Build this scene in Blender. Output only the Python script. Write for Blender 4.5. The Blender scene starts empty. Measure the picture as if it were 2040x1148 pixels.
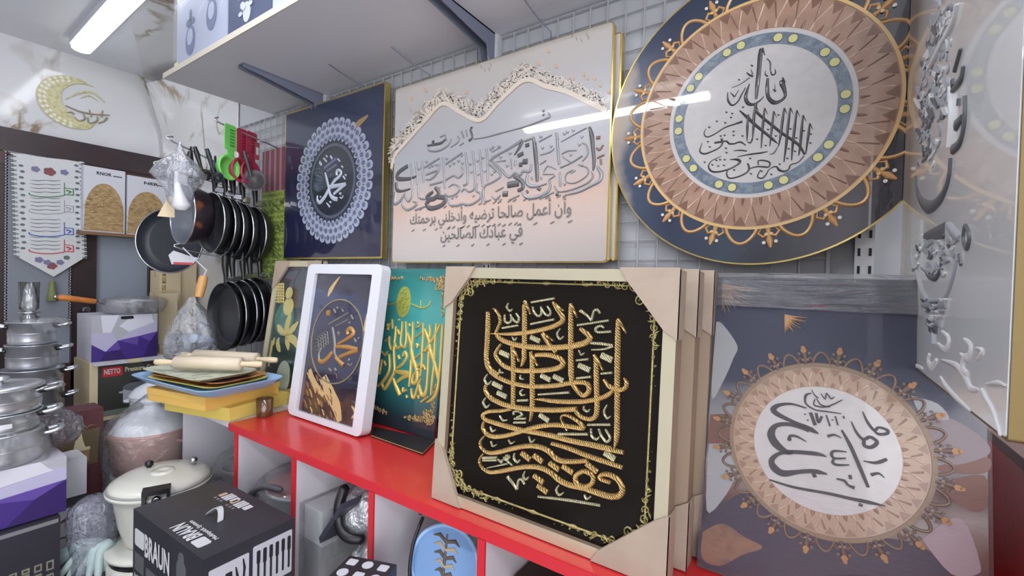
import bpy, math, random
from mathutils import Vector, Matrix
random.seed(7)
SC = bpy.context.scene
COL = SC.collection
H = 1.4                                            # camera height above the floor
# ------------------------------------------------------------------ camera
FPX, YAW, PITCH, ROLL = 895.8, 0.59175, -0.017033, 0.0255179
def _axes():
    fw0 = Vector((-math.sin(YAW), math.cos(YAW), 0)); rt0 = Vector((math.cos(YAW), math.sin(YAW), 0)); up0 = Vector((0, 0, 1))
    fw = math.cos(PITCH)*fw0 + math.sin(PITCH)*up0
    up = math.cos(PITCH)*up0 - math.sin(PITCH)*fw0
    return math.cos(ROLL)*rt0 + math.sin(ROLL)*up, math.cos(ROLL)*up - math.sin(ROLL)*rt0, fw
RT, UP, FW = _axes()
CAM = Vector((0, 0, H))
cd = bpy.data.cameras.new('camera'); co = bpy.data.objects.new('camera', cd); COL.objects.link(co)
cd.sensor_width = 36; cd.lens = FPX/2040*36; cd.clip_start = 0.02
m = Matrix.Identity(4)
for i in range(3):
    m[i][0], m[i][1], m[i][2], m[i][3] = RT[i], UP[i], -FW[i], CAM[i]
co.matrix_world = m
SC.camera = co
# ------------------------------------------------------------------ world, exposure
SC.view_settings.view_transform = 'Standard'; SC.view_settings.look = 'None'
SC.view_settings.exposure = 1.68; SC.view_settings.gamma = 1
w = bpy.data.worlds.new('world'); SC.world = w; w.use_nodes = True
w.node_tree.nodes['Background'].inputs[0].default_value = (0.95, 0.965, 1.0, 1)
w.node_tree.nodes['Background'].inputs[1].default_value = 1.3     # daylight from the open shop front
try:
    SC.cycles.use_denoising = True
    SC.cycles.max_bounces = 8; SC.cycles.transparent_max_bounces = 12
    SC.cycles.caustics_reflective = False; SC.cycles.caustics_refractive = False
    SC.cycles.sample_clamp_indirect = 6
except Exception: pass
LAMP_POWER = 12.5
# ------------------------------------------------------------------ helpers: materials
def lin(c):
    return tuple(((v/255)/12.92 if v/255 <= 0.04045 else ((v/255+0.055)/1.055)**2.4) for v in c) + (1,)
MATS = {}
def mat(name, rgb, rough=0.5, metal=0.0, coat=0.0, noise=None, bump=None, spec=0.5, sub=None):
    """noise=(scale, rgb2, lo, hi) mixes a second colour; bump=(scale, strength)"""
    if name in MATS: return MATS[name]
    M = bpy.data.materials.new(name); M.use_nodes = True; MATS[name] = M
    nt = M.node_tree; b = nt.nodes['Principled BSDF']
    b.inputs['Base Color'].default_value = lin(rgb)
    b.inputs['Roughness'].default_value = rough; b.inputs['Metallic'].default_value = metal
    b.inputs['Specular IOR Level'].default_value = spec
    if coat: b.inputs['Coat Weight'].default_value = coat; b.inputs['Coat Roughness'].default_value = 0.03
    tc = None
    def co_():
        nonlocal tc
        if tc is None: tc = nt.nodes.new('ShaderNodeTexCoord')
        return tc.outputs['Object']
    if noise:
        n = nt.nodes.new('ShaderNodeTexNoise'); n.inputs['Scale'].default_value = noise[0]; n.inputs['Detail'].default_value = 5
        r = nt.nodes.new('ShaderNodeValToRGB'); nt.links.new(co_(), n.inputs['Vector']); nt.links.new(n.outputs[0], r.inputs[0])
        r.color_ramp.elements[0].color = lin(rgb); r.color_ramp.elements[1].color = lin(noise[1])
        r.color_ramp.elements[0].position = noise[2]; r.color_ramp.elements[1].position = noise[3]
        nt.links.new(r.outputs[0], b.inputs['Base Color'])
    if bump:
        n = nt.nodes.new('ShaderNodeTexNoise'); n.inputs['Scale'].default_value = bump[0]; n.inputs['Detail'].default_value = 3
        bp = nt.nodes.new('ShaderNodeBump'); bp.inputs['Strength'].default_value = bump[1]; bp.inputs['Distance'].default_value = 0.01
        nt.links.new(co_(), n.inputs['Vector']); nt.links.new(n.outputs[0], bp.inputs['Height']); nt.links.new(bp.outputs[0], b.inputs['Normal'])
    return M
def ramp_mat(name, axis, stops, rough=0.35, coat=0.0, noise=0.0, nscale=4.0, spec=0.5, radial=False, interp='LINEAR', bump=None):
    """a printed picture ground: colour ramp along a generated axis, warped by noise"""
    if name in MATS: return MATS[name]
    M = bpy.data.materials.new(name); M.use_nodes = True; MATS[name] = M
    nt = M.node_tree; b = nt.nodes['Principled BSDF']; N = nt.nodes.new; L = nt.links.new
    b.inputs['Roughness'].default_value = rough; b.inputs['Specular IOR Level'].default_value = spec
    if coat: b.inputs['Coat Weight'].default_value = coat; b.inputs['Coat Roughness'].default_value = 0.02
    tc = N('ShaderNodeTexCoord')
    if radial:
        mp = N('ShaderNodeMapping'); mp.inputs['Location'].default_value = (-0.5, -0.5, -0.5); L(tc.outputs['Generated'], mp.inputs[0])
        vm = N('ShaderNodeVectorMath'); vm.operation = 'MULTIPLY'; vm.inputs[1].default_value = (2, 0, 2) ; L(mp.outputs[0], vm.inputs[0])
        ln = N('ShaderNodeVectorMath'); ln.operation = 'LENGTH'; L(vm.outputs[0], ln.inputs[0]); src = ln.outputs['Value']
    else:
        sp = N('ShaderNodeSeparateXYZ'); L(tc.outputs['Generated'], sp.inputs[0]); src = sp.outputs['XYZ'.index(axis)]
    if noise:
        n = N('ShaderNodeTexNoise'); n.inputs['Scale'].default_value = nscale; n.inputs['Detail'].default_value = 6; L(tc.outputs['Object'], n.inputs[0])
        a = N('ShaderNodeMath'); a.operation = 'MULTIPLY_ADD'; a.inputs[1].default_value = noise; L(n.outputs[0], a.inputs[0])
        s = N('ShaderNodeMath'); s.operation = 'SUBTRACT'; s.inputs[1].default_value = noise/2; L(src, s.inputs[0]); L(s.outputs[0], a.inputs[2]); src = a.outputs[0]
    r = N('ShaderNodeValToRGB'); L(src, r.inputs[0]); cr = r.color_ramp; cr.interpolation = interp
    cr.elements[0].position, cr.elements[0].color = stops[0][0], lin(stops[0][1])
    cr.elements[1].position, cr.elements[1].color = stops[-1][0], lin(stops[-1][1])
    for p, c in stops[1:-1]:
        e = cr.elements.new(p); e.color = lin(c)
    L(r.outputs[0], b.inputs['Base Color'])
    if bump:
        n2 = N('ShaderNodeTexNoise'); n2.inputs['Scale'].default_value = bump[0]; L(tc.outputs['Object'], n2.inputs[0])
        bp = N('ShaderNodeBump'); bp.inputs['Strength'].default_value = bump[1]; bp.inputs['Distance'].default_value = 0.01
        L(n2.outputs[0], bp.inputs['Height']); L(bp.outputs[0], b.inputs['Normal'])
    return M
def emit(name, rgb, strength):
    M = bpy.data.materials.new(name); M.use_nodes = True; nt = M.node_tree; b = nt.nodes['Principled BSDF']
    b.inputs['Base Color'].default_value = lin(rgb); b.inputs['Emission Color'].default_value = lin(rgb); b.inputs['Emission Strength'].default_value = strength
    return M
def film(name, tint=(235, 238, 245), milk=0.12, gloss=0.25, scale=30, strength=0.6, stretch=None):
    """clear plastic film: mostly transparent, some haze, crinkled highlights"""
    M = bpy.data.materials.new(name); M.use_nodes = True; nt = M.node_tree; N = nt.nodes.new; L = nt.links.new
    nt.nodes.remove(nt.nodes['Principled BSDF']); out = nt.nodes['Material Output']
    tr = N('ShaderNodeBsdfTransparent'); df = N('ShaderNodeBsdfDiffuse'); gl = N('ShaderNodeBsdfGlossy')
    df.inputs[0].default_value = lin(tint); gl.inputs['Roughness'].default_value = 0.12
    tc = N('ShaderNodeTexCoord'); n = N('ShaderNodeTexNoise'); n.inputs['Scale'].default_value = scale; n.inputs['Detail'].default_value = 4; n.inputs['Distortion'].default_value = 1.2
    if stretch:
        mp = N('ShaderNodeMapping'); mp.inputs['Scale'].default_value = stretch[0]; mp.inputs['Rotation'].default_value = stretch[1]
        L(tc.outputs['Object'], mp.inputs[0]); L(mp.outputs[0], n.inputs[0])
    else: L(tc.outputs['Object'], n.inputs[0])
    bp = N('ShaderNodeBump'); bp.inputs['Strength'].default_value = strength; bp.inputs['Distance'].default_value = 0.02
    L(n.outputs[0], bp.inputs['Height']); L(bp.outputs[0], gl.inputs['Normal'])
    m1 = N('ShaderNodeMixShader'); m1.inputs[0].default_value = milk; L(tr.outputs[0], m1.inputs[1]); L(df.outputs[0], m1.inputs[2])
    lw = N('ShaderNodeLayerWeight'); lw.inputs[0].default_value = 0.25; L(bp.outputs[0], lw.inputs['Normal'])
    mu = N('ShaderNodeMath'); mu.operation = 'MULTIPLY'; mu.inputs[1].default_value = gloss*2; mu.use_clamp = True; L(lw.outputs['Fresnel'], mu.inputs[0])
    ad = N('ShaderNodeMath'); ad.operation = 'ADD'; ad.inputs[1].default_value = gloss*0.25; ad.use_clamp = True; L(mu.outputs[0], ad.inputs[0])
    m2 = N('ShaderNodeMixShader'); L(ad.outputs[0], m2.inputs[0]); L(m1.outputs[0], m2.inputs[1]); L(gl.outputs[0], m2.inputs[2]); L(m2.outputs[0], out.inputs[0])
    return M
def glitter(name, rgb, rgb2, scale=320, metal=0.75, rough=0.32):
    """metal foil crossed by fine slanted threads, as in embroidered lettering"""
    M = bpy.data.materials.new(name); M.use_nodes = True; nt = M.node_tree; N = nt.nodes.new; L = nt.links.new; b = nt.nodes['Principled BSDF']
    b.inputs['Metallic'].default_value = metal; b.inputs['Roughness'].default_value = rough
    tc = N('ShaderNodeTexCoord'); mp = N('ShaderNodeMapping'); mp.inputs['Rotation'].default_value = (0, 0.75, 0); L(tc.outputs['Object'], mp.inputs[0])
    wv = N('ShaderNodeTexWave'); wv.inputs['Scale'].default_value = scale/3; wv.inputs['Distortion'].default_value = 2; wv.inputs['Detail'].default_value = 1; L(mp.outputs[0], wv.inputs[0])
    n = N('ShaderNodeTexNoise'); n.inputs['Scale'].default_value = scale*1.4; L(tc.outputs['Object'], n.inputs[0])
    mx = N('ShaderNodeMix'); mx.data_type = 'RGBA'; mx.inputs[6].default_value = lin(rgb); mx.inputs[7].default_value = lin(rgb2); L(wv.outputs[0], mx.inputs[0]); L(mx.outputs[2], b.inputs['Base Color'])
    ad = N('ShaderNodeMath'); ad.operation = 'ADD'; L(wv.outputs[0], ad.inputs[0]); L(n.outputs[0], ad.inputs[1])
    bp = N('ShaderNodeBump'); bp.inputs['Strength'].default_value = 0.8; bp.inputs['Distance'].default_value = 0.002; L(ad.outputs[0], bp.inputs['Height']); L(bp.outputs[0], b.inputs['Normal'])
    return M
def marble(name, base, vein, axes_scale=(1.3, 1.3, 1.3), rough=0.12, coat=0.5):
    M = bpy.data.materials.new(name); M.use_nodes = True; nt = M.node_tree; N = nt.nodes.new; L = nt.links.new; b = nt.nodes['Principled BSDF']
    b.inputs['Roughness'].default_value = rough; b.inputs['Coat Weight'].default_value = coat; b.inputs['Coat Roughness'].default_value = 0.06
    tc = N('ShaderNodeTexCoord'); mp = N('ShaderNodeMapping'); mp.inputs['Scale'].default_value = axes_scale; mp.inputs['Rotation'].default_value = (0.6, 0.5, 0.4); L(tc.outputs['Object'], mp.inputs[0])
    n = N('ShaderNodeTexNoise'); n.inputs['Scale'].default_value = 1.5; n.inputs['Detail'].default_value = 5; n.inputs['Roughness'].default_value = 0.55; n.inputs['Distortion'].default_value = 0.6; L(mp.outputs[0], n.inputs[0])
    s = N('ShaderNodeMath'); s.operation = 'SUBTRACT'; s.inputs[1].default_value = 0.5; L(n.outputs[0], s.inputs[0])
    a = N('ShaderNodeMath'); a.operation = 'ABSOLUTE'; L(s.outputs[0], a.inputs[0])
    n2 = N('ShaderNodeTexNoise'); n2.inputs['Scale'].default_value = 2.2; L(mp.outputs[0], n2.inputs[0])
    g = N('ShaderNodeMapRange'); g.inputs[1].default_value = 0.44; g.inputs[2].default_value = 0.56; g.inputs[3].default_value = 0.0; g.inputs[4].default_value = 1.0; L(n2.outputs[0], g.inputs[0])
    r = N('ShaderNodeValToRGB'); r.color_ramp.elements[0].color = (1, 1, 1, 1); r.color_ramp.elements[1].color = (0, 0, 0, 1); r.color_ramp.elements[0].position = 0.0; r.color_ramp.elements[1].position = 0.034; L(a.outputs[0], r.inputs[0])
    mu = N('ShaderNodeMath'); mu.operation = 'MULTIPLY'; L(r.outputs[0], mu.inputs[0]); L(g.outputs[0], mu.inputs[1])
    mx = N('ShaderNodeMix'); mx.data_type = 'RGBA'; mx.inputs[6].default_value = lin(base); mx.inputs[7].default_value = lin(vein); L(mu.outputs[0], mx.inputs[0]); L(mx.outputs[2], b.inputs['Base Color'])
    return M
# ------------------------------------------------------------------ helpers: from a picture position to a point of a real plane
def ray(px, py):
    return (RT*((px-1020)/FPX) - UP*((py-574)/FPX) + FW)
def PX(px, py, x): d = ray(px, py); return CAM + d*(x/d.x)
def PY(px, py, y): d = ray(px, py); return CAM + d*(y/d.y)
def PZ(px, py, z): d = ray(px, py); return CAM + d*(z/d.z)       # z counted from the camera's height
def depth(p): return (p-CAM).dot(FW)
class Plane:
    def __init__(s, o, u, v):
        s.o = Vector(o); s.u = Vector(u).normalized(); s.v = Vector(v).normalized(); s.n = s.u.cross(s.v)
    def uv(s, px, py):
        d = ray(px, py); t = (s.o-CAM).dot(s.n)/d.dot(s.n); q = CAM + d*t - s.o
        return (q.dot(s.u), q.dot(s.v))
    def P(s, a, b, h=0.0): return s.o + s.u*a + s.v*b + s.n*h
    def sc(s, px, py):
        a = s.uv(px, py); b = s.uv(px+2, py); c = s.uv(px, py+2)
        return math.sqrt(abs((b[0]-a[0])*(c[1]-a[1])-(b[1]-a[1])*(c[0]-a[0])))/2
# ------------------------------------------------------------------ helpers: mesh building
class MB:
    def __init__(s): s.v = []; s.f = []; s.m = []; s.sm = []
    def add(s, vs, fs, mi=0, smooth=False):
        k = len(s.v); s.v += [Vector(p) for p in vs]
        for f in fs: s.f.append([i+k for i in f]); s.m.append(mi); s.sm.append(smooth)
    def box(s, x0, x1, y0, y1, z0, z1, mi=0):        # z counted from the camera's height
        s.obox(Vector((x0, y0, z0+H)), Vector((x1-x0, 0, 0)), Vector((0, y1-y0, 0)), Vector((0, 0, z1-z0)), mi)
    def obox(s, o, a, b, c, mi=0):
        vs = [o, o+a, o+a+b, o+b, o+c, o+a+c, o+a+b+c, o+b+c]
        s.add(vs, [(0, 3, 2, 1), (4, 5, 6, 7), (0, 1, 5, 4), (1, 2, 6, 5), (2, 3, 7, 6), (3, 0, 4, 7)], mi)
    def prism(s, pts, ext, mi=0, side=None, smooth=False):
        """closed outline pts (front), extruded by ext"""
        n = len(pts); ext = Vector(ext); vs = [Vector(p) for p in pts]
        s.add(vs, [list(range(n))], mi); s.add([p+ext for p in vs], [list(range(n-1, -1, -1))], mi)
        k = len(s.v); s.v += vs + [p+ext for p in vs]
        for i in range(n):
            j = (i+1) % n; s.f.append([k+i, k+n+i, k+n+j, k+j]); s.m.append(mi if side is None else side); s.sm.append(smooth)
    def lathe(s, prof, c, ax=(0, 0, 1), n=32, mi=0, ref=None, cap=True, smooth=True, sx=1.0):
        """prof = [(radius, height)], about axis ax at c"""
        ax = Vector(ax).normalized(); a = Vector(ref).normalized() if ref else ax.orthogonal().normalized(); b = ax.cross(a); c = Vector(c)
        vs = []
        for r, h in prof:
            for i in range(n):
                t = 2*math.pi*i/n; vs.append(c + ax*h + a*(r*math.cos(t)*sx) + b*(r*math.sin(t)))
        fs = []
        for k in range(len(prof)-1):
            for i in range(n):
                j = (i+1) % n; fs.append((k*n+i, k*n+j, (k+1)*n+j, (k+1)*n+i))
        s.add(vs, fs, mi, smooth)
        if cap:
            if prof[0][0] > 1e-6: s.add(vs[:n], [list(range(n-1, -1, -1))], mi)
            if prof[-1][0] > 1e-6: s.add(vs[-n:], [list(range(n))], mi)
    def tube(s, path, r, n=8, mi=0, closed=False):
        P = [Vector(p) for p in path]; k = len(P); R = r if isinstance(r, (list, tuple)) else [r]*k
        vs = []; prev = None
        for i in range(k):
            t = (P[(i+1) % k]-P[i-1]) if closed else (P[min(i+1, k-1)]-P[max(i-1, 0)])
            t = t.normalized() if t.length > 1e-9 else Vector((0, 0, 1))
            a = t.orthogonal().normalized() if prev is None else (prev - t*prev.dot(t)).normalized()
            prev = a; b = t.cross(a)
            for j in range(n):
                q = 2*math.pi*j/n; vs.append(P[i] + a*(R[i]*math.cos(q)) + b*(R[i]*math.sin(q)))
        fs = []
        for i in range(k if closed else k-1):
            i2 = (i+1) % k
            for j in range(n):
                j2 = (j+1) % n; fs.append((i*n+j, i*n+j2, i2*n+j2, i2*n+j))
        s.add(vs, fs, mi, True)
        if not closed:
            s.add(vs[:n], [list(range(n-1, -1, -1))], mi); s.add(vs[-n:], [list(range(n))], mi)
    def grid(s, fn, nu, nv, mi=0, smooth=True, thick=None):
        vs = [fn(i/nu, j/nv) for j in range(nv+1) for i in range(nu+1)]
        fs = [(j*(nu+1)+i, j*(nu+1)+i+1, (j+1)*(nu+1)+i+1, (j+1)*(nu+1)+i) for j in range(nv) for i in range(nu)]
        s.add(vs, fs, mi, smooth)
        if thick is not None:
            t = Vector(thick); vb = [Vector(p)+t for p in vs]; s.add(vb, [f[::-1] for f in fs], mi, smooth)
            edge = [i for i in range(nu+1)] + [j*(nu+1)+nu for j in range(1, nv+1)] + [nv*(nu+1)+i for i in range(nu-1, -1, -1)] + [j*(nu+1) for j in range(nv-1, 0, -1)]
            n = len(edge); s.add([vs[e] for e in edge]+[vb[e] for e in edge], [(i, n+i, n+(i+1) % n, (i+1) % n) for i in range(n)], mi, smooth)
    def slab(s, pl, u0, u1, v0, v1, h0, h1, rad=0.0, mi=0, side=None, hole=None, chamf=0.0):
        """panel with round corners between heights h0 (back) and h1 (front)"""
        out = rrect(u0, u1, v0, v1, rad)
        if hole:
            inn = rrect(*hole[:4], hole[4] if len(hole) > 4 else 0.0, n=(len(out)//4)-1)
            if len(inn) != len(out): inn = rrect(*hole[:4], 1e-5, n=(len(out)//4)-1)
            n = len(out)
            for hh, flip in ((h1, False), (h0, True)):
                vs = [pl.P(a, b, hh) for a, b in out+inn]
                s.add(vs, [((i, (i+1) % n, n+(i+1) % n, n+i) if not flip else (i, n+i, n+(i+1) % n, (i+1) % n)) for i in range(n)], mi)
            for ring, fl in ((out, False), (inn, True)):
                vs = [pl.P(a, b, h1) for a, b in ring]+[pl.P(a, b, h0) for a, b in ring]
                s.add(vs, [((i, n+i, n+(i+1) % n, (i+1) % n) if not fl else (i, (i+1) % n, n+(i+1) % n, n+i)) for i in range(n)], mi if side is None else side)
            return
        s.prism([pl.P(a, b, h1) for a, b in out], pl.n*(h0-h1), mi, side)
    def poly(s, pl, pts, h, mi=0, thick=0.0008):
        s.prism([pl.P(a, b, h) for a, b in pts], pl.n*(-thick), mi)
    def disc(s, pl, c, r, h, mi=0, n=64, thick=0.0008, ry=None):
        s.poly(pl, [(c[0]+r*math.cos(2*math.pi*i/n), c[1]+(ry or r)*math.sin(2*math.pi*i/n)) for i in range(n)], h, mi, thick)
    def ring(s, pl, c, r0, r1, h, mi=0, n=96, thick=0.0008):
        o = [(c[0]+r1*math.cos(2*math.pi*i/n), c[1]+r1*math.sin(2*math.pi*i/n)) for i in range(n)]
        q = [(c[0]+r0*math.cos(2*math.pi*i/n), c[1]+r0*math.sin(2*math.pi*i/n)) for i in range(n)]
        vs = [pl.P(a, b, h) for a, b in o+q]; s.add(vs, [(i, (i+1) % n, n+(i+1) % n, n+i) for i in range(n)], mi)
        s.add([pl.P(a, b, h) for a, b in o]+[pl.P(a, b, h-thick) for a, b in o], [(i, n+i, n+(i+1) % n, (i+1) % n) for i in range(n)], mi)
        s.add([pl.P(a, b, h) for a, b in q]+[pl.P(a, b, h-thick) for a, b in q], [((i+1) % n, n+(i+1) % n, n+i, i) for i in range(n)], mi)
    def ribbon(s, pl, pts, ws, h0, h1, mi=0, flat=False):
        """a stroke: pts in plane (u, v), widths ws; raised to h1 over h0"""
        n = len(pts)
        if n < 2: return
        prof = [(-1, 0.0), (-0.75, 0.75), (0, 1.0), (0.75, 0.75), (1, 0.0)] if not flat else [(-1, 0), (-1, 1), (1, 1), (1, 0)]
        K = len(prof); vs = []
        for i in range(n):
            a = pts[max(i-1, 0)]; b = pts[min(i+1, n-1)]; t = Vector((b[0]-a[0], b[1]-a[1]))
            t = t.normalized() if t.length > 1e-9 else Vector((1, 0)); nn = Vector((-t.y, t.x))
            for q, hq in prof:
                vs.append(pl.P(pts[i][0]-nn.x*q*ws[i]/2, pts[i][1]-nn.y*q*ws[i]/2, h0+(h1-h0)*hq))
        fs = [(i*K+j, (i+1)*K+j, (i+1)*K+j+1, i*K+j+1) for i in range(n-1) for j in range(K-1)]
        s.add(vs, fs, mi, not flat)
        s.add(vs[:K], [list(range(K))], mi); s.add(vs[-K:], [list(range(K-1, -1, -1))], mi)
    def strokes(s, pl, T, lst, h0, h1, mi=0, flat=False, wmul=1.0, sub=5):
        x0, y0, k = T
        for e in lst:
            w, pts = e[0], e[1]; m_ = e[2] if len(e) > 2 else mi
            pp = [(x0+a/k, y0+b/k) for a, b in pts]
            W = list(w) if isinstance(w, (list, tuple)) else [w]
            ws = [W[0]]*len(pp) if len(W) == 1 else [lerpl(W, i/(len(pp)-1)) for i in range(len(pp))]
            sc = pl.sc(*pp[len(pp)//2])/k*wmul
            q = [pl.uv(*p) for p in pp]
            q, ws = smooth(q, ws, sub) if len(q) > 2 else (q, ws)
            s.ribbon(pl, q, [max(x*sc, 1e-4) for x in ws], h0, h1, m_, flat)
    def text(s, pl, txt, u0, v0, height=None, width=None, h0=0.0, h1=0.001, mi=0, ang=0.0, bold=0.0):
        vs, fs = glyphs(txt, bold)
        if not vs: return
        xs = [p[0] for p in vs]; ys = [p[1] for p in vs]; bw = max(xs)-min(xs); bh = max(ys)-min(ys)
        if width and height: kx, ky = width/bw, height/bh
        else: kx = ky = (width/bw if width else height/bh)
        ca, sa = math.cos(ang), math.sin(ang)
        q = []
        for x, y in vs:
            a = (x-min(xs))*kx; b = (y-min(ys))*ky; q.append((u0+a*ca-b*sa, v0+a*sa+b*ca))
        s.add([pl.P(a, b, h1) for a, b in q], fs, mi)
    def build(s, name, mats, parent=None, root=None, loc=None):
        me = bpy.data.meshes.new(name); o = bpy.data.objects.new(name, me); COL.objects.link(o)
        L = ORI[parent.name] if parent is not None else (Vector(loc) if loc is not None else s.base())
        me.from_pydata([tuple(p-L) for p in s.v], [], s.f)
        for M in (mats if isinstance(mats, (list, tuple)) else [mats]): me.materials.append(M)
        me.polygons.foreach_set('material_index', s.m); me.polygons.foreach_set('use_smooth', s.sm)
        me.update()
        ORI[o.name] = L
        if parent is not None: o.parent = parent
        else: o.location = L
        return o
    def base(s):
        xs = [p.x for p in s.v]; ys = [p.y for p in s.v]; zs = [p.z for p in s.v]
        return Vector(((min(xs)+max(xs))/2, (min(ys)+max(ys))/2, min(zs)))
ORI = {}
def rrect(u0, u1, v0, v1, r, n=5):
    if r <= 0: return [(u0, v0), (u1, v0), (u1, v1), (u0, v1)]
    out = []
    for cx, cy, a0 in ((u1-r, v0+r, -90), (u1-r, v1-r, 0), (u0+r, v1-r, 90), (u0+r, v0+r, 180)):
        for i in range(n+1):
            a = math.radians(a0+90*i/n); out.append((cx+r*math.cos(a), cy+r*math.sin(a)))
    return out
def lerpl(W, t):
    x = t*(len(W)-1); i = min(int(x), len(W)-2); return W[i]+(W[i+1]-W[i])*(x-i)
def smooth(p, w, n=5):
    q = []; ww = []
    for i in range(len(p)-1):
        a, b, c, d = p[max(i-1, 0)], p[i], p[i+1], p[min(i+2, len(p)-1)]
        for k in range(n):
            t = k/n; t2 = t*t; t3 = t2*t
            q.append(tuple(0.5*((2*b[j])+(-a[j]+c[j])*t+(2*a[j]-5*b[j]+4*c[j]-d[j])*t2+(-a[j]+3*b[j]-3*c[j]+d[j])*t3) for j in range(len(b))))
            ww.append(w[i]+(w[i+1]-w[i])*t)
    q.append(p[-1]); ww.append(w[-1]); return q, ww
def spath(pts, n=5):
    return [Vector(p) for p in smooth([tuple(p) for p in pts], [0]*len(pts), n)[0]]
# Arabic joining for the built-in font
_AR = {'\u0627': (0xFE8D, 2), '\u0623': (0xFE83, 2), '\u0628': (0xFE8F, 4), '\u0629': (0xFE93, 2), '\u062a': (0xFE95, 4), '\u062b': (0xFE99, 4), '\u062c': (0xFE9D, 4), '\u062d': (0xFEA1, 4), '\u062e': (0xFEA5, 4), '\u062f': (0xFEA9, 2), '\u0630': (0xFEAB, 2), '\u0631': (0xFEAD, 2), '\u0632': (0xFEAF, 2), '\u0633': (0xFEB1, 4), '\u0634': (0xFEB5, 4), '\u0635': (0xFEB9, 4), '\u0636': (0xFEBD, 4), '\u0637': (0xFEC1, 4), '\u0639': (0xFEC9, 4), '\u063a': (0xFECD, 4), '\u0641': (0xFED1, 4), '\u0642': (0xFED5, 4), '\u0643': (0xFED9, 4), '\u0644': (0xFEDD, 4), '\u0645': (0xFEE1, 4), '\u0646': (0xFEE5, 4), '\u0647': (0xFEE9, 4), '\u0648': (0xFEED, 2), '\u0649': (0xFEEF, 2), '\u064a': (0xFEF1, 4)}
def shape_ar(t):
    out = []
    for i, c in enumerate(t):
        if c not in _AR: out.append(c); continue
        b, k = _AR[c]; pj = i > 0 and t[i-1] in _AR and _AR[t[i-1]][1] == 4; nj = k == 4 and i+1 < len(t) and t[i+1] in _AR
        out.append(chr(b+(3 if pj and nj else 2 if nj else 1 if pj else 0)))
    return ''.join(out[::-1])
_GC = {}
def glyphs(txt, bold=0.0):
    key = (txt, bold)
    if key in _GC: return _GC[key]
    t = shape_ar(txt) if any(c in _AR for c in txt) else txt
    c = bpy.data.curves.new('t', 'FONT'); c.body = t; c.resolution_u = 2; c.offset = bold
    o = bpy.data.objects.new('t', c); COL.objects.link(o); bpy.context.view_layer.update()
    ev = o.evaluated_get(bpy.context.evaluated_depsgraph_get()); me = ev.to_mesh()
    r = ([(v.co.x, v.co.y) for v in me.vertices], [list(p.vertices) for p in me.polygons])
    ev.to_mesh_clear(); bpy.data.objects.remove(o); bpy.data.curves.remove(c); _GC[key] = r
    return r
def thing(name, label, cat, loc, group=None):
    o = bpy.data.objects.new(name, None); COL.objects.link(o); o.location = Vector(loc); o.empty_display_size = 0.03
    ORI[o.name] = Vector(loc); tag(o, label, cat, group); return o
def tag(o, label, cat, group=None):
    o['label'] = label; o['category'] = cat
    if group: o['group'] = group
    return o
def struct(o): o['kind'] = 'structure'; return o
def dup(r, off, label=None):
    c = r.copy(); COL.objects.link(c); c.location = r.location + Vector(off); ORI[c.name] = c.location.copy()
    if label: c['label'] = label
    for ch in r.children:
        d = ch.copy(); COL.objects.link(d); d.parent = c
        for g in ch.children:
            e = g.copy(); COL.objects.link(e); e.parent = d
    return c
# ------------------------------------------------------------------ lamps of the ceiling (real ones, then added fill)
M_lamp = emit('lamp_diffuser', (246, 247, 252), LAMP_POWER)
M_white = mat('white_paint', (226, 228, 232), 0.45)
M_lampcase = mat('lamp_case', (196, 200, 208), 0.4)
def lamp(x0, y0, x1, y1, label, M_lamp=M_lamp):
    a = Vector((x1-x0, y1-y0, 0)); L = a.length; a.normalize(); b = Vector((0, 0, 1)).cross(a)
    c = Vector(((x0+x1)/2, (y0+y1)/2, 1.1+H))
    t = thing('ceiling_lamp', label, 'lamp', c, 'tube lamps on the ceiling')
    pl = Plane(c - Vector((0, 0, 0.045)), a, -b)
    q = MB(); q.slab(pl, -L/2-0.006, L/2+0.006, -0.042, 0.042, -0.044, -0.012, 0.006); q.build('housing', M_lampcase, t)
    q = MB()
    prof = [(-0.036, -0.0125), (-0.034, 0.004), (-0.022, 0.012), (0, 0.015), (0.022, 0.012), (0.034, 0.004), (0.036, -0.0125)]
    q.prism([pl.P(-L/2, v, h) for v, h in prof], a*L, smooth=True); q.build('diffuser', M_lamp, t)
lamp(-2.955, 0.637, -1.76, 0.61, 'bright white tube lamp on the ceiling above the far door', emit('lamp_diffuser_far', (244, 246, 252), 2.0))
lamp(-1.72, -0.69, -0.52, -0.69, 'white tube lamp on the ceiling mirrored as a streak in the glossy pictures')
lamp(-1.45, 0.34, -0.25, 0.34, 'added fill tube lamp on the ceiling just in front of the wall shelf', emit('fill_diffuser_near', (244, 246, 252), 10.0))  # added lamp, brightens the lower row and the edge-on picture
lamp(0.45, -0.69, 1.65, -0.69, 'added unseen tube lamp on the ceiling out over the aisle')  # added out of view for more fill
lamp(0.7, -1.95, 1.9, -1.95, 'added unseen tube lamp on the ceiling near the open shop front')  # added out of view, more fill from behind the camera
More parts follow.
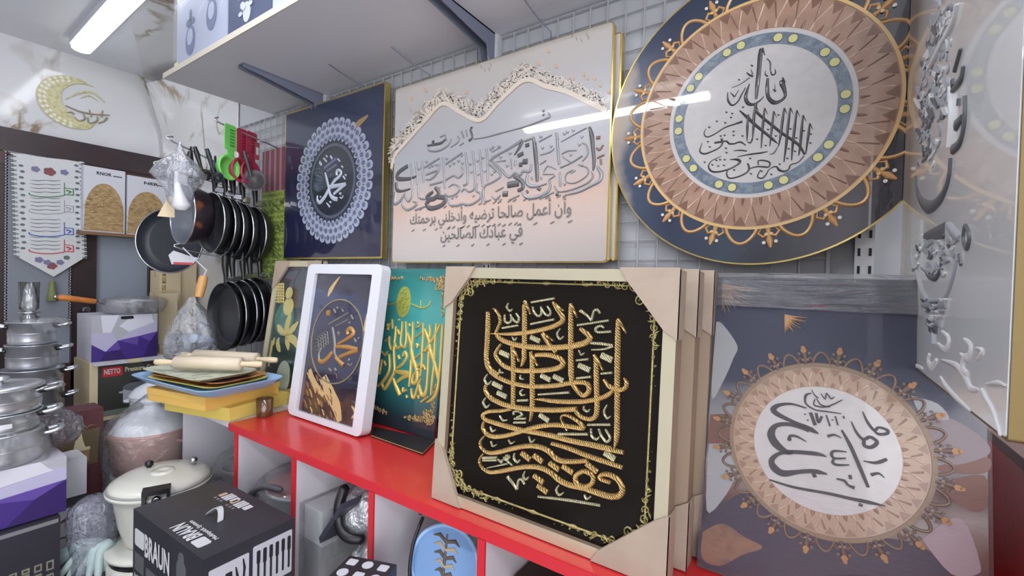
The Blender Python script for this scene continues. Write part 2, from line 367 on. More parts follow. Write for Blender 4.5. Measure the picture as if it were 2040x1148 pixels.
# ------------------------------------------------------------------ the room
M_wall = mat('wall_paint', (188, 190, 194), 0.6, noise=(3, (178, 181, 186), 0.3, 0.8))
M_opp = mat('opposite_wall', (205, 204, 204), 0.8, noise=(5, (190, 188, 190), 0.4, 0.6))
M_floor = mat('floor_tile', (186, 184, 182), 0.35, noise=(4, (170, 168, 166), 0.35, 0.7))
M_ceil = mat('ceiling_board', (222, 225, 231), 0.22, coat=0.25)
M_marble = marble('marble_sheet', (214, 215, 217), (140, 118, 84))
def room():
    q = MB(); q.box(-3.4, 2.9, -2.7, 1.2, -1.46, -1.4); struct(q.build('floor', M_floor))
    q = MB(); q.box(-3.4, 2.9, -2.7, 1.2, 1.1, 1.16); struct(q.build('ceiling', M_ceil))
    q = MB(); q.box(-3.4, 2.9, 1.055, 1.16, -1.4, 1.1); struct(q.build('wall_right', M_wall))
    q = MB(); q.box(-3.3, -3.2, -2.7, 1.055, -1.4, 1.1); struct(q.build('wall_far', M_marble))
    q = MB(); q.box(-3.3, 0.35, -2.78, -2.68, -1.4, 1.1); struct(q.build('wall_opposite', M_opp))
    # marble cladding sheet in the corner: its free left edge bends off the wall towards the top, then runs on along the ceiling
    L = [PX(326, 330, -3.17), PX(322, 268, -3.17), PX(311, 230, -3.16), PX(300, 195, -3.15), PX(291, 165, -3.13)]
    L = [Vector((-3.17, 1.045, -1.38+H)), Vector((-3.17, 1.045, 0.3+H))] + L
    L[-1].z = min(L[-1].z, 1.092+H)
    R_ = [Vector((-2.3, 1.045, p.z)) for p in L]
    Ls = spath(L, 6); Rs = spath(R_, 6); n = len(Ls)-1
    def fn(a, b):
        i = min(int(round(b*n)), n); p, r = Ls[i], Rs[i]
        w_ = (1-a)**2; y = 1.045 + (p.y-1.045)*w_
        return Vector((p.x+(r.x-p.x)*a, min(y, 1.045), p.z+(r.z-p.z)*a))
    q = MB(); q.grid(fn, 14, n, thick=(0.004, 0.004, 0)); struct(q.build('trim_marble_sheet', M_marble))
    a = PZ(289, 160, 1.094); b = PZ(258, 30, 1.094); c = PZ(250, -60, 1.094)
    q = MB(); q.prism([Vector((a.x, a.y, a.z)), Vector((b.x, b.y, a.z)), Vector((c.x, c.y, a.z)), Vector((c.x+.2, 1.04, a.z)), Vector((a.x+0.02, 1.04, a.z))], (0, 0, 0.005)); struct(q.build('trim_ceiling_sheet', M_marble))
room()
M_wood = mat('dark_door_wood', (46, 36, 40), 0.35, noise=(9, (58, 40, 40), 0.35, 0.7))
M_redwood = mat('red_brown_wood', (84, 52, 54), 0.4, noise=(9, (66, 42, 44), 0.35, 0.7))
M_frost = mat('frosted_glass', (152, 161, 173), 0.32, noise=(2.0, (138, 147, 160), 0.3, 0.75))
M_chrome = mat('polished_steel', (196, 198, 202), 0.16, 1.0)
def door():
    def yy(px, py): return PX(px, py, -3.19).y
    zt = PX(0, 257, -3.19).z-H; zb = PX(0, 303, -3.19).z-H
    t = MB(); t.box(-3.2, -3.12, -0.9, 1.04, zb, zt); d = struct(t.build('door_1', M_wood))
    y = [yy(-60, 480), yy(9, 480), yy(137, 520), yy(186, 520), yy(290, 520), yy(318, 520)]
    q = MB(); q.box(-3.2, -3.13, -0.9, 1.04, zb-0.06, zb); q.build('top_rail', M_redwood, d)
    for k, (a, b) in enumerate(((y[0]-0.25, y[1]), (y[2], y[3]), (y[4], 1.04))):
        q = MB(); q.box(-3.2, -3.135, a, b, -1.4, zb-0.06); q.build('stile', M_wood, d)
    for a, b in ((y[1], y[2]), (y[3], y[4])):
        q = MB(); q.box(-3.195, -3.165, a, b, -1.4, zb-0.06); q.build('pane', M_frost, d)
    q = MB(); q.box(-3.2, -3.135, -0.9, 1.04, -0.62, -0.48); q.build('middle_rail', M_redwood, d)
    p = PX(167, 616, -3.13); q = MB(); q.lathe([(0.014, 0), (0.014, 0.006), (0.008, 0.008), (0.008, 0.03), (0.016, 0.034), (0.016, 0.05), (0.010, 0.055)], p+Vector((-0.006, 0, 0)), (1, 0, 0), 16)
    q.build('handle', M_chrome, d)
door()
# wire grid on the picture wall and the slotted posts of the shelf
M_wire = mat('white_wire', (176, 178, 182), 0.4)
M_post = mat('white_post', (206, 208, 212), 0.4)
M_slot = mat('slot_black', (24, 24, 28), 0.7)
def grid_panel(x0, x1, z0, z1, label):
    q = MB(); r = 0.0015
    nx = round((x1-x0)/0.045); nz = round((z1-z0)/0.045)
    for i in range(nx+1):
        x = x0+(x1-x0)*i/nx; q.box(x-r, x+r, 1.040, 1.043, z0, z1)
    for i in range(nz+1):
        z = z0+(z1-z0)*i/nz; q.box(x0, x1, 1.043, 1.046, z-r, z+r)
    for x in (x0, x1): q.box(x-0.003, x+0.003, 1.0385, 1.0445, z0, z1)
    q.box(x0, x1, 1.046, 1.0548, z1-0.003, z1+0.003); q.box(x0, x1, 1.046, 1.0548, z0-0.003, z0+0.003)
    tag(q.build('wire_grid_panel', M_wire), label, 'wire grid', 'wire grids behind the pictures')
grid_panel(-2.27, -1.62, -0.44, 0.69, 'white wire grid on the wall behind the hanging frying pans')
grid_panel(-1.58, -0.80, -0.44, 0.69, 'white wire grid on the wall behind the navy and cream pictures')
grid_panel(-0.76, 0.02, -0.44, 0.69, 'white wire grid on the wall showing below the round picture')
def post(x, label):
    q = MB(); q.box(x-0.014, x+0.014, 1.026, 1.055, -0.44, 0.72)
    z = -0.42
    while z < 0.7:
        q.box(x-0.010, x-0.006, 1.0252, 1.0262, z, z+0.014, 1); q.box(x+0.006, x+0.010, 1.0252, 1.0262, z, z+0.014, 1); z += 0.032
    tag(q.build('shelf_post', [M_post, M_slot]), label, 'shelf post', 'slotted posts of the wall shelf')
post(-1.60, 'white slotted steel post beside the meadow picture')
post(-0.78, 'white slotted steel post at the top behind the cream picture')
post(PY(1722, 510, 1.026).x, 'white slotted steel post below the round picture')
M_board = mat('shelf_board', (216, 218, 224), 0.4)
M_edge = mat('shelf_edge', (196, 190, 176), 0.5)
M_brk = mat('steel_bracket', (122, 128, 146), 0.4, 0.2)
def shelf():
    t = thing('wall_shelf', 'long white wall shelf on steel brackets above the pictures', 'shelf', (-0.4, 1.05, 0.696+H))
    q = MB(); q.box(-1.972, 1.3, 0.646, 1.05, 0.696, 0.714); q.build('board', M_board, t)
    q = MB(); q.box(-1.974, 1.3, 0.643, 0.646, 0.6955, 0.7145); q.box(-1.9745, -1.972, 0.646, 1.05, 0.6955, 0.7145); q.build('edge_strip', M_edge, t)
    for x in (-1.60, -0.785):
        q = MB()
        for dx in (-0.016, 0.013):
            o = Vector((x+dx, 0, H)); pts = [(1.026, 0.696), (0.735, 0.696), (0.735, 0.682), (0.80, 0.676), (0.99, 0.650), (1.012, 0.60), (1.026, 0.60)]
            q.prism([o+Vector((0, y, z)) for y, z in pts], (0.003, 0, 0))
        q.box(x-0.016, x+0.016, 0.735, 1.026, 0.692, 0.696); q.build('bracket', M_brk, t)
    for (a, b) in (((655, 128), (725, 172)), ((779, 93), (857, 150)), ((1045, 0), (1098, 64))):
        p = PZ(*a, 0.695); r = PY(*b, 1.036); q = MB(); q.tube([p, p.lerp(r, .5)-Vector((0, 0, 0.004)), r, r-Vector((0, .0, 0.02))], 0.0018, 6)
        q.build('stay_wire', M_brk, t)
shelf()
# goods on the shelf
M_prn_w = mat('box_white_print', (168, 177, 200), 0.4)
M_prn_b = mat('box_blue_grey_print', (92, 106, 142), 0.4)
M_prn_d = mat('box_slate_print', (66, 76, 102), 0.35)
M_prn_l = mat('print_light', (178, 184, 198), 0.4)
M_tape = mat('yellow_tape', (206, 206, 150), 0.35)
FILM = film('clear_film', milk=0.13, gloss=0.25, scale=28, strength=0.6)
FILM2 = film('thin_film', milk=0.10, gloss=0.32, scale=24, strength=1.0)
FILMB = film('blue_film', tint=(214, 222, 238), milk=0.20, gloss=0.30, scale=26, strength=0.9)
def shelf_boxes():
    zs = 0.7142
    xa = PY(352, 120, 0.66).x; xb = PY(452, 60, 0.66).x; xc = PY(540, 20, 0.66).x
    t = thing('product_box', 'white glossy box printed with blue glass jugs on the shelf end', 'box', ((xa+xb)/2, 0.66, zs+H), 'boxes on the wall shelf')
    q = MB(); q.box(xa, xb, 0.660, 0.86, zs, zs+0.26); q.build('carton', M_prn_w, t)
    pl = Plane(Vector((xa, 0.659, zs+H)), (1, 0, 0), (0, 0, 1)); W_ = xb-xa
    q = MB()
    for cx, cz in ((W_*0.30, 0.075), (W_*0.72, 0.115)):
        q.disc(pl, (cx, cz), 0.036, 0.0006, 0, 24, ry=0.05); q.disc(pl, (cx, cz+0.012), 0.022, 0.0012, 1, 20, ry=0.028)
        for k in (-1, 0, 1): q.strokes(pl, (0, 0, 1), [], 0, 0)
        for k in (-0.02, 0.0, 0.02): q.disc(pl, (cx+k, cz+0.062), 0.012, 0.0009, 0, 12)
        q.disc(pl, (cx, cz+0.085), 0.008, 0.0009, 0, 12, ry=0.02)
    q.build('printed_jugs', [M_prn_b, M_prn_w], t)
    q = MB(); q.box(xa-0.012, xb+0.002, 0.654, 0.87, zs, zs+0.27); q.build('clear_wrap', film('box_film', milk=0.05, gloss=0.10, scale=9, strength=0.25), t)
    q = MB(); q.box(xa+0.002, xa+0.03, 0.6525, 0.6536, zs+0.002, zs+0.02); q.build('tape', M_tape, t)
    t = thing('product_box', 'slate blue box with pale flowers printed on it beside the jug box', 'box', ((xb+xc)/2, 0.66, zs+H), 'boxes on the wall shelf')
    q = MB(); q.box(xb+0.004, xc, 0.662, 0.86, zs, zs+0.26); q.build('carton', M_prn_d, t)
    pl = Plane(Vector((xb+0.004, 0.661, zs+H)), (1, 0, 0), (0, 0, 1)); q = MB()
    for i in range(16):
        a = random.random()*6.28; r = 0.012+0.035*random.random(); q.disc(pl, (0.12+r*math.cos(a)*1.3, 0.09+r*math.sin(a)), 0.012, 0.0004+0.0001*i, 0, 10, ry=0.007)
    q.disc(pl, (0.115, 0.055), 0.022, 0.0003, 0, 16, ry=0.03); q.build('printed_flowers', M_prn_l, t)
    q = MB(); q.box(xc+0.004, xc+0.30, 0.662, 0.86, zs, zs+0.2); tag(q.build('product_box', M_prn_w), 'plain white box next along the shelf from the slate one', 'box', 'boxes on the wall shelf')
shelf_boxes()
# gold crescent sticker on the marble above the door
def crescent():
    pl = Plane(Vector((-3.196, 0, H)), (0, 1, 0), (0, 0, 1)); T = (0, 0, 3.377)
    pts = [pl.uv(*p) for p in ((70, 185), (95, 243), (135, 258), (190, 262), (78, 215))]
    a = pl.uv(72, 195); c = pl.uv(146, 205); r = abs(c[0]-a[0]); ic = (c[0]+r*0.40, c[1]+0.012); ir = r*0.74
    M_cres = mat('crescent_gold', (206, 202, 160), 0.35, noise=(60, (188, 180, 132), 0.45, 0.6)); M_cres2 = mat('crescent_dark', (150, 140, 112), 0.4)
    out = []; n = 60; r_ = r*0.98
    def f(t): return (c[0]+r*math.cos(t), c[1]+r_*math.sin(t))
    inn = [(ic[0]+ir*math.cos(t), ic[1]+ir*math.sin(t)) for t in [math.radians(70+220*i/n) for i in range(n+1)]]
    o = [f(math.radians(62+236*i/n)) for i in range(n+1)]
    q = MB(); vs = [pl.P(x, y, 0.003) for x, y in o+inn]; q.add(vs, [(i, n+1+i, n+2+i, i+1) for i in range(n)], 0)
    for i in range(30):
        t = math.radians(100+165*(i//2)/14); k = 0.92 if i % 2 else 0.80; q.disc(pl, (c[0]+r*k*math.cos(t), c[1]+r*k*math.sin(t)), 0.007, 0.0042, 1, 10)
    t = thing('wall_sticker', 'pale gold crescent moon sticker with small lettering on the marble', 'sticker', pl.P(c[0], c[1]-r, 0.001))
    q.build('crescent', [M_cres, mat('crescent_white', (228, 226, 210), 0.35)], t)
    q = MB(); q.strokes(pl, T, [((10, 14, 8), [(440, 710), (520, 745), (570, 760), (640, 770), (735, 775)]), ((8, 12, 10), [(500, 790), (530, 815), (570, 800), (560, 770)]), ((10, 14, 8), [(590, 790), (600, 830), (650, 815), (655, 785)]), ((10, 12), [(660, 830), (700, 815), (720, 790)]), ((8, 10), [(600, 740), (615, 790)]), ((8, 10), [(690, 745), (680, 790)]), ((8, 12), [(450, 760), (480, 755), (500, 770)])], 0.001, 0.005, 0)
    q.build('lettering', M_cres2, t)
    q = MB(); q.strokes(pl, T, [((6, 14, 16, 6), [(440, 668), (530, 628), (620, 622), (705, 690)]), ((4, 10, 4), [(540, 660), (600, 645), (660, 680)])], 0.001, 0.003, 0)
    q.build('floral_band', M_cres, t)
crescent()
# ------------------------------------------------------------------ the pictures of the upper row
M_gold = mat('gold_rim', (206, 184, 116), 0.22, 0.85)
M_champ = mat('champagne_frame', (214, 206, 178), 0.28, 0.55)
M_back = mat('backing_board', (112, 100, 88), 0.7)
Z1 = Vector((0, 0, 1)); XU = Vector((1, 0, 0))
def wallplane(y): return Plane(Vector((0, y, H)), XU, Z1)
def circ_pts(c, r, n): return [(c[0]+r*math.cos(2*math.pi*i/n), c[1]+r*math.sin(2*math.pi*i/n)) for i in range(n)]
def navy_picture():
    pl = wallplane(0.998); u0 = -1.795; u1 = -1.195; v0 = 0.062; v1 = 0.648
    t = thing('wall_picture', 'navy glossy picture with a silver petal medallion of calligraphy', 'picture', (-1.5, 1.02, v0+H), 'pictures hung in the upper row')
    M_n = ramp_mat('navy_print', 'Z', [(0.0, (22, 25, 58)), (0.4, (30, 35, 64)), (0.7, (40, 48, 74)), (1.0, (44, 54, 80))], rough=0.3, coat=1.0, noise=0.5, nscale=3)  # upper part paler, reflected light put into the colour
    M_nd = mat('navy_dark', (34, 40, 54), 0.3, coat=0.8); M_s = mat('silver_petal', (158, 165, 186), 0.4, coat=0.6); M_s2 = mat('silver_petal_shade', (96, 104, 130), 0.4, coat=0.6)
    M_lt = mat('silver_letter', (190, 198, 214), 0.35, coat=0.6); M_rg = mat('pewter_ring', (82, 90, 108), 0.35, coat=0.6); M_gd = mat('dull_gold_print', (150, 124, 86), 0.4, coat=0.5)
    q = MB(); q.slab(pl, u0, u1, v0, v1, -0.024, -0.0008, 0.006); q.build('gold_edge', M_gold, t)
    q = MB(); q.slab(pl, u0+0.006, u1-0.006, v0+0.006, v1-0.006, -0.0008, 0, 0.004); q.build('print', M_n, t)
    c = pl.uv(662, 361); R = 0.226
    q = MB(); q.disc(pl, c, R*0.60, 0.0008, 0); q.ring(pl, c, R*0.555, R*0.605, 0.0022, 1, 96, 0.0022)
    q.ring(pl, c, R*0.60, R*0.97, 0.0006, 0, 96)
    for k, (rr, sz, cnt) in enumerate(((0.93, 0.021, 38), (0.82, 0.021, 38), (0.715, 0.018, 38))):
        for i in range(cnt):
            a = 2*math.pi*(i+0.5*(k % 2))/cnt; x, y = c[0]+R*rr*math.cos(a), c[1]+R*rr*math.sin(a)
            ca, sa = math.cos(a), math.sin(a); pts = []
            for j in range(10):
                b = 2*math.pi*j/10; px, py = sz*0.95*math.cos(b), sz*0.72*math.sin(b)*(1-0.35*math.cos(b)*-1)
                pts.append((x+px*ca-py*sa, y+px*sa+py*ca))
            q.poly(pl, pts, 0.002+0.0006*k, 2, 0.0018)
            q.disc(pl, (x-0.002*ca, y-0.002*sa), sz*0.45, 0.0026+0.0006*k, 3, 8, 0.0005)
    for i in range(72):
        a = 2*math.pi*i/72; q.ribbon(pl, [(c[0]+R*r*math.cos(a), c[1]+R*r*math.sin(a)) for r in (0.615, 0.645)], [0.003, 0.003], 0, 0.002, 1, True)
    q.build('petal_medallion', [M_nd, M_rg, M_s, M_s2], t)
    T = (610, 300, 9.57); q = MB()
    L = [((45, 50, 45, 45, 50, 55, 45), [(590, 480), (585, 410), (620, 370), (672, 415), (640, 490), (560, 560), (490, 650)]), ((70, 55), [(455, 695), (600, 670), (755, 640)]), ((45, 50, 45), [(765, 635), (650, 725), (530, 830)]), ((25, 50, 45, 50, 70, 60), [(368, 425), (400, 560), (432, 700), (460, 840), (520, 910), (600, 930)]), ((50, 60, 62, 40, 18), [(430, 740), (360, 880), (265, 990), (218, 940), (222, 860)]),
         (90, [(270, 260), (290, 225)]), (26, [(340, 150), (400, 220)]), (26, [(390, 100), (412, 130)]), (36, [(470, 110), (505, 165)]), (28, [(610, 160), (652, 215)]), (30, [(680, 300), (712, 325)]), (32, [(750, 465), (775, 480)]), (28, [(710, 490), (752, 552)]), (40, [(645, 820), (675, 830)]), ((18, 26, 12), [(650, 895), (680, 910), (715, 860)]), ((20, 28), [(400, 1005), (458, 1080)]), (28, [(455, 980), (485, 995)]), (26, [(275, 880), (290, 890)])]
    q.strokes(pl, T, L, 0.0006, 0.004, 0)
    q.strokes(pl, T, [(50, [(345, 345), (585, 150)]), (46, [(400, 395), (600, 262)]), (70, [(460, 480), (485, 490)])], 0.0006, 0.003, 1)
    q.strokes(pl, T, [((6, 20, 6), [(150+22*(k % 3), 430+40*k), (230+20*(k % 2), 470+38*k), (330, 545+28*k)]) for k in range(8)]+[((6, 18, 6), [(170+10*k, 360+60*k), (260, 350+70*k), (340, 400+60*k)]) for k in range(6)]+[((6, 20, 8), [(140, 600+40*k), (200, 660+34*k), (190+30*k, 700+24*k)]) for k in range(4)], 0.0006, 0.003, 1)
    q.build('lettering', [M_lt, M_s2], t)
    T = (540, 160, 3.02); q = MB(); q.strokes(pl, T, [((14, 34, 10), [(500, 285), (530, 258), (585, 212)])], 0, 0.0008, 0, True)
    q.build('gold_feather', M_gd, t)
navy_picture()
ARCH = [(44, 700), (60, 640), (110, 580), (190, 490), (268, 412), (345, 450), (435, 484), (520, 400), (630, 308), (720, 335), (810, 358), (900, 400), (990, 445)]
def cream_pictures():
    T2 = (760, 20, 2.208)
    pl = wallplane(0.998)
    a = pl.uv(780, 524); b = pl.uv(1224, 40); u0, v0, u1, v1 = a[0], a[1], b[0], b[1]
    t = thing('wall_picture', 'large cream and blush picture with silver calligraphy under a lattice arch', 'picture', ((u0+u1)/2, 1.02, v0+H), 'pictures hung in the upper row')
    M_c = ramp_mat('cream_print', 'Z', [(0.0, (192, 184, 180)), (0.12, (194, 182, 176)), (0.30, (202, 176, 162)), (0.42, (188, 178, 176)), (0.55, (176, 178, 184)), (0.75, (178, 177, 180)), (1.0, (190, 184, 178))], rough=0.25, coat=1.0, noise=0.12, nscale=4)
    M_lat = mat('lattice_cream', (216, 204, 188), 0.3, coat=0.8); M_tan = mat('lattice_tan', (196, 170, 144), 0.35, coat=0.6); M_sil = mat('silver_relief', (150, 152, 156), 0.3, 0.35, coat=0.5); M_sild = mat('silver_relief_dark', (98, 98, 100), 0.35, 0.3, coat=0.5); M_brn = mat('brown_relief', (136, 112, 100), 0.4, coat=0.4); M_gry = mat('grey_letter', (118, 114, 112), 0.35, coat=0.5); M_shade = mat('lattice_grey', (160, 150, 142), 0.35, coat=0.5)
    q = MB(); q.slab(pl, u0, u1, v0, v1, -0.014, -0.0008, 0.01); q.build('gold_edge', M_gold, t)
    q = MB(); q.slab(pl, u0+0.004, u1-0.004, v0+0.004, v1-0.002, -0.0008, 0, 0.008); q.build('print', M_c, t)
    # lattice arch
    q = MB(); q.strokes(pl, T2, [(16, ARCH)], 0, 0.0016, 0, True); q.strokes(pl, T2, [(5, [(x+2, y+10) for x, y in ARCH])], 0, 0.0008, 2, True)
    rnd = random.Random(3); A = [(760+x/2.208, 20+y/2.208) for x, y in ARCH]
    for i in range(len(A)-1):
        steps = max(2, int(math.hypot(A[i+1][0]-A[i][0], A[i+1][1]-A[i][1])/4.6))
        for s_ in range(steps):
            f = (s_+rnd.random()*0.6)/steps; x = A[i][0]+(A[i+1][0]-A[i][0])*f; y = A[i][1]+(A[i+1][1]-A[i][1])*f
            for k in range(4):
                d = 5+k*8+rnd.random()*5; w_ = 2.3 if k < 3 else 1.6; an = rnd.choice((0.6, 2.1, 1.2, 2.7))+rnd.uniform(-.3, .3); l = 6.5-k*0.6
                if k == 3 and rnd.random() < 0.45: continue
                cx, cy = x-d*0.10, y-d
                if cx > 1216 or cy < 45: continue
                q.strokes(pl, (0, 0, 1), [(w_, [(cx-l*math.cos(an), cy-l*math.sin(an)), (cx+l*math.cos(an), cy+l*math.sin(an))])], 0, 0.0012+0.0001*k, rnd.choice((0, 0, 0, 2)), True)
    for x, y in ((735, 180), (768, 248), (888, 282), (935, 300), (375, 362), (195, 352), (905, 300), (840, 300), (130, 390), (960, 330), (690, 235), (1000, 360)):
        q.strokes(pl, T2, [((3, 14, 3), [(x-6, y-9), (x, y), (x+7, y+8)])], 0, 0.0018, 1, True)
    for x, y in ((420, 235), (440, 250), (455, 262), (475, 258), (482, 240), (840, 110), (858, 125), (880, 132), (912, 120), (905, 108), (200, 430), (130, 440)):
        q.strokes(pl, T2, [((1, 6, 1), [(x-5, y-7), (x, y+2), (x+1, y+12)])], 0, 0.001, 2, True)
    q.build('lattice_arch', [M_lat, M_tan, M_shade], t)
    # the large line of calligraphy, stroke by stroke
    G = (980, 220, 6.378); F = (780, 240, 6.377); q = MB()
    SG = [((10, 16, 18, 24, 20, 8), [(0, 320), (200, 270), (450, 200), (690, 108), (738, 80), (718, 30)]), (30, [(645, 12), (668, 2)]), (30, [(645, 62), (668, 54)]),
      ((30, 62, 48, 46, 18), [(1240, 215), (1268, 320), (1285, 500), (1298, 650), (1288, 765)], 1), ((30, 55, 50, 46, 45, 36, 10), [(1335, 715), (1388, 800), (1370, 890), (1250, 960), (1130, 1020), (1040, 1050), (945, 1076)]), (46, [(1330, 352), (1378, 344)], 2), ((24, 30, 18), [(1330, 480), (1370, 505), (1415, 440)], 2), (24, [(1340, 607), (1430, 566)], 2), (28, [(1385, 622), (1388, 692)], 2),
      ((14, 18, 18, 22, 18, 16, 12), [(1100, 690), (1215, 735), (1205, 830), (1060, 920), (945, 905), (945, 815), (1035, 755)]), ((14, 20, 24, 26, 24, 18), [(1268, 785), (1282, 850), (1200, 930), (1000, 1010), (850, 1030), (795, 960)]), (22, [(868, 730), (1000, 672), (1150, 580)]), ((14, 18, 18, 12), [(1150, 650), (1218, 560), (1205, 450), (1150, 415)]), (28, [(862, 790), (870, 870), (868, 965)]), (34, [(828, 300), (840, 500), (856, 685)], 0), ((28, 8), [(815, 290), (850, 365)]),
      ((8, 16), [(880, 402), (1200, 225)]), ((16, 18, 10), [(890, 555), (975, 517), (1080, 512)]), ((10, 16), [(900, 590), (1000, 660)]), (16, [(600, 402), (760, 314)]), ((10, 18, 10), [(615, 570), (740, 532), (795, 485)]), (16, [(610, 690), (690, 640)]), ((10, 16, 10), [(660, 785), (715, 710), (820, 752)]), (16, [(650, 812), (790, 812)]), (18, [(720, 890), (805, 830)]), ((18, 32, 46, 52, 45, 18), [(730, 890), (742, 975), (690, 1050), (560, 1105), (440, 1105), (382, 1030)]), ((30, 60, 56, 40), [(530, 350), (550, 500), (570, 750), (576, 905)], 1), ((24, 8), [(525, 340), (572, 425)]), ((30, 46, 52, 36, 14), [(458, 810), (440, 905), (490, 962), (590, 960), (700, 930)]),
      ((26, 36, 34, 32, 30, 34, 30), [(500, 685), (482, 775), (400, 775), (360, 825), (300, 795), (220, 850), (140, 780)]), (30, [(150, 785), (0, 645)]), ((26, 30, 42), [(0, 605), (200, 500), (388, 382)]), ((46, 36, 8), [(392, 380), (350, 475), (288, 572)], 1), (28, [(420, 392), (530, 350)]), (66, [(395, 655), (455, 650)], 1), (56, [(350, 690), (390, 690)], 1), (50, [(430, 450), (475, 435)], 1), (28, [(300, 640), (300, 700)]), (52, [(330, 580), (400, 545)], 1),
      ((40, 55, 52, 45), [(280, 840), (380, 900), (392, 985), (330, 1020)], 1), (78, [(200, 950), (345, 925)], 1), (66, [(140, 1065), (205, 1060)], 1), (20, [(220, 1142), (350, 1080)]), (18, [(50, 1032), (152, 977)]), ((20, 28, 18), [(0, 1090), (55, 1132), (110, 1080)]), (18, [(240, 622), (252, 745)]), ((8, 16), [(60, 655), (180, 640)]), ((8, 16), [(0, 535), (112, 470)]), (22, [(650, 1106), (790, 1040)]), (44, [(815, 1068), (850, 1062)], 1), (40, [(580, 990), (620, 1010)], 1), (30, [(440, 1020), (460, 1050)], 1), (20, [(500, 850), (515, 885)]), (20, [(620, 850), (635, 880)])]
    SF = [(26, [(1208, 360), (1225, 560), (1222, 770)]), (26, [(1124, 370), (1140, 600), (1160, 838)]), ((26, 26, 26, 24, 22, 16), [(1035, 390), (1055, 600), (1058, 850), (990, 905), (930, 872), (890, 912)]), (26, [(942, 410), (966, 600), (965, 790), (915, 828)]), (24, [(656, 470), (667, 650), (682, 870)]), ((22, 24, 24, 22, 18, 12), [(682, 930), (735, 965), (830, 930), (868, 860), (800, 812), (725, 850)]), (24, [(310, 530), (330, 700), (328, 815)]), (24, [(240, 545), (262, 700), (258, 830)]), (22, [(392, 520), (402, 650), (410, 790)]), (26, [(1250, 512), (1403, 408)]), ((26, 26, 26, 26, 28, 26, 18), [(1238, 558), (1388, 690), (1300, 778), (1195, 830), (1166, 920), (1190, 1020), (1265, 1010)]), (24, [(690, 560), (900, 415)]), ((20, 24, 20, 22, 20), [(690, 762), (790, 704), (850, 732), (912, 668), (888, 590)]), (22, [(420, 602), (612, 483)]), (24, [(440, 692), (580, 640)]), ((14, 22, 22, 16), [(615, 545), (592, 660), (505, 748), (440, 752)]), (22, [(490, 822), (652, 778)]),
      ((40, 58, 55, 50, 36), [(555, 855), (605, 930), (525, 1000), (450, 975), (530, 905)], 1), ((50, 58, 52, 55, 55, 44), [(590, 975), (688, 990), (640, 1075), (505, 1118), (445, 1060), (500, 1005)], 1), ((22, 26, 30, 26, 28, 26, 26, 22, 18), [(722, 985), (740, 1070), (840, 1082), (900, 1060), (1000, 1072), (1115, 1005), (1135, 930), (1080, 895), (1092, 800)]), ((46, 48, 52, 36, 20), [(208, 580), (95, 660), (82, 740), (225, 742), (312, 712)], 1), ((40, 48, 30, 18), [(60, 790), (68, 875), (120, 900), (240, 870)], 1), ((34, 36, 32, 26), [(52, 910), (40, 1058), (112, 1022), (170, 935)]), ((20, 28, 28, 26, 20), [(272, 855), (262, 960), (220, 1028), (180, 975), (190, 905)]), ((20, 28, 18), [(340, 850), (352, 980), (445, 1000)]), ((18, 28, 30, 26, 16), [(140, 1010), (142, 1085), (212, 1138), (330, 1062), (272, 1032)]), (22, [(440, 1090), (300, 1140)]),
      ((10, 20, 22, 20, 10), [(480, 335), (478, 385), (600, 388), (715, 325), (765, 232)]), ((20, 34, 30, 14), [(460, 322), (560, 305), (640, 285), (690, 235)], 1), ((10, 18, 12), [(755, 345), (860, 265), (842, 200)]), (14, [(870, 320), (920, 288)]), ((24, 26, 30), [(1002, 115), (1028, 215), (985, 262)], 1), ((12, 16, 18), [(1050, 236), (1200, 216), (1403, 160)]), (18, [(888, 140), (922, 222)]), (18, [(948, 122), (962, 205)]), (16, [(682, 180), (702, 262)]), (16, [(620, 212), (690, 185)]), (34, [(520, 275), (545, 268)], 1), (26, [(1010, 98), (1030, 92)], 1), ((20, 16, 10), [(1140, 990), (1150, 1020), (1140, 1060)])]
    q.strokes(pl, G, [(e[0], e[1], (e[2] if len(e) > 2 else 0)) for e in SG], 0, 0.0035)
    q.strokes(pl, F, [(e[0], e[1], (e[2] if len(e) > 2 else 0)) for e in SF], 0, 0.0035)
    rnd = random.Random(5)
    for x, y in ((1260, 370), (1290, 345), (1360, 335), (1000, 560), (1090, 520), (1160, 480), (1010, 660), (1100, 690), (1180, 650), (1270, 690), (1305, 655), (740, 580), (790, 550), (850, 520), (480, 600), (520, 580), (570, 570), (350, 620), (770, 990), (820, 970), (1040, 960), (600, 860), (1380, 1010), (440, 530), (700, 490), (890, 450), (900, 550)):
        q.strokes(pl, F, [((6, 16, 8), [(x-12, y-18), (x, y+10), (x+22, y-12)])], 0, 0.0025, 0)
    for x, y in ((920, 300), (960, 280), (1030, 260), (640, 480), (620, 340), (750, 460), (230, 550), (190, 710), (1000, 570), (1010, 790), (1040, 770), (1110, 440), (1140, 340), (110, 600), (920, 940), (1140, 700)):
        q.strokes(pl, G, [((6, 16, 8), [(x-14, y-18), (x, y+12), (x+22, y-12)])], 0, 0.0025, 0)
    q.build('calligraphy', [M_sil, M_sild, M_brn], t)
    # two lines of smaller writing
    q = MB()
    l1a = pl.uv(817, 459); l1b = pl.uv(1138, 440); l2a = pl.uv(878, 490); l2b = pl.uv(1041, 482)
    q.text(pl, '\u0648\u0623\u0646 \u0623\u0639\u0645\u0644 \u0635\u0627\u0644\u062d\u0627 \u062a\u0631\u0636\u064a\u0647 \u0648\u0623\u062f\u062e\u0644\u0646\u064a \u0628\u0631\u062d\u0645\u062a\u0643', l1a[0], l1a[1], height=0.062, width=l1b[0]-l1a[0], h1=0.002, bold=0.012)
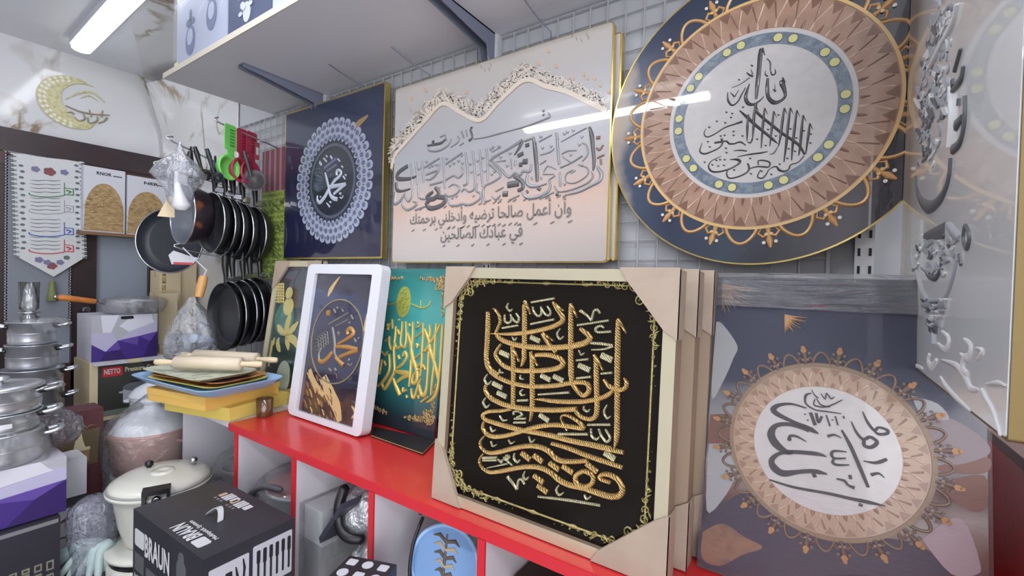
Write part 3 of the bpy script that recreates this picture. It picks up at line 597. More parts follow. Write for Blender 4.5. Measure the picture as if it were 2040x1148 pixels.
    for i in range(34):
        f = (i+0.5)/34; x = l1a[0]+(l1b[0]-l1a[0])*f; q.ribbon(pl, [(x, l1a[1]+(0.060 if i % 3 else -0.004)), (x+0.011, l1a[1]+(0.066 if i % 3 else 0.001))], [0.003, 0.003], 0, 0.002, 0, True)
    q.build('writing', M_gry, t); q = MB()
    q.text(pl, '\u0641\u064a \u0639\u0628\u0627\u062f\u0643 \u0627\u0644\u0635\u0627\u0644\u062d\u064a\u0646', l2a[0], l2a[1], height=0.052, width=l2b[0]-l2a[0], h1=0.002, bold=0.012)
    for i in range(16):
        f = (i+0.5)/16; x = l2a[0]+(l2b[0]-l2a[0])*f; q.ribbon(pl, [(x, l2a[1]+(0.050 if i % 3 else -0.003)), (x+0.010, l2a[1]+(0.056 if i % 3 else 0.002))], [0.003, 0.003], 0, 0.002, 0, True)
    q.build('writing', M_gry, t)
    # the picture behind it
    pb = wallplane(1.018); c = pb.uv(1240, 62); d = pb.uv(1240, 519); w2 = 0.74; h2 = c[1]-d[1]
    t2 = thing('wall_picture', 'second cream picture mostly hidden behind the large calligraphy one', 'picture', (c[0]-w2/2, 1.036, d[1]+H), 'pictures hung in the upper row')
    q = MB(); q.slab(pb, c[0]-w2, c[0], d[1], c[1], -0.018, -0.001, 0.006); q.build('gold_edge', M_gold, t2)
    q = MB(); q.slab(pb, c[0]-w2+0.003, c[0]-0.005, d[1]+0.003, c[1]-0.003, -0.001, 0, 0.005); q.build('print', mat('cream_plain', (206, 200, 194), 0.3, coat=0.8), t2)
cream_pictures()
# ------------------------------------------------------------------ round picture and its relative below share one ornament builder
M_copper = mat('copper_print', (170, 136, 114), 0.3, coat=0.9, noise=(40, (150, 116, 94), 0.35, 0.7)); M_copd = mat('copper_dark', (120, 84, 64), 0.35, coat=0.8); M_copl = mat('copper_light', (200, 172, 150), 0.3, coat=0.8)
M_orn = mat('gold_ornament', (190, 142, 86), 0.3, coat=0.8); M_ornd = mat('gold_ornament_light', (214, 178, 118), 0.3, coat=0.8); M_disc = mat('white_disc', (198, 195, 194), 0.3, coat=0.9, noise=(60, (188, 185, 184), 0.3, 0.8)); M_ink = mat('ink_black', (32, 32, 36), 0.3, coat=0.8); M_blue = mat('slate_blue_ring', (92, 108, 124), 0.3, coat=0.9, noise=(120, (124, 138, 150), 0.4, 0.65)); M_jew = mat('jewel_yellow', (206, 204, 136), 0.3, coat=0.7); M_pearl = mat('pearl_print', (220, 216, 208), 0.3, coat=0.7)
def rosette(q, pl, c, R2, R3, n, a0, dirs=1, loops=True, jag=30, k_=1.0, tip=None):
    q.ring(pl, c, R3, R2, 0.0008, 0); q.ring(pl, c, R2, R2+0.0055, 0.0022, 4, 128, 0.0022)
    for i in range(jag):
        a = 2*math.pi*i/jag
        def pt(r, da): return (c[0]+r*math.cos(a+da), c[1]+r*math.sin(a+da))
        w_ = math.pi/jag; rm = R3+(R2-R3)*0.30; ro = R2-0.002
        q.poly(pl, [pt(ro, -w_*0.55), pt(ro-(R2-R3)*0.34, 0), pt(ro, w_*0.55)], 0.0014, 1, 0.0006)
        q.ribbon(pl, [pt(rm, w_), pt(R2-0.008, w_*0.5)], [0.0018, 0.004], 0, 0.0018, 2, False)
        q.ribbon(pl, [pt(rm, w_*1.1), pt(R2-0.008, w_*1.5)], [0.0018, 0.0035], 0, 0.0018, 1, False)
    for i in range(jag*2):
        a = math.pi*i/jag; q.ribbon(pl, [(c[0]+r*math.cos(a), c[1]+r*math.sin(a)) for r in (R3+0.001, R3+(R2-R3)*0.16, R3+(R2-R3)*0.28)], [0.006, 0.005, 0.001], 0, 0.002, 2 if i % 2 else 1, False)
    if not loops: return
    for i in range(n):
        a = a0+2*math.pi*i/n; s = R2*2*math.pi/n
        def pp(r, t): return (c[0]+(R2+r*k_)*math.cos(a+t/R2), c[1]+(R2+r*k_)*math.sin(a+t/R2))
        arc = [pp(0.004+0.030*math.sin(math.pi*k/12)**0.8, s*(0.20+0.6*k/12)) for k in range(13)]
        q.ribbon(pl, arc, [0.0065*k_]*13, 0, 0.0024, 3); q.ribbon(pl, arc, [0.0022*k_]*13, 0.002, 0.003, 4)
        if tip is not None: q.disc(pl, pp(0.040, 0), 0.0042, 0.0034, tip, 6, 0.001); q.disc(pl, pp(0.047, 0), 0.0028, 0.0034, tip, 6, 0.001)
        q.ribbon(pl, [pp(0.006, 0), pp(0.018, 0), pp(0.030, 0), pp(0.044, 0)], [0.010*k_, 0.006*k_, 0.013*k_, 0.004*k_], 0, 0.003, 3)
        for sg in (-1, 1):
            q.ribbon(pl, [pp(0.016, 0), pp(0.022, sg*0.010*k_), pp(0.014, sg*0.017*k_), pp(0.006, sg*0.012*k_)], [0.006*k_, 0.006*k_, 0.005*k_, 0.002*k_], 0, 0.0026, 3)
            q.disc(pl, pp(0.033, sg*0.009*k_), 0.0032*k_, 0.0032, 5, 10, 0.002)
            q.disc(pl, pp(0.017, sg*0.004*k_), 0.003*k_, 0.0036, 4, 10, 0.002)
RMATS = [M_copper, M_copd, M_copl, M_orn, M_ornd, M_pearl]
def round_picture():
    pl = wallplane(1.0); c = (-0.108, 0.338); R = 0.2953
    t = thing('round_picture', 'large round navy and gold picture with black calligraphy on white', 'picture', (c[0], 1.02, c[1]-R+H), 'pictures hung in the upper row')
    M_base = ramp_mat('round_base', 'X', [(0.0, (170, 150, 118)), (0.035, (150, 140, 132)), (0.075, (52, 68, 92)), (0.2, (34, 46, 72)), (0.4, (40, 58, 76)), (0.55, (24, 28, 44)), (0.75, (52, 46, 56)), (1.0, (20, 26, 30))], rough=0.25, coat=1.0, noise=0.35, nscale=5)
    q = MB(); q.disc(pl, c, R, -0.0006, 0, 128, 0.014); q.ring(pl, c, R-0.0028, R, 0.0006, 0, 128, 0.003); q.build('gold_rim', M_gold, t)
    q = MB(); q.disc(pl, c, R-0.003, 0, 0, 128, 0.0005); q.build('print', M_base, t)
    q = MB(); rosette(q, pl, c, 0.2205, 0.163, 15, math.radians(-82.3), jag=34); q.build('gold_ornament', RMATS, t)
    q = MB(); q.disc(pl, c, 0.163, 0.0008, 0, 96); q.ring(pl, c, 0.133, 0.155, 0.0014, 1)
    for i in range(10):
        for da in (-5.2, 5.2):
            a = math.radians(-1.5+36*i+da); x, y = c[0]+0.1442*math.cos(a), c[1]+0.1442*math.sin(a)
            q.disc(pl, (x, y), 0.0092, 0.0018, 3, 14, 0.0005); q.disc(pl, (x, y), 0.0076, 0.0028, 2, 14, 0.0014)
        a = math.radians(16.5+36*i)
        q.ribbon(pl, [(c[0]+(0.144+0.006*(1-k/10)*math.cos(k*1.1))*math.cos(a)-0.006*(1-k/10)*math.sin(k*1.1)*math.sin(a), c[1]+(0.144+0.006*(1-k/10)*math.cos(k*1.1))*math.sin(a)+0.006*(1-k/10)*math.sin(k*1.1)*math.cos(a)) for k in range(9)], [0.002]*9, 0.001, 0.0022, 4)
    q.build('jewelled_ring', [M_disc, M_blue, M_jew, mat('slate_dark', (66, 80, 96), 0.3, coat=0.8), mat('slate_light', (150, 162, 170), 0.3, coat=0.7)], t)
    D = (1380, 80, 7.846); E = (1380, 210, 7.846); q = MB()
    SD = [((50, 76, 70, 66, 36), [(1068, 135), (1055, 250), (1035, 480), (1012, 700), (990, 925)]), ((40, 8), [(1088, 130), (1130, 245)]), ((12, 24, 20, 24, 26, 10), [(1160, 290), (1212, 355), (1215, 470), (1242, 545), (1292, 522), (1285, 455)]), ((8, 20, 24), [(1140, 480), (1135, 540), (1178, 570)]), ((40, 58, 62, 74, 50, 40, 60, 84, 50), [(1172, 600), (1165, 760), (1185, 900), (1270, 978), (1370, 955), (1445, 880), (1432, 780), (1400, 690), (1384, 630)]), ((30, 10), [(1405, 590), (1450, 665)]), ((14, 40, 55, 62, 44, 24, 12), [(888, 685), (850, 790), (828, 900), (865, 990), (950, 1008), (1050, 948), (1112, 885)]), ((12, 24, 26, 30, 34, 26, 10), [(828, 740), (762, 860), (705, 965), (620, 1022), (562, 965), (545, 890), (548, 815)]), ((4, 10, 16), [(615, 748), (750, 690), (895, 588)]), ((10, 26), [(590, 818), (655, 890)]), ((18, 8), [(655, 890), (722, 782)]), ((18, 30), [(912, 392), (942, 412)]), ((12, 28, 28), [(845, 508), (885, 545), (945, 572)]), ((10, 26), [(912, 465), (938, 540)]), ((10, 28), [(712, 610), (735, 632)]), ((16, 40), [(1262, 770), (1298, 806)]), ((6, 14), [(1285, 690), (1286, 765)]), ((50, 46), [(985, 1005), (975, 1146)])]
    SE = [((20, 55, 48, 42, 40, 8), [(735, 85), (880, 215), (1000, 325), (1160, 455), (1260, 540), (1330, 602)]), ((44, 46, 46, 46, 44, 40, 30), [(985, 95), (1100, 200), (1250, 320), (1400, 440), (1580, 560), (1680, 650), (1748, 772)])]
    for tp in ([(1428, 50), (1402, 250), (1372, 480), (1340, 645)], [(1522, 45), (1492, 300), (1462, 600), (1425, 890)], [(1625, 85), (1592, 350), (1565, 600), (1545, 862)], [(1722, 160), (1700, 400), (1678, 650), (1655, 785)], [(1828, 290), (1805, 480), (1765, 765)], [(1264, 100), (1238, 350), (1205, 640)], [(1122, 50), (1098, 300), (1070, 672)], [(980, 0), (960, 150), (950, 350), (935, 520)], [(862, 150), (855, 350), (850, 560)]):
        SE.append(((22, 44, 40, 14), tp)); SE.append(((22, 5), [(tp[0][0]+2, tp[0][1]-6), (tp[0][0]+52, tp[0][1]+95)]))
    SE += [((30, 26, 14), [(935, 515), (905, 585), (855, 575)]), ((44, 26, 22, 22, 22, 16, 8), [(778, 255), (660, 295), (500, 352), (350, 448), (225, 496), (178, 440), (212, 368)]), ((40, 30, 24, 26, 32, 24, 8), [(452, 520), (465, 590), (420, 660), (300, 722), (180, 760), (112, 715), (150, 590)]), (34, [(340, 588), (455, 570)]), ((20, 28, 30, 26), [(455, 570), (530, 562), (575, 602), (650, 602)]), ((26, 30, 14), [(650, 602), (745, 575), (832, 628)]), ((8, 24, 20), [(640, 712), (745, 704), (850, 716)]), ((10, 28, 30, 12), [(700, 805), (900, 766), (1060, 746), (1172, 724)]), ((8, 40, 44, 26, 26, 30, 32, 24, 14, 8), [(580, 850), (690, 848), (740, 882), (680, 940), (560, 1000), (400, 1040), (290, 1028), (248, 950), (300, 868), (450, 795)]), ((26, 32, 30, 26, 26, 24, 10), [(858, 910), (882, 980), (842, 1052), (705, 1118), (570, 1138), (530, 1065), (562, 985)]), ((16, 22, 26, 26, 26, 26, 20, 20), [(880, 992), (1000, 960), (1100, 962), (1188, 962), (1200, 892), (1100, 862), (1022, 872), (1030, 935)]), ((8, 22, 26, 40, 36, 26, 20, 18, 16), [(1195, 1002), (1258, 966), (1312, 962), (1352, 1012), (1430, 1034), (1500, 1000), (1532, 930), (1650, 890), (1738, 790)]), ((14, 26, 28, 20, 16), [(1190, 1000), (1140, 1090), (1080, 1140), (1012, 1112), (1060, 1010)]), ((8, 20, 10), [(1200, 766), (1270, 745), (1330, 645)])]
    for x, y in ((260, 345), (380, 250), (510, 275), (530, 110), (620, 130), (600, 190), (640, 470), (640, 410), (780, 480), (240, 570), (270, 650), (520, 670), (530, 740), (400, 950), (490, 940), (310, 930), (190, 890), (650, 1010), (1010, 530), (1140, 630), (1300, 480), (1360, 920), (1230, 1080), (910, 1070), (1850, 450), (1840, 590), (1620, 510), (1500, 680), (1600, 720), (1480, 830), (1080, 1030), (500, 470), (440, 480), (370, 860), (430, 850), (500, 850), (1340, 150), (1180, 380), (1740, 400), (1530, 370), (900, 830), (790, 30)):
        SE.append(((8, 26, 10), [(x-16, y-12), (x, y+4), (x+18, y-6)]))
    q.strokes(pl, D, SD, 0.0006, 0.0022); q.strokes(pl, E, SE, 0.0006, 0.0022); q.build('calligraphy', M_ink, t)
round_picture()
def side_picture():
    X0 = 0.119; pl = Plane(Vector((X0, 0, H)), (0, -1, 0), Z1)
    a = pl.uv(1786, 704); b = pl.uv(2004, 885); u0, u1, v0 = a[0], b[0], (a[1]+b[1])/2; v1 = v0+0.62
    t = thing('hanging_picture', 'white picture with silver relief calligraphy hung edge on to the wall', 'picture', (X0+0.02, 0.75, v0+H), 'pictures hung in the upper row')
    M_w = ramp_mat('white_relief', 'Y', [(0.0, (218, 221, 222)), (0.55, (214, 216, 217)), (0.80, (200, 194, 186)), (0.90, (176, 152, 130)), (1.0, (188, 174, 158))], rough=0.3, coat=0.9, noise=0.10, nscale=6)
    q = MB(); q.slab(pl, u0, u1, v0, v1, -0.03, -0.001, 0.003); q.build('gold_edge', mat('antique_gold', (112, 94, 56), 0.45, 0.5), t)
    q = MB(); q.slab(pl, u0+0.003, u1-0.002, v0+0.003, v1-0.003, -0.001, 0, 0.002); q.build('print', M_w, t)
    M_pw = mat('white_petal', (214, 215, 216), 0.45); M_sg = mat('silver_grey', (160, 165, 172), 0.4); M_dk = mat('charcoal_relief', (92, 95, 100), 0.4)
    Mt = (1790, 0, 2.733); Nt = (1780, 400, 3.377); q = MB()
    q.strokes(pl, Mt, [((10, 20, 40, 30, 14, 6), [(100, 960), (112, 1060), (160, 1128), (228, 1088), (278, 980), (292, 860)]), ((14, 28, 18), [(362, 360), (345, 430), (300, 492)]), ((20, 36), [(352, 640), (318, 682)]), ((6, 12, 26, 34), [(372, 520), (368, 660), (342, 770), (300, 812)]), ((6, 16), [(348, 265), (312, 385)]), ((10, 20), [(338, 535), (334, 575)]), (20, [(300, 440), (304, 470)])], 0, 0.003, 1)
    q.strokes(pl, Mt, [((8, 20, 24, 14), [(330, 20), (300, 130), (240, 240), (170, 380)]), ((6, 16, 14), [(292, 470), (296, 640), (285, 800)])], 0, 0.004, 2)
    rnd = random.Random(11)
    for i in range(150):
        f = rnd.random(); cx = 255-170*f+(110*max(0, f-0.35)); cy = 20+880*f; wd = 50+30*math.sin(f*3.1)
        x = cx+rnd.uniform(-wd, wd); y = cy+rnd.uniform(-30, 30); an = rnd.choice((1.9, 2.2, 0.9, 1.5)); l = rnd.uniform(14, 36)
        q.strokes(pl, Mt, [((5, rnd.uniform(9, 20), 5), [(x-l*math.cos(an), y-l*math.sin(an)), (x+4, y), (x+l*math.cos(an), y+l*math.sin(an))])], 0, rnd.uniform(0.0008, 0.0022), rnd.choice((0, 0, 1, 2)), True)
    q.strokes(pl, Nt, [((30, 58), [(215, 238), (345, 200)], 1), ((8, 18, 18, 10, 6), [(492, 160), (520, 240), (500, 322), (478, 255), (490, 170)], 1), ((10, 20, 14), [(122, 300), (120, 380), (138, 465)], 0), ((8, 22, 22, 8), [(222, 475), (250, 512), (290, 515), (330, 455)], 1), ((8, 14, 14, 14, 14, 12, 8), [(158, 470), (190, 600), (240, 668), (300, 672), (362, 640), (415, 490), (440, 355)], 0), (42, [(198, 690), (362, 688)], 0), (42, [(225, 800), (322, 812)], 0), (40, [(250, 850), (298, 858)], 1), (10, [(270, 875), (272, 965)], 0), ((14, 20), [(455, 355), (462, 432)], 1), ((20, 40, 20), [(370, 160), (410, 220), (450, 250)], 0)], 0, 0.0025)
    for i in range(60):
        x = rnd.uniform(155, 430); y = rnd.uniform(230, 500); an = rnd.uniform(0, 3.1); l = rnd.uniform(10, 26)
        if y > 440 and (x < 200 or x > 390): continue
        q.strokes(pl, Nt, [((5, rnd.uniform(8, 18), 5), [(x-l*math.cos(an), y-l*math.sin(an)), (x+4, y+4), (x+l*math.cos(an), y+l*math.sin(an))])], 0, rnd.uniform(0.0008, 0.0022), rnd.choice((0, 0, 0, 1, 2)), True)
    for i in range(26):
        y = rnd.uniform(660, 850); wd = 80*(1-(y-660)/240); x = 285+rnd.uniform(-wd, wd); q.strokes(pl, Nt, [((6, 16, 6), [(x-14, y-6), (x, y+4), (x+14, y-6)])], 0, 0.004, rnd.choice((0, 1, 2)))
    q.build('calligraphy', [M_sg, M_dk, M_pw], t)
    Pt = (1680, 700, 3.544); q = MB()
    q.strokes(pl, Pt, [((6, 26, 34, 30, 10), [(700, 60), (800, 100), (865, 190), (900, 262), (960, 272)]), ((6, 22, 22, 8), [(985, 262), (1010, 330), (1060, 420), (1118, 600)]), ((8, 22, 8), [(1020, 232), (1090, 222), (1150, 242)]), ((10, 30, 40, 20), [(880, 20), (850, 60), (845, 130), (880, 160)]), ((10, 26, 30, 12), [(610, 20), (600, 70), (625, 110), (660, 60)]), ((8, 20, 8), [(420, 20), (470, 80), (560, 120)]), ((8, 22, 22, 8), [(690, 180), (730, 250), (800, 330), (900, 420)])], 0, 0.0016)
    q.strokes(pl, Nt, [((8, 34, 40, 20), [(30, 700), (24, 830), (50, 950), (95, 900)]), ((10, 30, 30, 10), [(480, 930), (520, 980), (500, 1060), (455, 1030)]), ((10, 24, 24, 10), [(330, 880), (372, 930), (350, 1000), (300, 960)]), ((8, 20, 10), [(560, 990), (600, 1010), (570, 1070)])], 0, 0.0014)
    q.build('relief_petals', M_pw, t)
    q = MB(); q.slab(Plane(pl.o+Vector((0.034, -0.012, 0)), pl.u, pl.v), u0, u1, v0+0.012, v1+0.01, -0.03, -0.001, 0.003); o = q.build('hanging_picture', mat('dark_bronze_edge', (112, 84, 58), 0.4, 0.3)); tag(o, 'bronze edged picture pressed behind the white relief calligraphy one', 'picture', 'pictures hung in the upper row')
side_picture()
# ------------------------------------------------------------------ the red topped counter of cubbyholes
ZC = -0.448; YF = 0.645
M_red = mat('red_laminate', (212, 50, 52), 0.32, coat=0.35, noise=(7, (202, 44, 46), 0.3, 0.8), bump=(90, 0.05)); M_lam = mat('white_laminate', (212, 210, 217), 0.45)
M_redd = mat('red_edge', (200, 44, 54), 0.4)
def counter():
    t = thing('cubby_counter', 'long counter with a red top and white cubbyholes below the pictures', 'counter', (-0.6, 0.85, -1.4+H))
    q = MB(); q.box(-1.44, 0.22, YF, 1.054, ZC-0.020, ZC); q.build('red_top', M_red, t)
    q = MB(); q.box(-1.78, -1.441, YF+0.004, 1.054, ZC-0.018, ZC-0.001); q.build('white_top', M_lam, t)
    q = MB(); q.box(-1.44, 0.22, YF-0.003, YF, ZC-0.021, ZC-0.001); q.build('edge_strip', M_redd, t)
    for x in (-1.402, -1.099, -0.796, -0.4925, -0.19, 0.115):
        q = MB(); q.box(x, x+0.016, YF+0.001, 1.054, -1.4, ZC-0.020, 0); q.box(x-0.0005, x+0.0165, YF-0.003, YF+0.001, -1.4, ZC-0.020, 1); q.build('divider', [M_lam, M_redd], t)
    q = MB(); q.box(-1.78, -1.764, YF+0.004, 1.054, -1.4, ZC-0.018); q.build('divider', M_lam, t)
    q = MB(); q.box(-1.764, 0.22, YF+0.006, 1.04, -0.80, -0.784); q.box(-1.764, 0.22, YF+0.006, 1.04, -1.36, -1.34); q.build('shelf', M_lam, t)
    q = MB(); q.box(-1.764, 0.22, 1.04, 1.054, -1.4, ZC-0.02); q.build('back_panel', M_lam, t)
    xr = 0.235; zt = PX(1986, 869, xr).z-H
    t = thing('red_cabinet', 'tall red cabinet closing the counter beside the white hung picture', 'cabinet', (0.42, 0.6, -1.4+H))
    q = MB(); q.box(xr, 0.62, 0.22, 1.054, -1.4, zt-0.016); q.build('body', M_red, t)
    q = MB(); q.box(xr-0.001, 0.622, 0.218, 1.054, zt-0.016, zt); q.build('top', mat('brown_top', (128, 92, 82), 0.4), t)
counter()
# ------------------------------------------------------------------ pictures standing on the counter
def lean(yb, yt, zt=0.03, lift=0.004):
    a = math.atan2(yt-yb, zt-ZC); return Plane(Vector((0, yb, ZC+lift+H)), XU, (0, math.sin(a), math.cos(a)))
M_card = mat('corner_card', (172, 156, 140), 0.6, noise=(20, (162, 146, 130), 0.3, 0.7)); M_beige = mat('beige_frame', (184, 176, 150), 0.4)
def corner(q, pl, u, v, su, sv, a, b, h, mi=0):
    """card corner protector: outer corner at (u, v), legs a (along u) and b (along v)"""
    pts = [(u, v), (u+su*a, v), (u+su*(a-0.012), v+sv*0.02), (u+su*0.02, v+sv*(b-0.012)), (u, v+sv*b)]
    if su*sv < 0: pts = pts[::-1]
    q.poly(pl, pts, h, mi, 0.008)
def leaf_picture():
    pl = lean(0.862, 0.925); u0, u1, v0, v1 = -1.715, -1.42, 0.0, 0.50
    t = thing('standing_picture', 'dark green picture with gold leaves in a beige frame with card corners', 'picture', pl.P(-1.57, 0, -0.01), 'pictures standing on the counter')
    fw = 0.022
    q = MB(); q.slab(pl, u0, u1, v0, v1, -0.022, 0, 0.0, hole=(u0+fw, u1-fw, v0+fw, v1-fw)); fr = q.build('frame', M_beige, t)
    M_g = ramp_mat('leaf_print', 'Z', [(0.0, (50, 44, 38)), (0.15, (34, 44, 36)), (0.5, (44, 70, 62)), (0.7, (40, 52, 54)), (1.0, (36, 38, 52))], rough=0.2, coat=1.0, noise=0.25, nscale=8)
    q = MB(); q.slab(pl, u0+fw-0.001, u1-fw+0.001, v0+fw-0.001, v1-fw+0.001, -0.012, -0.006); q.build('print', M_g, t)
    T = (510, 500, 3.479); q = MB(); h = -0.006
    M_lf = mat('gold_leaf_print', (184, 172, 108), 0.35, coat=0.8); M_tl = mat('teal_moon_print', (70, 112, 104), 0.35, coat=0.8); M_st = mat('pale_stone_print', (160, 170, 150), 0.35, coat=0.8)
    c = pl.uv(510+185/3.479, 500+470/3.479); q.disc(pl, c, 0.062, h+0.0006, 1, 32)
    c = pl.uv(510+215/3.479, 500+385/3.479); q.disc(pl, c, 0.033, h+0.0012, 0, 24); c = pl.uv(510+220/3.479, 500+293/3.479); q.disc(pl, c, 0.023, h+0.0012, 0, 24)
    c = pl.uv(510+175/3.479, 500+882/3.479); q.disc(pl, c, 0.043, h+0.0012, 2, 32, ry=0.062)
    q.strokes(pl, T, [((4, 40, 44, 30, 6), [(192, 590), (200, 550), (214, 490), (224, 455), (228, 425)]), ((4, 34, 38, 6), [(195, 588), (225, 560), (255, 530), (285, 490)]), ((4, 34, 34, 6), [(190, 585), (170, 560), (152, 535), (140, 510)]), ((4, 44, 46, 30, 4), [(192, 588), (225, 600), (255, 620), (270, 650), (280, 680)]), ((4, 34, 30, 4), [(195, 592), (205, 630), (212, 660), (214, 690)]), ((4, 30, 26, 4), [(150, 600), (140, 640), (148, 680), (158, 700)]), ((4, 16, 16, 6), [(100, 620), (95, 680), (85, 740), (78, 800)]), ((4, 24, 4), [(118, 600), (108, 640), (100, 660)]), ((20, 26, 16), [(130, 960), (165, 985), (230, 965)])], h, h+0.0016, 0, True)
    q.strokes(pl, T, [((6, 14, 6), [(125+18*(i % 3), 235+20*(i//3)), (140+18*(i % 3), 228+20*(i//3)), (152+16*(i % 3), 240+20*(i//3))]) for i in range(21)], h, h+0.0022, 0, False)
    q.build('gold_leaves', [M_lf, M_tl, M_st], t)
    for ca in ((u0, v1, 1, -1, 0.10, 0.11), (u1, v1, -1, -1, 0.09, 0.11), (u1, v0, -1, 1, 0.09, 0.07), (u0, v0, 1, 1, 0.09, 0.07)):
        q = MB(); corner(q, pl, *ca, 0.003); q.build('corner_protector', M_card, fr)
leaf_picture()
def meadow_picture():
    pl = wallplane(1.012); a = pl.uv(520, 522); b = pl.uv(523, 303); u0 = (a[0]+b[0])/2; v0 = -0.02; v1 = b[1]; vm = pl.uv(522, 385)[1]; u1 = u0+0.30
    t = thing('wall_picture', 'green meadow picture with maroon stripes above it, half behind the navy one', 'picture', ((u0+u1)/2, 1.02, v0+H), 'pictures hung in the upper row')
    q = MB(); q.slab(pl, u0, u1, v0, v1, -0.016, -0.001); q.build('backing', M_back, t)
    M_md = mat('meadow_green', (128, 146, 64), 0.6, noise=(38, (74, 92, 42), 0.42, 0.62)); M_mdl = mat('meadow_light', (158, 174, 92), 0.6); M_mdd = mat('meadow_dark', (52, 62, 38), 0.6); M_mar = mat('maroon_stripe', (112, 60, 74), 0.5); M_marl = mat('pink_stripe', (150, 110, 120), 0.5)
    q = MB(); q.slab(pl, u0, u1, v0, vm, -0.001, 0); rnd = random.Random(2)
    for r in range(16):
        y = v0+0.012+(vm-v0-0.02)*r/15
        for k in range(22):
            x = u0+0.006+0.28*k/22+rnd.uniform(-.004, .004); s_ = rnd.uniform(0.009, 0.02); q.ribbon(pl, [(x, y+s_*0.6), (x+s_*0.7, y), (x+s_*1.2, y-s_*0.1)], [0.001, 0.004, 0.001], 0, 0.0012, 2 if (r % 4) in (0, 1) and rnd.random() < .6 else 1, True)
    q.build('meadow', [M_md, M_mdl, M_mdd], t)
    q = MB(); q.slab(pl, u0, u1, vm, v1, -0.001, 0)
    for k in range(7): q.slab(pl, u0+0.012+0.042*k, u0+0.028+0.042*k, vm, v1, 0, 0.0006, 0, 1)
    q.build('striped_band', [M_mar, M_marl], t)
meadow_picture()
def foam_picture():
    pl = lean(0.792, 0.858, 0.045, 0.005); a = pl.uv(571, 829); b = pl.uv(720, 880); c = pl.uv(615, 526); d = pl.uv(761, 527)
    u0 = (a[0]+c[0])/2; u1 = (b[0]+d[0])/2; v0 = 0.0; v1 = (c[1]+d[1])/2
    h = [pl.uv(*p) for p in ((625, 545), (739, 547), (704, 853), (591, 820))]
    hu0 = (h[0][0]+h[3][0])/2; hu1 = (h[1][0]+h[2][0])/2; hv0 = (h[2][1]+h[3][1])/2; hv1 = (h[0][1]+h[1][1])/2
    t = thing('standing_picture', 'tall navy picture with gold lettering in a thick white foam surround', 'picture', pl.P((u0+u1)/2, 0, -0.01), 'pictures standing on the counter')
    M_foam = mat('white_foam', (212, 214, 222), 0.55, bump=(160, 0.1))
    q = MB(); q.slab(pl, u0, u1, v0, v1, -0.032, 0, 0.022, hole=(hu0, hu1, hv0, hv1, 0.004)); q.build('foam_surround', M_foam, t)
    M_nf = ramp_mat('navy_gold_print', 'Z', [(0.0, (66, 48, 46)), (0.12, (84, 60, 50)), (0.2, (46, 36, 48)), (0.33, (30, 30, 52)), (0.6, (40, 46, 78)), (0.8, (52, 64, 96)), (0.9, (44, 40, 58)), (1.0, (40, 44, 66))], rough=0.15, coat=1.0, noise=0.5, nscale=7)
    q = MB(); q.slab(pl, hu0-0.002, hu1+0.002, hv0-0.002, hv1+0.002, -0.016, -0.010); q.build('print', M_nf, t)
    T = (605, 590, 6.377); q = MB(); hh = -0.010
    c0 = pl.uv(605+380/6.377, 590+570/6.377); r = 0.5*(abs(pl.uv(605+725/6.377, 590+520/6.377)[0]-pl.uv(605+35/6.377, 590+600/6.377)[0])/2+abs(pl.uv(605+430/6.377, 590+35/6.377)[1]-pl.uv(605+350/6.377, 590+1100/6.377)[1])/2)
    M_nv = mat('navy_round', (34, 36, 66), 0.2, coat=1.0); M_gl = mat('gold_letter', (204, 158, 96), 0.3, 0.55, bump=(300, 0.4)); M_sl = mat('silver_letter2', (150, 146, 140), 0.3, 0.6, bump=(400, 0.4)); M_fe = mat('copper_feather', (150, 106, 72), 0.3, coat=0.8); M_fl = mat('pale_gold_print', (196, 170, 120), 0.3, coat=0.8)
    q.disc(pl, c0, r, hh+0.0008, 0, 64); q.ring(pl, c0, r-0.003, r+0.001, hh+0.0022, 1, 96, 0.002); M_feat = [M_fl, M_fe, mat('wine_print', (70, 40, 52), 0.3, coat=0.8)]; q.build('gold_circle', [M_nv, mat('thin_gold_line', (178, 164, 134), 0.25, 0.7)], t)
    q = MB(); q.strokes(pl, T, [((30, 44, 46, 46, 42, 34, 28), [(532, 490), (525, 440), (560, 408), (602, 452), (580, 500), (500, 555), (405, 610)]), ((36, 50, 46), [(385, 642), (520, 650), (652, 680)]), ((46, 44, 36), [(655, 690), (540, 725), (425, 772)]), ((40, 46, 50), [(378, 785), (430, 840), (472, 882)]), ((34, 44, 50, 36), [(335, 705), (270, 790), (200, 838), (160, 812)]), (60, [(270, 215), (305, 213)])], hh+0.0006, hh+0.006, 0)
    q.strokes(pl, T, [((26, 36, 40, 36, 34), [(332, 395), (350, 500), (360, 620), (356, 720), (385, 785)]), ((30, 24, 16), [(162, 800), (162, 730), (195, 650)]), (24, [(282, 358), (540, 210)]), (22, [(372, 382), (530, 300)]), ((18, 24, 10), [(350, 160), (365, 190), (375, 215)]), (20, [(390, 140), (408, 160)]), ((16, 22), [(455, 160), (475, 200)]), (20, [(570, 240), (600, 300)]), (20, [(545, 335), (560, 345)]), (22, [(610, 540), (640, 590)]), (20, [(660, 530), (675, 545)]), (26, [(540, 800), (545, 825)]), ((14, 22, 14), [(530, 860), (560, 880), (590, 850)]), (40, [(400, 470), (430, 480)]), (22, [(290, 920), (320, 960)]), (22, [(360, 920), (385, 955)]), (20, [(420, 860), (440, 880)])], hh+0.0006, hh+0.004, 1)
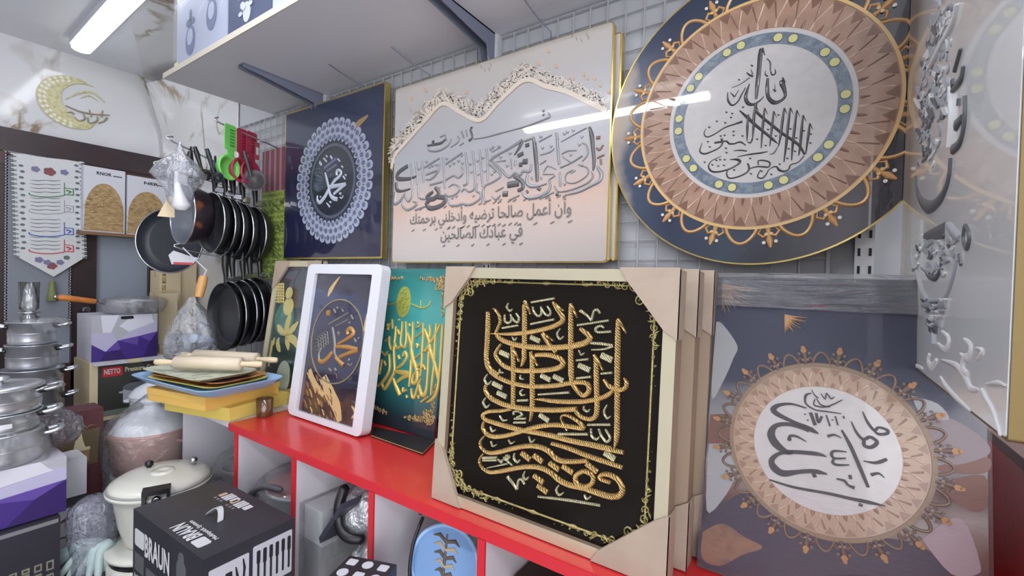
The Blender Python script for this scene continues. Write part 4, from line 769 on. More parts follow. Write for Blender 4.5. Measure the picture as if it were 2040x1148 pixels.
    q.strokes(pl, T, [((5, 12, 5), [(90+30*(k % 5)+10*(k//5), 560+(-26)*(k % 5)+44*(k//5)), (140+30*(k % 5)+8*(k//5), 545-24*(k % 5)+44*(k//5)), (165+28*(k % 5), 585-22*(k % 5)+40*(k//5))]) for k in range(20)], hh+0.0006, hh+0.003, 1)
    q.build('lettering', [M_gl, M_sl], t)
    T = (500, 510, 2.87); q = MB()
    q.strokes(pl, T, [((6, 26, 16, 4), [(425, 230), (440, 195), (465, 155), (495, 115)]), ((40, 70, 60, 30), [(400, 690), (430, 780), (470, 860), (490, 950)]), ((20, 36, 20), [(320, 650), (340, 720), (400, 800)]), ((6, 18, 8), [(560, 860), (580, 900), (560, 930)]), ((8, 28, 10), [(650, 330), (645, 380), (630, 430)])], hh, hh+0.0012, 0, True)
    q.build('gold_feathers', M_feat, t); q = MB()
    rnd = random.Random(8)
    for k in range(46):
        x = rnd.uniform(285, 470); y = rnd.uniform(650, 930); q.strokes(pl, T, [((2, rnd.uniform(4, 9), 2), [(x, y), (x+8, y+16), (x+12, y+36)])], hh, hh+0.002, rnd.choice((0, 1, 1, 2)), True)
    q.build('feather_streaks', M_feat, t)
foam_picture()
def curls(q, pl, u, v, su, sv, S, h, mi, seed=1, rich=1.0):
    """filigree corner: scrolls along both edges growing towards the corner (u, v)"""
    rnd = random.Random(seed)
    def loc(a, b): return (u+su*a*S, v+sv*b*S)
    def spiral(cx, cy, r, turns, a0, sg, w_):
        n = int(10*turns); pts = [loc(cx+r*(1-i/n*0.85)*math.cos(a0+sg*2*math.pi*turns*i/n), cy+r*(1-i/n*0.85)*math.sin(a0+sg*2*math.pi*turns*i/n)) for i in range(n+1)]
        q.ribbon(pl, pts, [w_*(1-0.5*i/n) for i in range(n+1)], h, h+0.0035, mi)
    for k in range(int(7*rich)):
        f = k/6.0; r = 0.105*(1-f*0.62)
        spiral(0.12+0.85*f, 0.10+0.02*(k % 2)-0.05*f, r, 1.5, 0.5+k, 1 if k % 2 else -1, 0.028*S*(1-f*0.4))
        spiral(0.10+0.02*(k % 2)-0.05*f, 0.12+0.85*f, r, 1.5, 1.5+k, -1 if k % 2 else 1, 0.028*S*(1-f*0.4))
    for k in range(4): spiral(0.20+0.10*(k % 2), 0.20+0.10*(k//2), 0.08, 1.3, k*1.7, 1, 0.028*S)
    for k in range(int(22*rich)):
        a = rnd.random()**1.4; b = rnd.random()*0.22*(1.25-a); an = rnd.uniform(0, 3.1)
        if k % 2: a, b = b, a
        l = 0.05; q.ribbon(pl, [loc(a-l*math.cos(an), b-l*math.sin(an)), loc(a, b), loc(a+l*math.cos(an), b+l*math.sin(an))], [0.004*S, 0.034*S, 0.004*S], h, h+0.004, mi)
def teal_picture():
    pl = lean(0.905, 0.955, 0.03); u0, u1, v1 = -1.155, -0.855, 0.474
    t = thing('standing_picture', 'teal picture of gold calligraphy with a black folding foot on the counter', 'picture', pl.P(-1.0, 0, -0.005), 'pictures standing on the counter')
    M_t = ramp_mat('teal_print', 'Z', [(0.0, (36, 42, 50)), (0.07, (38, 50, 58)), (0.2, (40, 96, 98)), (0.5, (62, 148, 144)), (0.75, (70, 156, 152)), (1.0, (46, 116, 114))], rough=0.3, coat=0.8, noise=0.12, nscale=5)
    q = MB(); q.slab(pl, u0, u1, 0, v1, -0.008, 0); q.build('print', M_t, t)
    M_g = mat('calligraphy_gold', (216, 192, 106), 0.32, 0.35); M_o = mat('ornament_gold', (196, 168, 116), 0.3, 0.5); M_em = mat('emblem_olive', (178, 184, 96), 0.35, 0.2)
    J = (750, 560, 8.2); K = (750, 690, 5.743); q = MB()
    SJ = [((14, 36, 40, 40), [(1090, 700), (1082, 800), (1072, 950), (1058, 1148)]), ((14, 36, 40, 38), [(990, 690), (978, 800), (966, 950), (950, 1148)]), ((20, 40, 42, 42, 36), [(1048, 705), (1000, 820), (930, 940), (862, 1050), (805, 1148)]), ((12, 36, 40, 30), [(880, 715), (884, 800), (884, 860), (878, 920)]), ((12, 34, 38, 36), [(774, 680), (772, 800), (768, 950), (750, 1148)]), ((20, 50, 62, 60), [(800, 780), (832, 880), (862, 980), (880, 1148)]), ((12, 34, 36, 34), [(606, 665), (602, 800), (596, 950), (580, 1148)]), ((14, 40, 52), [(518, 840), (556, 980), (580, 1120)]), ((14, 22), [(640, 922), (760, 830)]), ((12, 34, 38, 44, 36, 30, 26, 14), [(490, 660), (496, 880), (488, 1000), (455, 1085), (415, 1060), (402, 980), (422, 800), (430, 660)]), ((22, 36, 36, 34), [(325, 740), (318, 850), (302, 1000), (290, 1148)]), ((14, 36, 40, 30), [(402, 1055), (360, 1100), (325, 1080), (305, 1010)]), ((16, 30, 34, 30), [(222, 900), (218, 1020), (240, 1110), (268, 1130)]), ((12, 24), [(268, 625), (272, 780)]), (30, [(372, 625), (382, 650)]), (28, [(545, 700), (560, 740)]), ((10, 24, 24), [(640, 750), (690, 755), (735, 700)]), ((12, 24), [(682, 660), (692, 700)]), (40, [(665, 1030), (695, 1070)]), (40, [(350, 800), (390, 880)]), (26, [(190, 700), (200, 800)]), ((10, 22, 22), [(170, 790), (200, 760), (230, 690)]), (22, [(150, 980), (190, 940)])]
    SK = [((26, 28, 30, 36, 40, 36, 18), [(742, 0), (735, 200), (716, 380), (700, 490), (672, 570), (630, 615), (585, 642)]), ((46, 46, 42, 36), [(598, 0), (648, 130), (690, 280), (714, 380)]), ((26, 28, 28, 12), [(672, 0), (664, 200), (642, 400), (628, 560)]), ((26, 26, 12), [(530, 0), (522, 200), (508, 345)]), ((12, 20), [(445, 138), (590, 20)]), ((12, 22), [(470, 240), (522, 178)]), ((26, 28, 28, 40, 46, 36, 12), [(602, 60), (592, 300), (578, 470), (552, 555), (520, 555), (502, 490), (498, 435)]), ((12, 26, 28, 24, 10), [(520, 362), (480, 450), (436, 590), (410, 562), (404, 480)]), ((40, 48, 44, 36, 30, 22, 22, 14), [(400, 0), (415, 130), (468, 290), (460, 400), (425, 430), (416, 378), (450, 300), (555, 228)]), ((26, 28, 14), [(402, 150), (394, 300), (378, 462)]), ((18, 30, 30, 28, 24), [(308, 112), (325, 62), (352, 120), (300, 205), (235, 250)]), ((34, 54, 56, 40), [(215, 290), (290, 300), (350, 312), (392, 325)]), ((44, 38, 22), [(388, 330), (300, 360), (238, 412)]), ((14, 38, 46, 40), [(200, 365), (215, 430), (245, 505), (272, 562)]), ((22, 24, 26, 40, 36, 14), [(202, 0), (206, 150), (208, 285), (150, 400), (92, 488), (68, 420)]), ((20, 24, 36, 28), [(150, 90), (152, 270), (70, 410), (18, 452)]), ((18, 26, 22), [(312, 468), (308, 520), (350, 500)]), ((16, 26), [(602, 575), (518, 636)]), ((12, 24), [(348, 558), (356, 592)]), (26, [(255, 105), (270, 150)]), ((10, 22, 18), [(70, 60), (100, 100), (130, 60)]), (18, [(70, 150), (40, 320)]), (18, [(480, 560), (492, 600)]), (22, [(470, 0), (480, 20)]), (16, [(540, 210), (570, 270)]), (18, [(95, 170), (110, 220)])]
    q.strokes(pl, J, SJ, 0, 0.006); q.strokes(pl, K, SK, 0, 0.006); q.build('calligraphy', M_g, t)
    q = MB(); c = pl.uv(750+445/8.2, 560+342/8.2); q.disc(pl, c, 0.030, 0.0014, 0, 32, 0.0014, 0.047)
    rnd = random.Random(4)
    for k in range(40):
        a = rnd.random()*6.28; r = rnd.random()**.5; x = c[0]+0.024*r*math.cos(a); y = c[1]+0.040*r*math.sin(a); q.ribbon(pl, [(x-0.006, y+0.005), (x, y), (x+0.005, y+0.006)], [0.001, 0.003, 0.001], 0.001, 0.004, 1)
    q.strokes(pl, J, [((10, 26, 28, 28, 26, 16), [(560, 370), (640, 405), (720, 436), (800, 430), (860, 395), (885, 320)]), ((10, 22, 20), [(140, 380), (260, 376), (345, 340)]), ((10, 18), [(728, 310), (728, 410)])], 0, 0.003, 1)
    q.build('emblem', [M_em, M_em], t)
    for (u_, v_, su_, sv_, S_, sd_) in ((u1-0.004, v1-0.022, -1, -1, 0.11, 2), (u1-0.004, 0.035, -1, 1, 0.115, 3), (u0+0.004, 0.035, 1, 1, 0.10, 4), (u0+0.004, v1-0.022, 1, -1, 0.11, 5)):
        q = MB(); curls(q, pl, u_, v_, su_, sv_, S_, 0, 0, sd_); q.build('corner_ornament', M_o, t)
    q = MB(); z = ZC+0.004+H; P4 = [PZ(*p, ZC+0.004) for p in ((744, 850), (869, 877), (842, 905), (740, 869))]
    q.prism([Vector((p.x, p.y, z)) for p in P4[::-1]], (0, 0, -0.0035)); q.build('folding_foot', mat('black_board', (44, 42, 46), 0.35), t)
    q = MB(); q.tube([P4[3]+Vector((0, 0, .001)), P4[2]+Vector((0, 0, .001))], 0.0016, 6); q.tube([P4[2]+Vector((0, 0, .001)), P4[1]+Vector((0, 0, .001))], 0.0016, 6); q.build('gold_edge', M_gold, t)
teal_picture()
def black_pictures():
    pl = lean(0.672, 0.700, 0.022, 0.002); B = lambda x, y: pl.uv(860+x/1.8, 510+y/1.8)
    a = B(5, 868); b = B(62, 42); c = B(890, 50); d = B(842, 980)
    u0 = (a[0]+b[0])/2; u1 = (c[0]+d[0])/2; v0 = 0.0; v1 = (b[1]+c[1])/2; fw = 0.020; th = 0.036
    M_blk = mat('black_velvet', (22, 18, 14), 0.12, spec=0.25); M_or = mat('ornate_gold', (178, 166, 112), 0.28, 0.7, bump=(500, 0.3))
    M_gt = glitter('gold_thread', (240, 214, 152), (168, 124, 62), rough=0.26); M_stt = glitter('silver_thread', (226, 222, 190), (176, 168, 126), metal=0.6)
    def frame(p, first, label):
        t = thing('standing_picture', label, 'picture', p.P((u0+u1)/2, 0, -th/2), 'pictures standing on the counter')
        q = MB(); q.slab(p, u0, u1, v0, v1, -th, 0, 0, hole=(u0+fw, u1-fw, v0+fw, v1-fw), side=2); q.slab(p, u0+0.003, u1-0.003, v0+0.003, v1-0.003, -th, -th+0.004, mi=1); fr = q.build('frame', [M_champ if first else mat('shaded_frame', (158, 138, 118), 0.45), M_back, mat('frame_side', (134, 114, 96), 0.5)], t)  # rear frames browner: wrapping and shade put into the colour
        q = MB()
        for (u, v, su, sv, la, lb) in ((u0, v1, 1, -1, 0.075, 0.085), (u1, v1, -1, -1, 0.094, 0.108), (u0, v0, 1, 1, 0.075, 0.118), (u1, v0, -1, 1, 0.118, 0.106)):
            q2 = MB(); corner(q2, p, u-su*0.0025, v if sv > 0 else v+0.0025, su, sv, la, lb, 0.0045)
            q2.poly(p, [(u-su*0.0025, v), (u-su*0.0005, v), (u-su*0.0005, v+sv*lb*0.98), (u-su*0.0025, v+sv*lb*0.98)], 0.004, 0, th+0.006); q2.build('corner_protector', M_card, fr)
        return t
    t = frame(pl, True, 'black glossy picture of glittering gold calligraphy in a champagne frame')
    h = -0.010
    q = MB(); q.slab(pl, u0+fw-0.002, u1-fw+0.002, v0+fw-0.002, v1-fw+0.002, h-0.004, h); q.build('black_ground', M_blk, t)
    i0, i1, w0, w1 = u0+fw+0.012, u1-fw-0.016, v0+fw+0.016, v1-fw-0.006
    q = MB()
    for (p1, p2) in (((i0, w0), (i0, w1)), ((i1, w0), (i1, w1)), ((i0, w1), (i1, w1)), ((i0, w0), (i1, w0))):
        q.ribbon(pl, [p1, p2], [0.0035, 0.0035], h, h+0.002); 
    for (u, v, su, sv, sd) in ((i0, w0, 1, 1, 1), (i1, w0, -1, 1, 2), (i0, w1, 1, -1, 3), (i1, w1, -1, -1, 4)):
        qc = MB(); curls(qc, pl, u-su*0.008, v-sv*0.008, su, sv, 0.105, h, 0, sd, 1.6); qc.build('corner_ornament', M_or, t)
    for f in (0.3, 0.5, 0.7):
        for v in (w0, w1): q.ribbon(pl, [(i0+(i1-i0)*f-0.012, v), (i0+(i1-i0)*f, v), (i0+(i1-i0)*f+0.012, v)], [0.002, 0.008, 0.002], h, h+0.003)
    q.build('gold_border', M_or, t)
    A_ = (940, 570, 6.375); B_ = (940, 720, 6.375); C_ = (940, 850, 6.375); q = MB(); g = 0.0060
    GA = [((40, 62, 62, 62, 62, 60), [(170, 325), (170, 500), (158, 750), (150, 930), (195, 1065), (310, 1145)]), ((20, 34, 36, 32, 36, 62, 64, 66, 66, 66, 70, 74, 62, 44), [(245, 285), (305, 355), (328, 450), (302, 530), (278, 600), (322, 668), (430, 722), (600, 765), (850, 788), (1100, 782), (1290, 758), (1425, 715), (1468, 650), (1350, 545)]), ((50, 62, 62, 60, 56, 14), [(636, 235), (638, 500), (636, 700), (632, 850), (630, 930), (598, 1030)]), ((44, 24, 5), [(636, 190), (680, 270), (716, 358)]), ((24, 54, 62, 62, 62, 60, 58, 44, 12), [(1000, 205), (1065, 310), (1120, 395), (1112, 455), (980, 522), (760, 578), (560, 606), (400, 612), (215, 606)]), ((40, 26, 5), [(1005, 210), (1070, 262), (1142, 315)]), ((44, 66, 66, 66), [(1228, 240), (1228, 500), (1226, 800), (1228, 1148)]), ((46, 26, 5), [(1222, 225), (1270, 310), (1312, 405)]), ((50, 72, 72, 72), [(1832, 440), (1828, 650), (1824, 900), (1820, 1148)]), ((50, 28, 5), [(1828, 420), (1890, 520), (1944, 612)]), ((40, 52, 56, 40), [(862, 605), (930, 715), (1000, 800), (1040, 850)]), ((36, 22, 5), [(868, 600), (940, 650), (1008, 702)]), ((50, 62, 62, 66, 66, 62, 62, 60, 56, 50, 44, 24), [(782, 880), (950, 882), (1080, 925), (1128, 985), (1080, 1040), (940, 1072), (750, 1085), (560, 1080), (400, 1035), (305, 955), (268, 860), (340, 735)]), ((36, 54, 54), [(480, 770), (492, 930), (496, 1148)]), ((30, 18, 5), [(484, 775), (530, 870), (574, 968)]), ((44, 60, 60), [(722, 860), (735, 980), (735, 1148)]), ((40, 24, 5), [(715, 840), (760, 930), (808, 1018)]), ((46, 66, 66), [(1545, 900), (1552, 1020), (1552, 1148)]), ((46, 24, 5), [(1525, 880), (1590, 980), (1642, 1082)])]
    SA = [(28, [(725, 205), (1020, 155)]), (28, [(715, 485), (1015, 423)]), (26, [(355, 535), (555, 500)]), (30, [(1310, 500), (1710, 438)]), ((16, 26, 28, 24, 14), [(738, 262), (765, 345), (815, 382), (852, 345), (845, 258)]), ((14, 26, 28, 24, 14), [(845, 262), (882, 340), (940, 375), (968, 335), (928, 252)]), ((14, 24, 28, 22, 14), [(385, 358), (385, 440), (425, 472), (468, 435), (458, 355)]), ((14, 24, 28, 22, 14), [(462, 380), (502, 440), (548, 462), (565, 410), (532, 348)]), ((12, 24, 24, 14), [(432, 215), (410, 270), (448, 318), (484, 288)]), ((40, 30, 22), [(1345, 312), (1430, 372), (1490, 440)]), ((26, 28, 34, 24), [(1490, 440), (1522, 322), (1562, 302), (1600, 350)]), ((22, 32, 34, 30, 30), [(1655, 535), (1605, 508), (1545, 540), (1572, 588), (1742, 580)]), ((34, 38, 34), [(1480, 728), (1620, 738), (1765, 760)]), ((32, 28, 20), [(1768, 768), (1650, 806), (1495, 815)]), (62, [(712, 652), (832, 708)]), (62, [(320, 842), (440, 898)]), (72, [(1325, 1012), (1470, 1080)]), (84, [(1615, 884), (1755, 952)]), ((12, 22, 24, 14), [(1092, 542), (1052, 612), (1088, 678), (1132, 642)]), ((10, 22, 14), [(480, 648), (508, 690), (538, 655)]), ((12, 24, 14), [(1330, 820), (1360, 880), (1402, 850)]), ((12, 22, 14), [(320, 1058), (322, 1100), (368, 1108)]), (28, [(1300, 950), (1455, 934)])]
    GB = [((60, 60, 60, 60, 60, 60, 62, 62, 60, 58, 62, 60, 56, 48), [(155, 30), (172, 90), (240, 170), (370, 245), (500, 290), (720, 328), (1000, 320), (1200, 290), (1320, 275), (1422, 288), (1462, 350), (1440, 418), (1362, 435), (1232, 280)]), ((54, 54, 50), [(496, 0), (494, 300), (490, 565)]), ((60, 62, 60, 14), [(735, 0), (735, 300), (735, 600), (710, 772)]), ((66, 66, 60), [(1230, 0), (1235, 150), (1240, 285)]), ((66, 66, 66, 62, 58, 50, 44, 30), [(1552, 0), (1556, 300), (1562, 600), (1540, 715), (1465, 748), (1370, 722), (1302, 665), (1290, 608)]), ((72, 72, 72, 20), [(1820, 0), (1820, 500), (1815, 950), (1790, 1112)]), ((36, 60, 64, 60, 56, 50, 16), [(1650, 240), (1720, 330), (1800, 352), (1880, 372), (1935, 330), (1938, 270), (1912, 215)]), ((44, 58, 60, 62, 62, 56, 40, 12), [(1775, 372), (1710, 430), (1600, 482), (1400, 520), (1200, 526), (1000, 516), (860, 495), (765, 490)]), ((30, 46, 56, 60, 60, 62, 62, 58), [(148, 300), (140, 380), (200, 470), (330, 542), (480, 588), (700, 618), (1000, 632), (1305, 618)]), ((36, 46, 46, 46, 52, 56, 60, 60, 60, 60, 60, 62, 62), [(470, 618), (330, 640), (185, 648), (108, 690), (130, 745), (250, 792), (450, 850), (620, 892), (800, 922), (1000, 965), (1250, 1030), (1500, 1080), (1740, 1132)]), ((20, 40, 56, 62, 60, 60, 60, 60, 58, 58, 60, 44, 34, 26, 14, 8), [(125, 768), (105, 850), (150, 932), (240, 970), (380, 962), (500, 932), (640, 890), (800, 846), (1000, 822), (1200, 840), (1382, 862), (1330, 785), (1200, 705), (1122, 700), (1112, 760), (1188, 892)])]
    SB = [((24, 32), [(810, 432), (1210, 405)]), (30, [(1300, 225), (1485, 205)]), (30, [(1615, 165), (1758, 152)]), (28, [(545, 510), (680, 505)]), (28, [(500, 790), (650, 790)]), (32, [(1445, 820), (1735, 820)]), (36, [(1065, 938), (1445, 942)]), (64, [(845, 188), (965, 250)]), (64, [(1005, 198), (1130, 260)]), (60, [(230, 288), (350, 350)]), (60, [(288, 408), (405, 466)]), (64, [(825, 692), (945, 775)]), ((10, 24, 26, 12), [(162, 170), (125, 240), (165, 300), (212, 258)]), ((10, 26, 28, 12), [(142, 468), (108, 535), (145, 595), (192, 558)]), ((12, 22, 14), [(588, 178), (582, 225), (628, 236)]), ((16, 24, 20, 14), [(615, 365), (580, 400), (600, 442), (645, 430)]), ((12, 26, 28, 14), [(1398, 575), (1392, 620), (1438, 650), (1468, 622)]), ((14, 24, 28, 16), [(1692, 562), (1652, 650), (1688, 738), (1738, 708)]), ((10, 22, 14), [(320, 700), (360, 762), (412, 758)]), ((14, 24, 14), [(200, 838), (222, 902), (268, 880)]), ((14, 22, 12), [(208, 1028), (230, 1092), (278, 1072)]), ((14, 22, 12), [(430, 1010), (462, 1058), (508, 1032)]), ((14, 22, 12), [(690, 968), (722, 1042), (765, 1008)]), ((20, 26, 24, 26, 22), [(498, 690), (500, 652), (560, 648), (605, 690), (540, 722)]), (26, [(505, 742), (655, 740)]), ((20, 28, 30, 20), [(1485, 868), (1495, 968), (1555, 1008), (1592, 970)]), ((22, 30, 32, 30, 20), [(1580, 872), (1630, 985), (1690, 1040), (1728, 985), (1668, 875)])]
    GC = [((14, 24, 26, 44, 60, 60, 60, 60, 60, 60, 58, 56, 54), [(132, 128), (75, 205), (92, 285), (170, 345), (300, 342), (500, 292), (700, 262), (850, 282), (955, 340), (1035, 420), (1130, 458), (1300, 462), (1450, 450)]), ((46, 60, 60, 62, 46), [(985, 228), (1200, 292), (1400, 372), (1620, 450), (1890, 542)]), ((60, 66, 50), [(1500, 258), (1740, 312), (1905, 350)]), ((14, 24, 26, 50, 64, 64, 66, 66, 66, 68, 70, 70, 70, 72, 74, 68, 66, 60, 54, 50, 44), [(122, 350), (68, 430), (85, 520), (190, 595), (350, 582), (550, 542), (720, 528), (860, 548), (980, 612), (1070, 692), (1200, 760), (1400, 805), (1560, 862), (1720, 912), (1840, 905), (1888, 825), (1832, 702), (1730, 636), (1630, 630), (1602, 680), (1740, 735)]), ((60, 60, 60, 60, 60, 60, 60), [(1400, 580), (1505, 640), (1500, 740), (1400, 785), (1300, 740), (1296, 640), (1400, 580)])]
    for (x1, y1, x2, y2, w_) in ((600, 352, 712, 440, 66), (755, 382, 868, 470, 66), (955, 480, 1080, 570, 66), (1125, 520, 1258, 612, 66), (1425, 488, 1570, 600, 66), (755, 640, 880, 736, 60), (805, 768, 930, 862, 60)): GC.append((w_, [(x1, y1), (x2, y2)]))
    SCC = [(86, [(1655, 350), (1790, 440)]), ((40, 30, 26), [(415, 655), (480, 735), (538, 820)]), ((26, 24, 28, 20), [(540, 818), (560, 702), (600, 695), (636, 752)]), ((12, 24, 26, 14), [(640, 588), (620, 650), (655, 692), (688, 655)]), ((12, 24, 26, 14), [(510, 350), (500, 420), (545, 472), (575, 440)]), ((20, 26, 26, 22, 22, 12), [(368, 402), (398, 442), (440, 402), (402, 382), (415, 450), (482, 512)]), (32, [(100, 412), (285, 408)]), (26, [(105, 445), (285, 445)]), ((20, 28, 14), [(300, 430), (340, 470), (360, 430)]), ((10, 24), [(160, 542), (420, 488)]), ((14, 26, 28, 14), [(1075, 765), (1040, 830), (1078, 892), (1135, 860)]), ((20, 28, 16), [(1400, 888), (1430, 945), (1482, 910)]), ((24, 34, 28), [(808, 912), (1200, 960), (1602, 1028)])]
    q.strokes(pl, A_, GA, h, h+g); q.strokes(pl, B_, GB, h, h+g+0.0003); q.strokes(pl, C_, GC, h, h+g+0.0006)
    q.strokes(pl, A_, SA, h, h+0.004, 1); q.strokes(pl, B_, SB, h, h+0.004, 1); q.strokes(pl, C_, SCC, h, h+0.004, 1)
    q.build('calligraphy', [M_gt, M_stt], t)
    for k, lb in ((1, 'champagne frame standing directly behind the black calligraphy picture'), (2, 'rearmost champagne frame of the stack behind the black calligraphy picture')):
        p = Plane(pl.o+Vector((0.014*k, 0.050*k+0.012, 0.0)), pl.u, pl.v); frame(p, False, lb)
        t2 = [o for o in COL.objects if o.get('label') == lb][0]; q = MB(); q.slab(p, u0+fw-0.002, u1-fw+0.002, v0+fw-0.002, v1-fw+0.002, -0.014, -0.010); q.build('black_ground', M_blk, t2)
black_pictures()
def wrapped_picture():
    pl = lean(0.755, 0.838, 0.02, 0.003); a = pl.uv(1390, 1140); b = pl.uv(1432, 552); c = pl.uv(1969, 879); d = pl.uv(1950, 1148)
    u0 = (a[0]+b[0])/2; u1 = (c[0]+d[0])/2+0.004; v0 = 0.0; v1 = b[1]
    t = thing('standing_picture', 'navy picture of a copper medallion with sideways black lettering, wrapped in film', 'picture', pl.P((u0+u1)/2, 0, -0.01), 'pictures standing on the counter')
    M_p = ramp_mat('wrapped_print', 'Z', [(0.0, (64, 54, 62)), (0.12, (36, 30, 52)), (0.24, (110, 78, 64)), (0.32, (156, 146, 142)), (0.42, (84, 54, 46)), (0.50, (150, 150, 154)), (0.58, (112, 112, 120)), (0.65, (38, 46, 70)), (0.9, (28, 40, 68)), (1.0, (44, 54, 74))], rough=0.4, coat=0.15, spec=0.3, noise=0.55, nscale=5)
    q = MB(); q.slab(pl, u0, u1, v0, v1, -0.022, -0.0006, 0.002, side=1); q.build('print', [M_p, M_champ], t)
    M_pp = [mat('print_cloud', (158, 160, 164), 0.4), mat('print_rust', (112, 72, 58), 0.4), mat('print_plum', (44, 36, 60), 0.4), mat('print_fawn', (134, 98, 72), 0.4, noise=(30, (96, 66, 58), 0.4, 0.65)), mat('print_blush', (164, 146, 152), 0.4), mat('print_mauve', (132, 118, 122), 0.4)]
    q = MB()
    for k, (mi, P_) in enumerate(((0, [(110, 190), (150, 200), (205, 280), (190, 330), (150, 420), (108, 470)]), (1, [(104, 540), (190, 545), (200, 620), (150, 660), (98, 650)]), (0, [(98, 650), (170, 660), (200, 760), (150, 860), (90, 900)]), (2, [(88, 920), (240, 830), (330, 900), (520, 1010), (640, 1140), (80, 1140)]), (3, [(70, 980), (150, 950), (230, 1000), (300, 1040), (220, 1070), (140, 1110), (72, 1080)]), (2, [(640, 1140), (520, 1010), (800, 1010), (920, 1050), (1000, 1140)]), (4, [(900, 1010), (1010, 930), (1070, 960), (1116, 1090), (1110, 1140), (1010, 1140)]), (1, [(930, 740), (1145, 700), (1140, 760), (1000, 760)]), (1, [(960, 800), (1135, 770), (1130, 900), (1040, 880)]), (5, [(880, 520), (1020, 560), (1150, 640), (1146, 700), (960, 720)]), (0, [(860, 470), (960, 500), (1000, 560), (900, 540)]))):
        pts = [pl.uv(1360+x/1.888, 540+y/1.888) for x, y in P_]; pts = [(min(max(x, u0+0.002), u1-0.002), max(y, v0+0.002)) for x, y in pts]; pts, _ = smooth(pts+[pts[0]], [0]*(len(P_)+1), 4); pts = pts[:-1]
        ar = sum(pts[i][0]*pts[(i+1) % len(pts)][1]-pts[(i+1) % len(pts)][0]*pts[i][1] for i in range(len(pts)))
        q.poly(pl, pts if ar > 0 else pts[::-1], 0.00005+0.00004*k, mi, 0.0003)
    q.build('printed_clouds', M_pp, t)
    cL = pl.uv(1497, 870); cR = pl.uv(1806, 900); cT = pl.uv(1610, 773); cB = pl.uv(1690, 1029)
    c0 = ((cL[0]+cR[0])/2, (cT[1]+cB[1])/2); r = ((cR[0]-cL[0])+(cT[1]-cB[1]))/4
    rg = abs(pl.uv(1462, 850)[0]-c0[0]); q = MB(); rosette(q, pl, c0, max(rg, r*1.28), r, 20, 0.2, jag=30, k_=0.62, tip=6); q.build('copper_medallion', [mat('tan_print', (172, 144, 120), 0.35, coat=0.6), mat('tan_dark', (146, 112, 90), 0.4, coat=0.6), mat('tan_light', (192, 166, 142), 0.35, coat=0.6), mat('brown_ornament', (100, 78, 66), 0.45, coat=0.2), mat('bronze_ornament', (134, 110, 84), 0.45, coat=0.2), mat('umber_print', (112, 88, 72), 0.45), mat('ochre_print', (172, 124, 70), 0.45)], t)
    q = MB(); q.disc(pl, c0, r, 0.0010, 0, 80)
    q.build('white_disc', M_disc, t)
    L = (1490, 770, 4.415); q = MB()
    S = [((12, 20, 32, 52, 44, 30, 34, 44, 8), [(515, 192), (385, 155), (275, 165), (225, 202), (262, 245), (400, 312), (500, 352), (560, 382), (622, 416)]), ((34, 40, 34, 40, 66, 72, 50, 26), [(540, 392), (480, 362), (350, 332), (245, 348), (205, 420), (242, 500), (330, 572), (400, 580)]), ((8, 36, 36, 30, 46, 66, 60, 36, 36, 40, 8), [(692, 618), (600, 592), (380, 576), (270, 594), (210, 650), (232, 715), (310, 764), (440, 752), (540, 745), (620, 752), (698, 772)]), (34, [(575, 765), (592, 800)]), ((16, 24, 28, 30, 34, 8), [(188, 820), (400, 885), (700, 940), (900, 985), (1060, 1018), (1208, 1052)]), ((34, 20), [(975, 1035), (1010, 1050)]), ((18, 34, 34, 26), [(825, 385), (900, 520), (985, 715), (1058, 888)]), ((8, 24, 28, 22, 28, 28, 28, 20), [(1008, 220), (1050, 312), (1110, 385), (1150, 360), (1225, 385), (1220, 415), (1150, 420), (1112, 392)]), ((8, 24, 28, 30, 34, 34, 34, 26), [(908, 308), (955, 405), (1015, 465), (1075, 445), (1135, 490), (1085, 535), (1025, 520), (1020, 465)]), ((10, 26, 34, 26), [(1018, 655), (1110, 672), (1170, 660), (1222, 638)]), ((6, 20, 32), [(1202, 805), (1150, 765), (1080, 778)]), ((6, 20, 28), [(825, 456), (760, 426), (700, 440)]), ((10, 22, 28, 22, 14), [(868, 575), (760, 568), (735, 600), (765, 632), (862, 632)]), ((16, 26, 24, 10), [(760, 636), (745, 668), (785, 690), (892, 690)]), ((16, 26, 22, 34), [(778, 812), (848, 830), (882, 868), (938, 892)]), (40, [(885, 795), (915, 798)]), ((20, 28, 26, 22, 6), [(352, 455), (368, 470), (372, 436), (430, 440), (515, 486)]), ((8, 22, 16, 14, 14, 8), [(560, 60), (510, 80), (510, 150), (590, 205), (700, 222), (820, 240)]), ((6, 12, 6), [(560, 30), (590, 80), (625, 102)]), ((8, 14, 14, 8), [(590, 110), (585, 165), (690, 180), (832, 118)]), ((6, 14, 10), [(600, 95), (640, 160), (722, 182)]), ((6, 12, 10, 12, 6), [(640, 60), (678, 112), (692, 60), (730, 110), (760, 90)]), (30, [(550, 230), (592, 342)]), ((24, 26, 20), [(600, 235), (620, 315), (652, 262)]), (14, [(688, 252), (722, 350)]), (14, [(768, 262), (792, 342)]), (16, [(500, 240), (506, 250)]), (16, [(522, 292), (530, 302)]), (14, [(740, 290), (746, 300)]), (14, [(840, 260), (846, 284)])]
    q.strokes(pl, L, S, 0.0008, 0.0020, 0, True); q.build('lettering', mat('ink_grey', (44, 42, 46), 0.4), t)
    G7 = (1360, 540, 1.888); rnd = random.Random(6)
